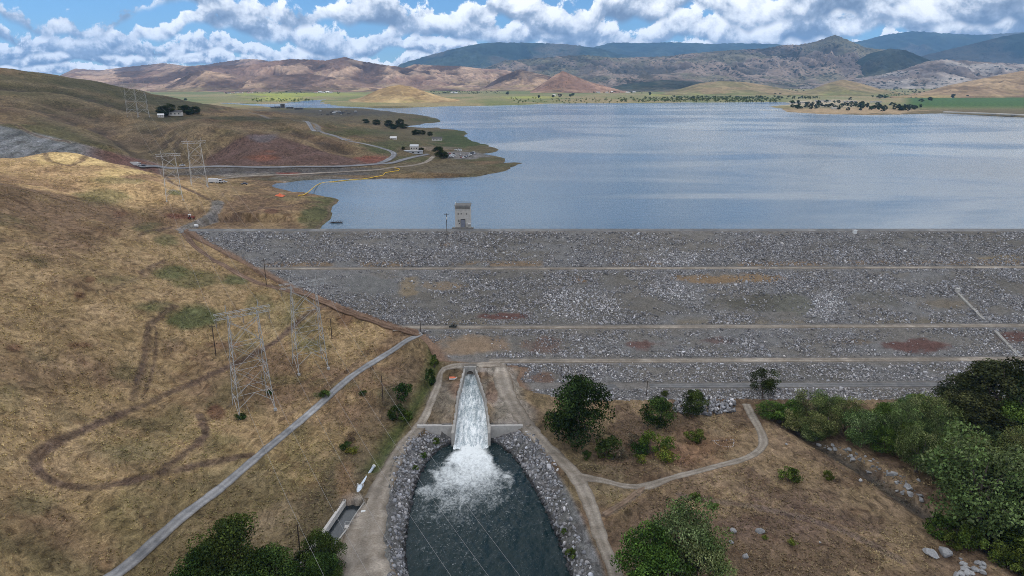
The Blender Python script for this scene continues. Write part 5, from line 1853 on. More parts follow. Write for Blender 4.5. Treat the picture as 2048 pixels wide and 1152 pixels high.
def car_mesh(kind, paint):
    m = MB()
    if kind == 'car':
        loft(m, [(-2.2, .35), (2.2, .35), (2.25, .75), (1.2, .92), (-1.9, .95), (-2.25, .8)], .88, .04)
        m.cm = 1; loft(m, [(1.15, .92), (-1.8, .95), (-1.35, 1.42), (.35, 1.44)], .80, .16)
        m.cm = 0; loft(m, [(.3, 1.44), (-1.3, 1.42), (-1.2, 1.5), (.2, 1.51)], .66, .06)
    elif kind == 'pickup':
        loft(m, [(-2.7, .45), (2.7, .45), (2.75, .95), (1.6, 1.12), (-2.7, 1.1)], .95, .04)
        m.cm = 1; loft(m, [(1.5, 1.12), (-.9, 1.12), (-.7, 1.72), (.7, 1.74)], .86, .14)
        m.cm = 0; loft(m, [(.65, 1.74), (-.65, 1.72), (-.6, 1.82), (.6, 1.83)], .74, .06)
    elif kind == 'van':
        loft(m, [(-3.2, .45), (3.2, .45), (3.25, 1.2), (2.5, 1.5), (2.1, 2.6), (-3.2, 2.65)], 1.05, .08)
        m.cm = 1; loft(m, [(2.62, 1.5), (1.3, 1.5), (1.3, 2.2), (2.33, 2.2)], 1.08, .05)
    elif kind == 'truck':
        m.box((-1.6, 0, 2.2), (7.6, 2.5, 2.9)); loft(m, [(2.4, .6), (4.6, .6), (4.65, 1.6), (4.3, 2.9), (2.4, 2.95)], 1.2, .08)
        m.cm = 1; loft(m, [(4.68, 1.7), (3.4, 1.7), (3.4, 2.5), (4.5, 2.5)], 1.22, .03)
    m.cm = 2
    xs_ = {'car': (-1.4, 1.4), 'pickup': (-1.7, 1.75), 'van': (-2.1, 2.2), 'truck': (-4.0, -2.8, 3.5)}[kind]
    r_ = {'car': .34, 'pickup': .4, 'van': .4, 'truck': .5}[kind]
    hw2 = {'car': .82, 'pickup': .86, 'van': .98, 'truck': 1.1}[kind]
    for x_ in xs_:
        for s in (-1, 1):
            m.bar((x_, s * (hw2 - .12), r_), (x_, s * (hw2 + .12), r_), r_, 12)
    o = m.build('parked_car' if kind in ('car', 'pickup') else kind, [MAT[paint], MAT['car_glass'], MAT['black_rubber']])
    return o


def put(o, u, v, rz, label, cat, group=None, dz=0.3):
    p = at(u, v)
    o.location = (p[0], p[1], p[2] + dz); o.rotation_euler = (0, 0, rz)
    return tag(o, label, cat, group)


put(car_mesh('pickup', 'white_paint'), 365, 333.2, 0, 'white pickup driving on the highway, above the faint ridge pylons', 'pickup', None, .6)
put(car_mesh('truck', 'white_paint'), 272, 333.0, 0, 'white truck at the left end of the visible highway', 'truck', None, .5)
o = car_mesh('car', 'dark_paint'); put(o, 287, 333.2, 0, 'dark car just behind the white truck on the highway', 'car', None, .5)
o = car_mesh('truck', 'white_paint'); put(o, 431, 366.5, .1, 'white work truck, leftmost of the row parked below the highway bank', 'truck', 'work trucks below the highway bank')
o = car_mesh('van', 'white_paint'); put(o, 439, 366.5, .5, 'white van next to the work truck below the highway bank', 'van', 'work trucks below the highway bank')
o = car_mesh('pickup', 'silver_paint'); put(o, 448, 366, .2, 'silver pickup at the right of the row below the highway bank', 'pickup', 'work trucks below the highway bank')
o = car_mesh('pickup', 'dark_paint'); put(o, 489, 370, .2, 'dark pickup alone on the bare shore flat below the highway', 'pickup')
protos = {}
rg = random.Random(5)
lot = [(897, 311.5), (900, 309), (903, 312.5), (906, 308.5), (908, 312), (898, 315), (903, 315.2), (918, 300), (915, 301.5), (911, 301), (920, 302), (922, 300.5), (924, 316), (927, 316.5), (930, 315.5), (921, 310), (934, 313.5),
       (938, 311.5), (940, 310.5), (942, 309), (945, 306.5), (948, 305.5), (946, 309), (950, 308), (905, 310), (895, 308)]
cw = {'white_paint': 'white', 'silver_paint': 'silver', 'dark_paint': 'dark', 'red_paint': 'red'}
for i, (u, v) in enumerate(lot):
    kind = rg.choice(['car', 'car', 'pickup'])
    paint = rg.choice(['white_paint', 'white_paint', 'white_paint', 'silver_paint', 'dark_paint', 'dark_paint', 'red_paint'])
    key = (kind, paint)
    if key in protos:
        o = protos[key].copy(); scene.collection.objects.link(o)
    else:
        o = protos[key] = car_mesh(kind, paint)
    put(o, u, v, rg.uniform(-.5, .5) + (1.2 if i % 2 else 0), f'small {cw[paint]} {"pickup" if kind == "pickup" else "car"} parked in the lakeside lot on the peninsula', 'car', 'cars parked in the lakeside lot', .2)

# ------------------------------------------------------------------ buildings small and far
def house(u, v, w, d, h, label, wallm='house_wall', roofm='roof_dark', roof='gable', rz=0.0, cat='house', group=None, name='house'):
    p = at(u, v)
    t = thing(name, (p[0], p[1], p[2] - .3), label, cat, group, rz)
    m = MB(); m.box((0, 0, h / 2), (w, d, h + .6)); wl = m.build('wall', MAT[wallm], t)
    m = MB()
    e = .5
    if roof == 'gable':
        rh = d * .28
        m.add([(-w / 2 - e, -d / 2 - e, h + .25), (w / 2 + e, -d / 2 - e, h + .25), (w / 2 + e, d / 2 + e, h + .25), (-w / 2 - e, d / 2 + e, h + .25), (-w / 2 - e, 0, h + .3 + rh), (w / 2 + e, 0, h + .3 + rh)],
              [(0, 1, 5, 4), (2, 3, 4, 5), (0, 4, 3), (1, 2, 5), (3, 2, 1, 0)])
    else:
        m.box((0, 0, h + .5), (w + 1, d + 1, .4))
    m.build('roof', MAT[roofm], t)
    if w * FPX / math.hypot(p[0], p[1]) > 7:
        for x_ in np.linspace(-w / 2 + w * .2, w / 2 - w * .2, 3):
            k = MB(); k.box((x_, -d / 2 - .03, h * .55), (w * .1, .1, h * .35)); k.build('window', MAT['dark_opening'], t)
    return t


house(352, 230.5, 16, 9, 4.2, 'pale farmhouse half hidden among dark trees on the plateau', rz=.2)
house(322, 234, 7, 5, 3, 'small white shed at the left end of the plateau trees', roofm='white_paint', rz=.3, cat='shed', name='shed')
house(829, 300, 9, 7, 4.5, 'white shed among the trees by the lakeside lot entrance', roofm='silver_paint', cat='shed', name='shed')
house(827, 306.5, 21, 3.5, 2.6, 'long low white trailer below the white shed on the peninsula', 'silver_paint', 'silver_paint', 'flat', -.15, 'trailer', name='trailer')
house(874, 281.5, 15, 8, 3.6, 'dark roofed restroom building with a pale end on the peninsula', rz=.1, cat='building', name='restroom')
house(787, 279, 8, 5, 2.6, 'small white building at the left edge of the peninsula camp', roofm='white_paint', cat='building', name='kiosk')
for u, v, w, d, h, lb in [(556, 216.5, 18, 12, 5, 'dark boxy building, leftmost of the works on the far point'), (566, 216, 12, 12, 12, 'dark tower block of the works on the far point'),
                          (580, 217, 20, 12, 4, 'low dark shed right of the works tower block'), (598, 219, 24, 12, 4, 'long dark shed at the right end of the works row'), (545, 216.5, 10, 8, 4, 'small dark hut by the row of thin masts')]:
    house(u, v, w, d, h, lb, 'roof_dark', 'roof_dark', 'flat', 0.1, 'building', 'works buildings on the far point', 'works_building')
for k, u in enumerate(np.linspace(527, 608, 12)):
    p = at(u, 217)
    m = MB(); m.bar((0, 0, -1), (0, 0, 15 + 4 * (k % 3)), .16, 5, .1)
    o = m.build('mast', MAT['wood_pole']); o.location = p
    tag(o, 'thin dark mast in the row beside the works on the far point', 'mast', 'masts on the far point')
for k in range(26):
    u, v = 640 + rg.uniform(0, 90), 222 + rg.uniform(0, 8)
    p = at(u, v)
    m = MB(); m.box((0, 0, .9), (rg.uniform(5, 9), 2.4, 1.8)); m.box((0, 0, 1.9), (4, 2.0, .5), 0, .8)
    m.bar((2.5, -1.2, .3), (2.5, 1.2, .3), .3, 8); m.bar((-2.5, -1.2, .3), (-2.5, 1.2, .3), .3, 8)
    o = m.build('stored_trailer', MAT[rg.choice(['white_paint', 'silver_paint', 'roof_dark', 'dark_paint'])]); o.location = p; o.rotation_euler = (0, 0, rg.uniform(0, 3))
    tag(o, 'small trailer in the storage yard on the far point', 'trailer', 'trailers stored on the far point')
fh = [(452, 186.5), (458, 187), (466, 186.5), (474, 186), (482, 186), (497, 186.5), (503, 186), (632, 185.5), (640, 185), (646, 186), (655, 185), (662, 186), (905, 186), (912, 186.5), (1186, 183), (1196, 186), (1206, 184), (1214, 186), (1224, 185),
      (1232, 186.5), (1246, 184), (1255, 186), (1268, 185), (1108, 192), (1120, 191), (1300, 182), (1330, 181)]
for k, (u, v) in enumerate(fh):
    p = at(u, v, 7000)
    t = thing('farm_house', (p[0], p[1], p[2] - .5), 'tiny pale farm building on the plain across the lake', 'house', 'farm buildings across the lake', rg.uniform(-.5, .5))
    w_, d_ = rg.uniform(13, 26), rg.uniform(9, 14)
    m = MB(); m.box((0, 0, 2.2), (w_, d_, 5.4)); m.build('wall', MAT['house_wall'], t)
    m = MB(); m.add([(-w_ / 2, -d_ / 2 - .6, 4.8), (w_ / 2, -d_ / 2 - .6, 4.8), (w_ / 2, d_ / 2 + .6, 4.8), (-w_ / 2, d_ / 2 + .6, 4.8), (-w_ / 2, 0, 8.2), (w_ / 2, 0, 8.2)], [(0, 1, 5, 4), (2, 3, 4, 5), (0, 4, 3), (1, 2, 5), (3, 2, 1, 0)])
    m.build('roof', MAT[rg.choice(['roof_red', 'roof_dark', 'white_paint', 'silver_paint'])], t)
for u, v, w_, lb in [(1599, 206.5, 34, 'pale flat roofed lodge at the left of the wooded point'), (1646, 203, 60, 'long pale building behind the trees of the wooded point'), (1700, 204.5, 50, 'low pale building right of centre on the wooded point'),
                     (1668, 218.5, 12, 'small white hut near the water of the wooded point'), (1752, 205, 40, 'low sand coloured building at the right of the wooded point')]:
    house(u, v, w_, 14, 5, lb, 'house_wall', 'house_wall', 'flat', 0, 'building', 'buildings on the wooded point', 'lodge')

# marina boats off the wooded point
for k in range(14):
    u = 1521 + k * 2.5 + rg.uniform(-.5, .5); v = 220.2 + rg.uniform(-.6, .9)
    x_, y_ = at_z(u, v, LAKE_Z)
    t = thing('boat', (x_, y_, LAKE_Z), 'small white boat moored in the marina off the wooded point', 'boat', 'boats moored off the wooded point', rg.uniform(1.2, 1.9))
    m = MB(); m.prism([(-4, -1.3), (2, -1.4), (4.6, 0), (2, 1.4), (-4, 1.3)], -.3, 1.0); m.build('hull', MAT['white_paint'], t)
    m = MB(); m.box((-1, 0, 1.9), (3.6, 2.0, 1.8), 0, .85); m.build('cabin', MAT['white_paint'], t)
    if k % 3 == 0:
        m = MB(); m.bar((0, 0, 1), (0, 0, 9), .12); m.build('mast', MAT['dull_steel'], t)

# causeway bridge at the right
bp = [Vector((*at_z(u, v, 46.0), 46.0)) for u, v in ((1888, 223.5), (1960, 226), (2010, 228), (2060, 230), (2160, 233))]
br = thing('bridge', tuple(bp[2]), 'pale road bridge on dark piers at the right edge of the lake', 'bridge')
m = MB()
for a, b in zip(bp[:-1], bp[1:]):
    d = (b - a).normalized(); s = Vector((-d.y, d.x, 0)) * 6
    vs = []
    for q in (a, b):
        for sg in (-1, 1):
            for z_ in (-1.4, 0.9):
                vs.append(q + s * sg + Vector((0, 0, z_)) - bp[2])
    m.add(vs, [(0, 1, 5, 4), (2, 6, 7, 3), (1, 3, 7, 5), (0, 4, 6, 2), (0, 2, 3, 1), (4, 5, 7, 6)])
m.build('deck', MAT['concrete_light'], br)
for u, v in ((1988, 230), (2006, 231.5), (2028, 232.5), (2060, 234), (2110, 236)):
    x_, y_ = at_z(u, v - 4, 45.0)
    m = MB(); m.box((x_ - bp[2].x, y_ - bp[2].y, -6.2), (7, 9, 9.6)); m.build('pier', MAT['concrete_dark'], br)

# ------------------------------------------------------------------ yellow float boom, driftwood, odds and ends
bo = [(597, 392, .3), (612, 388, .3), (640, 382, 0), (670, 374, 0), (700, 366, 0), (730, 359, 0), (752, 354, 0.3), (766, 351, .3), (770, 346.5, .3), (782, 344, .3), (796, 342, .3), (798, 338, .3), (788, 336, .3)]
m = MB()
bpts = []
for u, v, dz_ in bo:
    q = at(u, v)
    bpts.append((q[0], q[1], max(q[2], LAKE_Z)))
bc_ = catmull(bpts, 1.0)
L_ = np.concatenate([[0], np.cumsum(np.linalg.norm(np.diff(bc_[:, :2], axis=0), axis=1))])
for s0 in np.arange(0, L_[-1] - 1.8, 2.0):
    a = [np.interp(s0, L_, bc_[:, k]) for k in range(3)]; b = [np.interp(s0 + 1.8, L_, bc_[:, k]) for k in range(3)]
    for q in (a, b):
        q[2] = max(q[2], hz(q[0], q[1])) + .28
    m.bar(a, b, .30, 6)
tag(m.build('float_boom', MAT['yellow_float']), 'long yellow float boom strung across the cove and coiled on the shore', 'float boom')

p = at_z(672, 446, LAKE_Z)
dw = thing('driftwood', (p[0], p[1], LAKE_Z), 'dark snag of dead branches floating in the lake near the dam end', 'driftwood')
m = MB()
r2 = random.Random(3)
m.tube([(-4.5, 0, -.1), (-2, .4, .3), (1, 0, .5), (4.5, -.6, .2)], [.18, .32, .36, .15], 7)
trunk_dw = m.build('log', MAT['wood_pole'], dw)
m = MB()
for k in range(16):
    x_ = r2.uniform(-3.5, 4)
    a = Vector((x_, r2.uniform(-.4, .4), .3)); d = Vector((r2.uniform(-.6, 1.2), r2.uniform(-1.5, 1.5), r2.uniform(.1, 1.2))).normalized()
    L = r2.uniform(1.0, 3.0)
    m.tube([a, a + d * L * .5, a + d * L + Vector((0, 0, r2.uniform(-.4, .3)))], [.12, .08, .03], 5)
m.build('branches', MAT['wood_pole'], dw)

p = at(559, 392)
m = MB()
r2 = random.Random(9)
vs = []
nx_, ny_ = 9, 6
for j in range(ny_):
    for i in range(nx_):
        a, b = i / (nx_ - 1) * 2 - 1, j / (ny_ - 1) * 2 - 1
        hh_ = max(0, 1 - (a * a + b * b) * .8)
        vs.append((a * 3.4 + r2.uniform(-.2, .2), b * 2.6, 1.9 * hh_ * r2.uniform(.6, 1.2) - .2))
m.add(vs, [(j * nx_ + i, j * nx_ + i + 1, (j + 1) * nx_ + i + 1, (j + 1) * nx_ + i) for j in range(ny_ - 1) for i in range(nx_ - 1)])
o = m.build('tarpaulin', MAT['orange_paint']); o.location = p
tag(o, 'crumpled bright red tarpaulin heap on the shore near the end of the yellow boom', 'tarpaulin')
p = at(906, 758)
ob = thing('skiff', (p[0], p[1], p[2]), 'small orange and white skiff lying on the bare earth left of the outlet chute', 'skiff', None, .15)
m = MB(); m.prism([(-1.6, -.65), (.6, -.75), (1.7, 0), (.6, .75), (-1.6, .65)], [.05] * 5, [.55, .55, .75, .55, .55]); m.build('hull', MAT['white_paint'], ob)
m = MB(); m.prism([(-1.5, -.55), (.5, -.65), (1.5, 0), (.5, .65), (-1.5, .55)], [.56, .56, .72, .56, .56], [.95, .8, .78, .8, .95]); m.build('cover', MAT['orange_paint'], ob)
# concrete gutters down the stone face
for k, ((u0, v0), (u1, v1), lb) in enumerate((((1914, 586), (1967, 640), 'pale concrete gutter running down the stone face above the middle bench road'), ((1990, 663), (2043, 716), 'pale concrete gutter running down the stone face below the middle bench road'))):
    a, b = Vector(at(u0, v0)), Vector(at(u1, v1))
    P_ = [a.lerp(b, t) for t in np.linspace(0, 1, 30)]
    vs = []
    for q in P_:
        zq = float(dam_z(np.array(q.x), np.array(q.y))) + .55
        for dx_, dz_ in ((-.7, -.6), (-.7, .1), (-.48, .1), (-.36, -.1), (.36, -.1), (.48, .1), (.7, .1), (.7, -.6)):
            vs.append((q.x + dx_, q.y + dx_ * .3, zq + dz_))
    fs = [(i * 8 + j, i * 8 + j + 1, (i + 1) * 8 + j + 1, (i + 1) * 8 + j) for i in range(29) for j in range(7)]
    m = MB(); m.add(vs, fs); o = m.build('gutter', MAT['concrete']); tag(o, lb, 'gutter', 'concrete gutters on the dam')
# headstone of the upper gutter
p = at(1914, 584); m = MB(); m.box((0, 0, .8), (1.6, 1.6, 2.0), .3, .9); m.box((0, 0, 1.9), (1.9, 1.9, .2), .3); o = m.build('gutter_inlet', MAT['concrete_light']); o.location = p
tag(o, 'white concrete inlet block at the top of the upper gutter', 'inlet block')
p = at(1709, 467); m = MB(); m.box((0, 0, .9), (1.9, 1.5, 1.8), .1, .95); m.box((0, 0, 1.9), (2.2, 1.8, .2), .1); o = m.build('instrument_hut', MAT['white_paint']); o.location = p
tag(o, 'small white instrument box just below the dam crest at right', 'instrument box')
# outline of small white stones on the flat
pts = []
hp = [(1426, 882), (1436, 889), (1448, 893), (1464, 894), (1467, 888), (1467, 880), (1456, 880.5), (1440, 880.5), (1426, 882)]
hw2 = catmull([at(u, v)[:2] for u, v in hp], .55)
hz_ = surf_h(hw2[:, 0], hw2[:, 1])
so = rocks('stone_outline', np.stack([hw2[:, 0], hw2[:, 1], hz_], 1), np.full(len(hw2), .14) + .06 * rng.random(len(hw2)), stone_cols(len(hw2), .4, .6, .5), True)
tag(so, 'pointed outline of small white stones laid on the brown flat', 'stone outline')
# heap of stone behind the oaks
hx_, hy_ = [], []
n = 520
u_ = 1345 + 125 * rng.random(n); v_ = 797 + 36 * rng.random(n)
okk = (np.abs(v_ - 815) < 19 - 9 * np.abs((u_ - 1405) / 65)) & ~((np.abs(u_ - 1400) < 6) & (v_ < 800))
pp = np.array([at(a, b) for a, b in zip(u_[okk], v_[okk])])
pp[:, 2] += 1.1 * rng.random(len(pp))
sh_ = rocks('stone_heap', pp, .36 + .5 * rng.random(len(pp)) ** 1.5, stone_cols(len(pp), .10, .34, .08), True)
tag(sh_, 'long heap of pale broken stone behind the small oak on the flat', 'stone heap', kind='stuff')


# single boulders
def boulder(u, v, npx, label, group=None, bright=.36, cat='boulder'):
    p = at(u, v)
    d = math.sqrt(p[0] ** 2 + p[1] ** 2 + (p[2] - H) ** 2)
    r = npx * d / FPX / 2
    import mathutils
    me = bpy.data.meshes.new('boulder')
    import bmesh
    bm = bmesh.new()
    bmesh.ops.create_icosphere(bm, subdivisions=2, radius=1.0)
    sd = rng.integers(0, 10000)
    ax = rng.normal(size=(7, 3)); ax /= np.linalg.norm(ax, axis=1)[:, None]
    cut = 0.38 + .42 * rng.random(7)
    for vtx in bm.verts:
        c = np.array(vtx.co)
        for a_, k_ in zip(ax, cut):                # flat broken faces
            dd_ = c @ a_
            if dd_ > k_: c = c - a_ * (dd_ - k_) * .9
        c = c * (1 + (rng.random() - .5) * .20)
        vtx.co = (c[0] * r * 1.15, c[1] * r * .9, c[2] * r * .75 + r * .3)
    bm.to_mesh(me); bm.free()
    ca = me.color_attributes.new('Col', 'FLOAT_COLOR', 'POINT')
    g = bright * 0.62 * (0.85 + .3 * rng.random())
    ca.data.foreach_set('color', np.tile(np.array([g, g * .985, g * .97, 1], np.float32), len(me.vertices)))
    me.materials.append(MAT['rock'])
    o = bpy.data.objects.new('boulder', me); link(o)
    o.location = p; o.rotation_euler = (0, 0, rng.random() * 6)
    return tag(o, label, cat, group)


boulder(1467, 1063, 15, 'grey boulder at the left end of the trio on the lower right flat', None, .33)
boulder(1520, 1065, 15, 'flat grey boulder right of its neighbour on the lower right flat', None, .33)
boulder(1463, 1086, 10, 'small grey boulder just below a larger one on the lower right flat', None, .30)
boulder(1491, 1114, 14, 'pointed grey boulder lowest on the right flat', None, .34)
boulder(1721, 962, 9, 'lone white boulder on the brown flat left of the creek', None, .60)
boulder(1860, 1110, 23, 'big pale boulder left of its twin near the lower right corner', None, .42)
boulder(1890, 1111, 24, 'big pale boulder right of its twin near the lower right corner', None, .42)
boulder(1629, 878, 12, 'pale boulder at the upper end of the stony creek', None, .5)
boulder(1573, 889, 6, 'small white boulder on the flat right of the footpath bend', None, .55)
boulder(1640, 1086, 6, 'small pale boulder in the weeds of the lower right flat', None, .5)
for k in range(26):
    boulder(1912 + 58 * rng.random() * (1 if k % 3 else .8), 1118 + 34 * rng.random(), 6 + 7 * rng.random(), 'pale rounded boulder in the loose cluster at the lower right corner', 'boulder cluster at the lower right corner', .42)
for k in range(84):
    t_ = rng.random()
    u = np.interp(t_, [0, .35, .65, 1], [1655, 1745, 1800, 1845]) + rng.normal() * 13
    v = np.interp(t_, [0, .35, .65, 1], [892, 930, 965, 1003]) + rng.normal() * 7
    boulder(u, v, 3 + 10 * rng.random() ** 3, 'grey boulder lining the dry creek beside the grove', 'boulders lining the dry creek', .22 + .25 * rng.random())
p = at(596, 1122); m = MB(); m.tube([(-2.6, 0, .25), (-.5, .15, .35), (2.6, -.1, .2)], [.2, .24, .12], 8); m.tube([(.8, 0, .3), (1.8, .8, .7)], [.1, .04], 6)
o = m.build('fallen_log', MAT['grey_wood']); o.location = p; tag(o, 'bleached fallen log in the weeds left of the canal trees', 'log')
p = at(1992, 1098); m = MB(); m.tube([(-2.4, 1.2, .35), (0, 0, .4), (2.6, -1.0, .3)], [.18, .2, .1], 8); m.tube([(-.6, .3, .4), (-1.0, -1.0, .8)], [.09, .03], 6)
o = m.build('fallen_log', MAT['grey_wood']); o.location = p; tag(o, 'bleached fallen log at the edge of the grove at lower right', 'log')

# ------------------------------------------------------------------ trees and shrubs
def crown_data(seed, rad, z0, z1, nclump, nleaf, leaf, cols, airy=0.0, shape='round', squash=.8):
    r = np.random.default_rng(seed)
    hgt = z1 - z0
    C = []
    while len(C) < nclump:
        t = r.random() ** .9
        if shape == 'round':
            prof = math.sqrt(max(0.02, 1 - (2 * t - 0.9) ** 2 * .82))
        elif shape == 'spread':
            prof = 0.55 + .5 * math.sin(min(1, t * 1.25) * math.pi * .75)
        else:
            prof = (1 - t) ** .6 * .9 + .25
        a = r.random() * 2 * math.pi
        q = rad * prof * (0.30 + .62 * r.random() ** .6) * (0.75 + .5 * vnoise(a * 1.1 + seed, t * 3.0, seed))
        C.append((q * math.cos(a), q * math.sin(a), z0 + hgt * (0.08 + .84 * t)))
    C = np.array(C)
    cr = rad * (0.20 + .20 * r.random(nclump))
    per = r.multinomial(nleaf, cr ** 2 / (cr ** 2).sum())
    idx = np.repeat(np.arange(nclump), per)
    n = len(idx)
    d = r.normal(size=(n, 3)); d[:, 2] += .25
    d /= np.linalg.norm(d, axis=1)[:, None]
    k = (0.45 + .62 * r.random(n) ** .55)
    P = C[idx] + d * (cr[idx] * k)[:, None] * np.array([1, 1, squash])
    nrm = d * .9 + r.normal(size=(n, 3)) * .75 + np.array([0, 0, .35])
    nrm /= np.linalg.norm(nrm, axis=1)[:, None]
    t1 = np.cross(nrm, r.normal(size=(n, 3))); t1 /= np.linalg.norm(t1, axis=1)[:, None] + 1e-9
    t2 = np.cross(nrm, t1)
    s = leaf * (0.6 + .8 * r.random(n))[:, None]
    V = np.stack([P - t1 * s * .5, P + t2 * s * .32 + nrm * s * .1, P + t1 * s * .5, P - t2 * s * .32 + nrm * s * .1], 1).reshape(-1, 3)
    F = np.arange(4 * n).reshape(-1, 4)
    cb = np.array(cols)[r.integers(0, len(cols), nclump)] * (0.55 + .95 * r.random(nclump))[:, None]
    col = cb[idx] * (0.45 + 1.1 * r.random(n) ** 1.3)[:, None]
    return V, F, np.repeat(col, 4, 0), C


def trunk_mesh(name, C, z0, z1, r0, seed, parent, lean=0.0, nl=9):
    r = random.Random(seed)
    m = MB()
    top = Vector((r.uniform(-.1, .1) * z1 + lean, r.uniform(-.1, .1) * z1, z0 + (z1 - z0) * .55))
    mid = Vector((top.x * .35 + r.uniform(-.2, .2), top.y * .35, z0 * .6 + .2))
    m.tube([(0, 0, -.6), (0, 0, .15), mid, top, top + Vector((r.uniform(-.5, .5), r.uniform(-.5, .5), (z1 - z0) * .3))], [r0 * 1.5, r0 * 1.05, r0 * .8, r0 * .5, r0 * .12], 8)
    for i in r.sample(range(len(C)), min(nl, len(C))):
        q = Vector(C[i]); b = mid.lerp(top, r.uniform(.1, .9))
        h_ = b.lerp(q, .5) + Vector((0, 0, -.1 * (q - b).length))
        m.tube([b, h_, q], [r0 * .38, r0 * .22, r0 * .06], 6)
    return m.build(name, MAT['bark'], parent, True)


OAK = [(0.0350, 0.0481, 0.0153), (0.0445, 0.0587, 0.0169), (0.0282, 0.0385, 0.0135)]
DKG = [(0.0398, 0.0661, 0.0170), (0.0527, 0.0833, 0.0203), (0.0303, 0.0513, 0.0153)]
WIL = [(0.1103, 0.1451, 0.0479), (0.1353, 0.1718, 0.0617), (0.0853, 0.1182, 0.0383), (0.1544, 0.1747, 0.0745)]
GRN = [(0.0733, 0.1131, 0.0237), (0.0908, 0.1338, 0.0274), (0.0568, 0.0923, 0.0201)]
EUC = [(0.0466, 0.0596, 0.0247), (0.0652, 0.0781, 0.0315), (0.0372, 0.0483, 0.0203)]
YEL = [(0.1348, 0.1539, 0.0244), (0.1010, 0.1333, 0.0244), (0.1684, 0.1642, 0.0325)]
BRU = [(0.0809, 0.1129, 0.0228), (0.0955, 0.1283, 0.0276), (0.0617, 0.0923, 0.0195)]
DRY = [(0.1123, 0.0872, 0.0570), (0.0842, 0.0667, 0.0447), (0.1348, 0.1026, 0.0650)]


def tree_proto(name, seed, cols, rad=4.2, h=10.0, z0=1.2, ncl=46, nleaf=9000, leaf=.36, shape='round', r0=.28, nl=9):
    t = empty(name, (0, 0, -500))
    V, F, Cc_, C = crown_data(seed, rad, z0, h, ncl, nleaf, leaf, cols, shape=shape)
    np_mesh('crown', V, F, MAT['leaf'], t, col=Cc_)
    trunk_mesh('trunk', C, z0, h, r0, seed, t, nl=nl)
    return t


def shrub_proto(name, seed, cols, rad=1.6, h=2.2, ncl=22, nleaf=1800, leaf=.22):
    t = empty(name, (0, 0, -500))
    V, F, Cc_, C = crown_data(seed, rad, 0.05, h, ncl, nleaf, leaf, cols, shape='round')
    np_mesh('foliage', V, F, MAT['leaf'], t, col=Cc_)
    m = MB()
    r = random.Random(seed)
    for i in range(7):
        q = Vector(C[i]); m.tube([(r.uniform(-.1, .1), r.uniform(-.1, .1), -.2), q * .5, q], [.06, .04, .015], 5)
    m.build('stems', MAT['bark'], t)
    return t


PRO = {
    'oak': [tree_proto('oak_tree', s, OAK, 4.6, 10, .5, 60, 12000, .34) for s in (11, 12)],
    'oak2': [tree_proto('oak_tree', s, DKG, 4.3, 10, .6, 52, 9000, .34) for s in (15, 16)],
    'toe': [tree_proto('oak_tree', 18, OAK, 4.6, 10, 2.6, 30, 5000, .36, 'spread', .3)],
    'willow': [tree_proto('willow_tree', s, WIL, 5.0, 10, 1.4, 56, 9000, .34, 'spread', .3, 14) for s in (21, 22, 23)],
    'green': [tree_proto('riverside_tree', s, GRN, 4.6, 10, 1.0, 50, 8000, .34, 'round', .26) for s in (31, 32, 33)],
    'euc': [tree_proto('eucalyptus_tree', s, EUC, 3.9, 12, 2.5, 48, 8500, .36, 'round', .34, 16) for s in (41, 42)],
    'corner': [tree_proto('broadleaf_tree', s, DKG, 4.8, 10, .8, 60, 15000, .30) for s in (51, 52)],
    'bush': [shrub_proto('shrub', s, BRU) for s in (61, 62)],
    'yel': [shrub_proto('shrub', s, YEL, nleaf=1200) for s in (63, 64)],
    'dry': [shrub_proto('shrub', s, DRY, nleaf=900, leaf=.2) for s in (65,)],
    'dkbush': [shrub_proto('shrub', s, DKG) for s in (66, 67)],
}
PRO_H = {'euc': 12.0, 'bush': 2.2, 'yel': 2.2, 'dry': 2.2, 'dkbush': 2.2}
PRO_R = {'oak': 4.6, 'oak2': 4.3, 'toe': 4.6, 'willow': 5.0, 'green': 4.6, 'euc': 3.9, 'corner': 4.8, 'bush': 1.6, 'yel': 1.6, 'dry': 1.6, 'dkbush': 1.6}
USED = set()
tr_rng = random.Random(77)


def plant(kind, u, v, hpx, wpx, label, group=None, cat='tree'):
    """base at pixel (u, v), about hpx tall and wpx wide in the photograph"""
    p = at(u, v)
    d = math.sqrt(p[0] ** 2 + p[1] ** 2 + (p[2] - H) ** 2)
    ph = math.asin((H - p[2]) / d)
    wm = wpx * d / FPX
    hm = (hpx * d / FPX - wm * .35 * math.sin(ph)) / math.cos(ph)
    hm = max(hm, wm * .45)
    src = tr_rng.choice(PRO[kind])
    if src in USED:
        o = copy_tree(src)
    else:
        o = src; USED.add(src)
    o.location = (p[0], p[1], p[2])
    sx = wm / 2 / PRO_R[kind] * 1.02
    o.scale = (sx, sx, hm / PRO_H.get(kind, 10.0))
    o.rotation_euler = (0, 0, tr_rng.uniform(0, 6.28))
    return tag(o, label, cat, group)


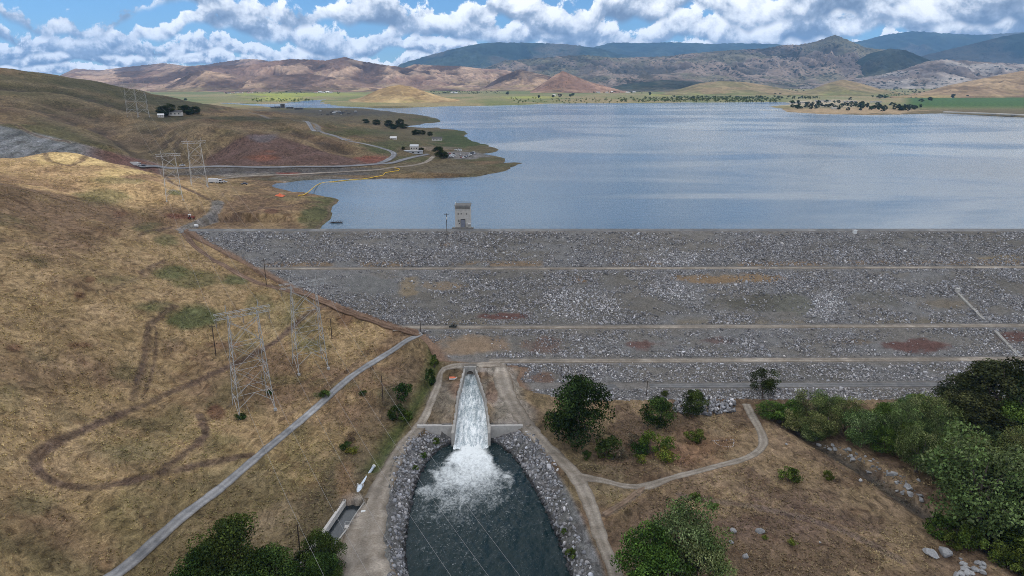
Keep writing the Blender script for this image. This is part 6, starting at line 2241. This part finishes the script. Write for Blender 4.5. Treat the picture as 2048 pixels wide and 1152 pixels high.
plant('oak', 1157, 880, 136, 112, 'large dense dark oak, biggest tree beside the gravel road right of the outlet pool')
plant('oak2', 1314, 858, 70, 62, 'dark green oak between the largest oak and the stone heap')
plant('oak2', 1385, 834, 58, 46, 'dark green oak standing in front of the stone heap')
plant('toe', 1525, 797, 56, 52, 'small dark oak with a bare trunk at the dam toe, head of the footpath')
for u, v, h_, w_, lb in [(1290, 1180, 128, 100, 'left tree of the grey green clump at the bottom, right of the pool'), (1350, 1168, 142, 112, 'tallest tree in the middle of the grey green clump right of the pool'),
                         (1390, 1196, 118, 96, 'right tree of the grey green clump at the bottom'), (1325, 1215, 112, 110, 'lowest tree of the grey green clump at the bottom edge')]:
    plant('green' if u < 1330 else 'willow', u, v, h_, w_, lb, 'clump of trees right of the pool')
for u, v, h_, w_, lb in [(478, 1180, 138, 126, 'tallest dark green tree of the clump at the bottom left'), (425, 1205, 104, 104, 'left dark green tree of the bottom left clump'), (545, 1200, 98, 100, 'dark green tree right of the tallest one in the bottom left clump'),
                         (490, 1235, 96, 130, 'lowest dark green tree of the bottom left clump at the picture edge'), (380, 1215, 62, 80, 'leftmost low tree of the bottom left clump'), (590, 1200, 70, 70, 'small tree at the right end of the bottom left clump')]:
    plant('corner', u, v, h_, w_, lb, 'clump of trees at the bottom left')
plant('corner', 640, 1140, 76, 76, 'dark green tree leaning over the end of the small canal')
plant('corner', 648, 1175, 68, 66, 'dark green tree just below the canal tree at the picture edge')
# the grove on the right
for u, v, h_, w_ in [(1545, 838, 40, 56), (1580, 846, 48, 50), (1618, 842, 56, 56), (1655, 846, 54, 52), (1600, 866, 44, 60), (1650, 872, 46, 56), (1690, 862, 60, 52), (1628, 880, 34, 48)]:
    plant('green' if u < 1600 else 'willow', u, v, h_, w_, 'bushy tree in the row along the upper creek, right of the footpath bend', 'trees along the upper creek')
plant('euc', 1975, 862, 132, 92, 'tallest dark tree with pale bare limbs against the stone face at right')
plant('euc', 1915, 850, 92, 74, 'dark tree left of the tallest one against the stone face at right')
plant('euc', 2034, 878, 122, 88, 'dark tree right of the tallest one at the right picture edge')
plant('euc', 1940, 885, 90, 90, 'dark tree just in front of the tallest one at right')
plant('green', 1832, 822, 34, 44, 'dark round bush tree on the flat left of the tall dark trees')
plant('willow', 1815, 842, 46, 48, 'pale green tree standing free on the flat above the grove')
plant('green', 1780, 842, 34, 42, 'small green tree left of the pale free standing tree above the grove')
plant('willow', 1955, 1072, 158, 150, 'largest pale grey green willow with a forked trunk in the lower grove')
gp = [(1706, 890), (1755, 880), (1800, 868), (1850, 868), (1885, 870), (2065, 890), (2070, 1120), (2010, 1085), (1925, 1030), (1880, 985), (1840, 965), (1790, 925), (1735, 905)]
spots = []
for _try in range(6000):
    u, v = tr_rng.uniform(1700, 2070), tr_rng.uniform(865, 1125)
    if not in_poly(np.array([u]), np.array([v]), gp)[0]:
        continue
    dmin = 29 + (v - 865) * .06
    if all(((u - a) / 1.15) ** 2 + ((v - b) * 1.5) ** 2 > dmin ** 2 for a, b in spots):
        spots.append((u, v))
for u, v in spots:
    k = (v - 865) / 260
    w_ = tr_rng.uniform(42, 76) * (1 + .45 * k)
    h_ = tr_rng.uniform(38, 76) * (1 + .55 * k)
    kind = tr_rng.choice(['willow', 'willow', 'green', 'green', 'euc' if u > 1900 and v < 930 else 'willow'])
    lb = {'willow': 'pale grey green willow packed into the grove right of the creek', 'green': 'fresh green tree packed into the grove right of the creek', 'euc': 'dark tree at the back of the grove right of the creek'}[kind]
    plant(kind, u, v, h_, w_, lb, {'willow': 'willows of the grove', 'green': 'fresh green trees of the grove', 'euc': 'dark trees of the grove'}[kind])
for u, v, h_, w_ in [(1880, 1070, 38, 46), (1925, 1062, 42, 44), (1900, 1090, 26, 36), (1940, 1100, 40, 40), (1990, 1105, 48, 60), (2025, 1120, 54, 64), (2050, 1150, 50, 60), (2010, 1135, 30, 40)]:
    plant('bush', u, v, h_, w_, 'green shrub on the lower edge of the grove', 'shrubs on the lower edge of the grove', 'shrub')
SH = [('bush', 1576, 962, 28, 40, 'round bright green shrub alone on the brown flat, right of the footpath'), ('bush', 1655, 957, 16, 20, 'small green shrub with a dead top right of the round shrub'),
      ('bush', 1387, 880, 24, 36, 'round green shrub below the stone heap'), ('dkbush', 1212, 912, 40, 52, 'dark shrub with pale dead twigs below the largest oak'), ('dry', 1240, 916, 24, 44, 'greyish dead shrub beside the dark twiggy shrub'),
      ('yel', 1298, 906, 44, 44, 'tall pale green shrub in the middle of the shrub patch'), ('yel', 1335, 900, 28, 34, 'pale green shrub at the right of the shrub patch'), ('dkbush', 1280, 908, 28, 40, 'dark green shrub at the left of the pale tall one'),
      ('yel', 1335, 920, 20, 44, 'low yellow green shrub in front of the shrub patch'), ('yel', 1280, 924, 16, 24, 'small yellow shrub lowest in the shrub patch'), ('dry', 1262, 888, 22, 36, 'grey dead shrub behind the shrub patch'),
      ('dkbush', 1173, 920, 20, 17, 'small dark upright shrub beside the gravel road'), ('dkbush', 806, 800, 36, 34, 'dark green shrub beside the ditch left of the chute'), ('dkbush', 792, 838, 30, 34, 'green shrub in the ditch below the dark one'),
      ('bush', 812, 842, 22, 26, 'bright shrub at the ditch edge'), ('bush', 651, 793, 14, 22, 'small green shrub beside the paved road below the pylons'), ('dkbush', 482, 838, 13, 22, 'small dark shrub at the foot of the nearer pylon'),
      ('dkbush', 540, 788, 8, 14, 'tiny shrub at the right foot of the nearer pylon'), ('bush', 1392, 1000, 14, 22, 'small shrub above the grey green clump'), ('bush', 1425, 1015, 12, 18, 'small shrub right of the grey green clump'),
      ('bush', 1330, 790, 10, 16, 'tiny shrub at the toe of the dam between two oaks'), ('yel', 705, 906, 14, 24, 'yellowish shrub in the weeds beside the ditch road'), ('dkbush', 690, 898, 14, 24, 'dark shrub in the weeds left of the yellowish one'),
      ('bush', 872, 889, 14, 14, 'green shrub growing in the stones beneath the left wing wall'), ('bush', 846, 916, 12, 14, 'green shrub among the left bank stones'), ('bush', 832, 940, 10, 12, 'tiny green shrub low on the left bank stones'),
      ('bush', 1143, 1116, 18, 20, 'green shrub among the stones low on the right bank'), ('bush', 1128, 1068, 12, 14, 'small green shrub on the right bank stones'), ('yel', 1530, 1078, 8, 12, 'tiny yellow flowering shrub among the lower boulders'),
      ('yel', 1585, 1088, 8, 18, 'tiny yellow green shrub right of the lower boulders'), ('bush', 1770, 828, 14, 26, 'low shrub on the flat behind the grove'), ('yel', 1840, 845, 12, 18, 'low yellowish shrub beside the pale tree on the flat'),
      ('dkbush', 725, 790, 10, 16, 'dark shrub on the slope right of the paved road'), ('dry', 700, 880, 14, 30, 'grey dry shrub beside the dark weeds near the ditch'), ('dkbush', 862, 770, 34, 22, 'green shrub high in the ditch beside the chute'),
      ('bush', 868, 735, 26, 18, 'bright green shrub at the top of the ditch')]
for kind, u, v, h_, w_, lb in SH:
    plant(kind, u, v, h_, w_, lb, None, 'shrub')
# middle distance trees
for u, v, h_, w_, lb in [(325, 229, 15, 17, 'leftmost dark tree of the plateau farmstead'), (340, 229, 19, 22, 'tallest dark tree left of the plateau farmhouse'), (330, 232, 10, 14, 'low dark tree in front of the plateau farmstead'), (372, 228, 16, 22, 'dark tree right of the plateau farmhouse'),
                         (391, 227, 13, 16, 'rightmost dark tree of the plateau farmstead'), (380, 230, 9, 14, 'low dark tree right of the plateau farmhouse'), (371, 201, 4, 5, 'tiny lone tree on the dark ridge line')]:
    plant('oak', u, v, h_, w_, lb, 'trees around the plateau farmstead')
for u, v, h_, w_, lb in [(732, 247, 9, 13, 'left dark tree of the row at the neck of the peninsula'), (753, 250, 11, 14, 'second dark tree of the row at the neck of the peninsula'), (778, 254, 14, 15, 'dark tree in the thick of the peninsula neck row'), (786, 258, 10, 18, 'low dark tree in front of the peninsula neck row'),
                         (800, 255, 17, 16, 'tallest dark tree at the right of the peninsula neck row'), (808, 257, 9, 16, 'low dark tree at the right end of the neck row'), (832, 270, 11, 16, 'dark tree above the peninsula camp'), (845, 269, 9, 12, 'small dark tree beside the one above the camp'),
                         (860, 272, 9, 10, 'small dark tree right of the peninsula camp'), (878, 313, 21, 21, 'large dark tree beside the lakeside car lot'), (887, 317, 15, 20, 'dark tree just below the large one at the lakeside lot'), (843, 303, 8, 10, 'small dark tree beside the white trailer'),
                         (806, 299, 6, 7, 'tiny dark tree left of the white shed')]:
    plant('oak', u, v, h_, w_, lb, 'trees on the peninsula')


for lst in PRO.values():
    for o_ in lst:
        if o_ not in USED:
            for ch in list(o_.children):
                bpy.data.objects.remove(ch)
            bpy.data.objects.remove(o_)


# tiny trees on the wooded point and along the far shores
def tiny_tree(seed, cols):
    V, F, Cc_, C = crown_data(seed, 4.2, 1.0, 9.5, 16, 420, 1.5, cols)
    m = MB(); m.bar((0, 0, -.8), (0, 0, 5), .4, 6, .2)
    k = len(V)
    tv = np.array(m.v); tf = [np.array([f]) + k for f in m.f if len(f) == 4]
    return V, F, Cc_, tv, np.concatenate(tf)


TINY = []
for s, cols in ((71, OAK), (72, DKG), (73, OAK), (74, EUC)):
    V, F, Cc_, tv, tf = tiny_tree(s, cols)
    o = np_mesh('small_tree', np.concatenate([V, tv]), [F, tf], MAT['leaf'], col=np.concatenate([Cc_, np.tile([[.1, .08, .06]], (len(tv), 1))]))
    TINY.append(o)
tused = set()
for k in range(112):
    if k < 96:
        u = 1580 + 262 * tr_rng.random(); c_ = 214 - 5 * math.exp(-((u - 1640) / 50) ** 2); v = c_ + tr_rng.uniform(-7, 9) * (1 if u < 1800 else .5)
        if u > 1800: v += 4
        lb, gp_, s = 'small dark tree on the wooded point across the lake', 'trees on the wooded point', tr_rng.uniform(.75, 1.3)
    else:
        u, v = [(1842, 204), (1860, 202), (1905, 196), (1935, 195), (1985, 193), (2030, 190), (1106, 195), (1120, 194), (1140, 193.5), (1146, 192), (1078, 196), (1700, 200), (1760, 197), (1770, 197), (1300, 190), (1015, 189)][k - 96]
        lb, gp_, s = 'lone dark tree on the plain across the lake', 'lone trees across the lake', tr_rng.uniform(1.2, 2.0)
    src = TINY[k % 4]
    o = src if k < 4 else src.copy()
    if k >= 4: scene.collection.objects.link(o)
    o.location = at(u, v, 7000); o.scale = (s * 1.6, s * 1.6, s); o.rotation_euler = (0, 0, tr_rng.uniform(0, 6))
    tag(o, lb, 'tree', gp_)
# willow thicket and scrub belts that read as one mass from here
TV, TF, TCc = [], [], []
r9 = np.random.default_rng(99)
base_ = crown_data(81, 4.5, .2, 7, 10, 130, 2.0, WIL)


def scatter_far(n, fu, fv, s0, s1, tint):
    for _ in range(n):
        u, v = fu(), fv()
        if callable(v): v = v(u)
        p = at(u, v, 7000)
        if p[2] < LAKE_Z - 1.5: continue
        s = r9.uniform(s0, s1); a = r9.random() * 6.28
        V = base_[0].copy() * s
        X = V[:, 0] * math.cos(a) - V[:, 1] * math.sin(a); V[:, 1] = V[:, 0] * math.sin(a) + V[:, 1] * math.cos(a); V[:, 0] = X
        V += np.array([p[0], p[1], p[2]])
        TF.append(base_[1] + sum(len(q) for q in TV)); TV.append(V); TCc.append(base_[2] * np.array(tint) * (0.8 + .4 * r9.random()))


scatter_far(300, lambda: r9.uniform(1235, 1560), lambda: r9.uniform(196.5, 204.5), .7, 1.5, (.75, .85, .6))
scatter_far(110, lambda: r9.uniform(1330, 1640), lambda: r9.uniform(194, 198), .8, 1.6, (.45, .5, .45))
scatter_far(90, lambda: r9.uniform(1020, 1240), lambda: r9.uniform(197, 207), .5, 1.0, (.8, .9, .6))
scatter_far(80, lambda: r9.uniform(505, 625), lambda: r9.uniform(197.5, 204), .5, 1.1, (.9, 1.0, .6))
scatter_far(50, lambda: r9.uniform(440, 680), lambda: r9.uniform(184, 188), .6, 1.2, (.4, .42, .4))
scatter_far(80, lambda: r9.uniform(860, 1000), lambda: r9.uniform(183, 188), .6, 1.2, (.35, .38, .35))
scatter_far(110, lambda: r9.uniform(1170, 1290), lambda: r9.uniform(176, 187), .7, 1.4, (.32, .36, .34))
scatter_far(160, lambda: r9.uniform(1500, 1900), lambda: r9.uniform(178, 190), .8, 1.6, (.32, .38, .36))
scatter_far(60, lambda: r9.uniform(1740, 1880), lambda: r9.uniform(190, 196), .6, 1.2, (.5, .65, .4))
ft = np_mesh('far_thicket', np.concatenate(TV), np.concatenate(TF), MAT['leaf'], col=np.concatenate(TCc))
tag(ft, kind='stuff')

# dry weeds and tussocks that roughen the nearer ground
n = 90000
wa = rng.uniform(-.72, .72, n); wr = 118 + 330 * rng.random(n) ** 1.15
wx_, wy_ = wr * np.tan(wa), wr
cl = fbm(wx_ / 18, wy_ / 18, 501, 4); cl2 = fbm(wx_ / 4, wy_ / 4, 502, 3)
gok = (rng.random(n) < sst(.6 * cl + .4 * cl2, .38, .62) * .95 + .05)
gok &= ~((wx_ > dam_left(wy_) - 2) & (wy_ > 252))
gok &= (wy_ > 260) | (sdist(wx_, wy_, pool_poly) > 11)
gok &= ~((wx_ > -45) & (wx_ < 26) & (wy_ > 210) & (wy_ < 285)) & ~((wx_ > -52) & (wx_ < -20) & (wy_ < 215))
for pts in (px((843, 666), (800, 690), (720, 741), (640, 808), (540, 892), (430, 985), (330, 1065), (230, 1150)), px((1050, 845), (1100, 900), (1150, 950), (1180, 1010), (1203, 1080), (1232, 1152)),
            px((1150, 952), (1250, 972), (1340, 957), (1420, 936), (1495, 915), (1524, 893), (1524, 868), (1492, 808)), px((368, 464), (425, 519), (520, 567), (620, 592), (740, 640), (838, 667)), canal_poly):
    gok &= seg_dist(wx_, wy_, pts) > 3.4
for pts, wd, k, c in TRACKS[:2]:
    gok &= seg_dist(wx_, wy_, pts) > wd * .6
wx_, wy_ = wx_[gok], wy_[gok]
wz_ = ground_h(wx_, wy_)
wc = paint_ground(wx_, wy_, wz_)
n = len(wx_)
bl = 7
ang = rng.random((n, bl)) * 6.28
hh_ = (0.18 + .24 * rng.random((n, 1))) * (0.6 + .8 * rng.random((n, bl)))
lean_ = hh_ * (0.5 + .9 * rng.random((n, bl)))
bw_ = 0.12 + .16 * rng.random((n, bl))
r0_ = 0.25 * rng.random((n, bl))
ox, oy = wx_[:, None] + r0_ * np.cos(ang * 3), wy_[:, None] + r0_ * np.sin(ang * 3)
z0_ = wz_[:, None] - .05 + 0 * ox
A_ = np.stack([ox - bw_ * np.sin(ang), oy + bw_ * np.cos(ang), z0_], -1)
B_ = np.stack([ox + bw_ * np.sin(ang), oy - bw_ * np.cos(ang), z0_], -1)
C_ = np.stack([ox + lean_ * np.cos(ang), oy + lean_ * np.sin(ang), z0_ + hh_], -1)
V = np.stack([A_, B_, C_], 2).reshape(-1, 3)
tone = (1.35 + 1.1 * rng.random((n, bl, 1)))
cc_ = np.repeat((wc[:, None, :] * tone * np.array([1.08, 1.05, 1.0])).reshape(-1, 3), 3, 0)
wd_ = np_mesh('dry_weeds', V, np.arange(len(V)).reshape(-1, 3), MAT['leaf'], col=cc_)
tag(wd_, kind='stuff')

# ------------------------------------------------------------------ clouds overhead that shade parts of the land
CLOUD_Z = 1560.0


def shade_field(x, y):
    """>0 over the ground that lies under cloud"""
    w = (fbm(x / 230, y / 230, 301, 4) - .5) * 0.55
    w2 = (fbm(x / 60, y / 60, 302, 3) - .5)
    f = np.full(np.shape(x), -1.0)

    def ell(cx, cy, rx, ry, rot=0.0):
        ca, sa = math.cos(rot), math.sin(rot)
        px, py = (x - cx) * ca + (y - cy) * sa, -(x - cx) * sa + (y - cy) * ca
        np.maximum(f, 1 - np.sqrt((px / rx) ** 2 + (py / ry) ** 2) + w, out=f)
    ell(0, 300, 1500, 620)
    ell(-500, 900, 1050, 720)
    ell(-350, 1600, 750, 720)
    for U, V, D, ru, ry in [(1790, 112, 7200, 90, 420), (1660, 172, 5600, 110, 220), (1430, 160, 5200, 90, 260), (1330, 152, 5900, 60, 200), (960, 128, 9000, 80, 500), (835, 146, 6300, 26, 160),
                            (1035, 145, 5800, 34, 200), (620, 177, 4750, 38, 130), (830, 183, 4350, 90, 150), (480, 122, 8700, 70, 400), (1230, 165, 5600, 60, 170), (1990, 80, 11000, 160, 900),
                            (1150, 126, 8000, 60, 300), (1580, 122, 8000, 55, 260), (1840, 150, 6200, 60, 260), (700, 130, 6300, 40, 200), (1700, 66, 17000, 300, 1500), (1330, 86, 17000, 100, 900), (1500, 96, 8300, 60, 250)]:
        x0, y0, z0 = at_y(U, V, D)
        x0 -= sdir.x / sdir.z * z0; y0 -= sdir.y / sdir.z * z0
        ell(x0, y0, 1.35 * ru * D / FPX, 1.35 * ry)
    # openings in the cloud
    for U, V, Z, rx, ry, k in [(150, 316, 76, 120, 75, 1.0), (275, 345, 64, 75, 50, 1.0)]:
        x0, y0 = at_z(U, V, Z)
        x0 -= sdir.x / sdir.z * Z; y0 -= sdir.y / sdir.z * Z
        f = np.minimum(f, np.sqrt(((x - x0) / rx) ** 2 + ((y - y0) / ry) ** 2) - k + w2 * 0.5)
    return f


cs = 22.0
gx = np.arange(-2600, 9500, cs); gy = np.arange(-260, 11800, cs)
CX, CY = np.meshgrid(gx, gy)
CF = shade_field(CX, CY)
CF[0, :] = CF[-1, :] = -1; CF[:, 0] = CF[:, -1] = -1
off = sdir * (CLOUD_Z / sdir.z)
ins = CF > 0
cell = ins[:-1, :-1] & ins[1:, :-1] & ins[:-1, 1:] & ins[1:, 1:]
idx = np.full(CF.shape, -1, np.int64)
use = np.zeros(CF.shape, bool)
for a_, b_ in ((0, 0), (1, 0), (0, 1), (1, 1)):
    use[a_:a_ + cell.shape[0], b_:b_ + cell.shape[1]] |= cell
idx[use] = np.arange(use.sum())
nU = int(use.sum())
top = CLOUD_Z + 12 + 90 * np.clip(CF[use], 0, 0.6) * (0.4 + 1.2 * fbm(CX[use] / 130, CY[use] / 130, 305, 4))
bot = CLOUD_Z - 18 * np.clip(CF[use] * 6, 0, 1) * fbm(CX[use] / 90, CY[use] / 90, 306, 3)
vx, vy = CX[use] + off.x, CY[use] + off.y
cv = np.concatenate([np.stack([vx, vy, top], 1), np.stack([vx, vy, bot], 1)])
ci, cj = np.nonzero(cell)
q = np.stack([idx[ci, cj], idx[ci, cj + 1], idx[ci + 1, cj + 1], idx[ci + 1, cj]], 1)
cf = [q, q[:, ::-1] + nU]
pad = np.pad(cell, 1)
for di, dj, (a0, a1), (b0, b1) in ((-1, 0, (0, 0), (0, 1)), (1, 0, (1, 1), (1, 0)), (0, -1, (1, 0), (0, 0)), (0, 1, (0, 1), (1, 1))):
    bnd = cell & ~pad[1 + di:pad.shape[0] - 1 + di, 1 + dj:pad.shape[1] - 1 + dj]
    bi, bj = np.nonzero(bnd)
    p_, r_ = idx[bi + a0, bj + a1], idx[bi + b0, bj + b1]
    cf.append(np.stack([r_, p_, p_ + nU, r_ + nU], 1))
mcl, tcl, ocl = new_mat('cloud')
dfn = tcl.n('ShaderNodeBsdfDiffuse'); dfn.inputs['Color'].default_value = (0.85, 0.86, 0.88, 1)
tln = tcl.n('ShaderNodeBsdfTranslucent'); tln.inputs['Color'].default_value = (0.8, 0.82, 0.85, 1)
mxs = tcl.n('ShaderNodeMixShader'); mxs.inputs[0].default_value = 0.65
tcl.t.links.new(dfn.outputs[0], mxs.inputs[1]); tcl.t.links.new(tln.outputs[0], mxs.inputs[2])
tpn = tcl.n('ShaderNodeBsdfTransparent')
mx2 = tcl.n('ShaderNodeMixShader'); mx2.inputs[0].default_value = 0.38
tcl.t.links.new(mxs.outputs[0], mx2.inputs[1]); tcl.t.links.new(tpn.outputs[0], mx2.inputs[2])
tcl.t.links.new(mx2.outputs[0], ocl.inputs['Surface'])
clouds = np_mesh('clouds', cv, cf, mcl, smooth=True)
tag(clouds, kind='stuff')

# ------------------------------------------------------------------ the air
HB = MB()
HB.box((0, 11750, 720), (50000, 24700, 1460))
mh, th, oh = new_mat('haze')
pv = th.n('ShaderNodeVolumePrincipled')
pv.inputs['Color'].default_value = (0.28, 0.57, 1.0, 1)
pv.inputs['Density'].default_value = 3.4e-5
pv.inputs['Anisotropy'].default_value = 0.1
th.t.links.new(pv.outputs[0], oh.inputs['Volume'])
haze = HB.build('haze', mh)
tag(haze, kind='stuff')
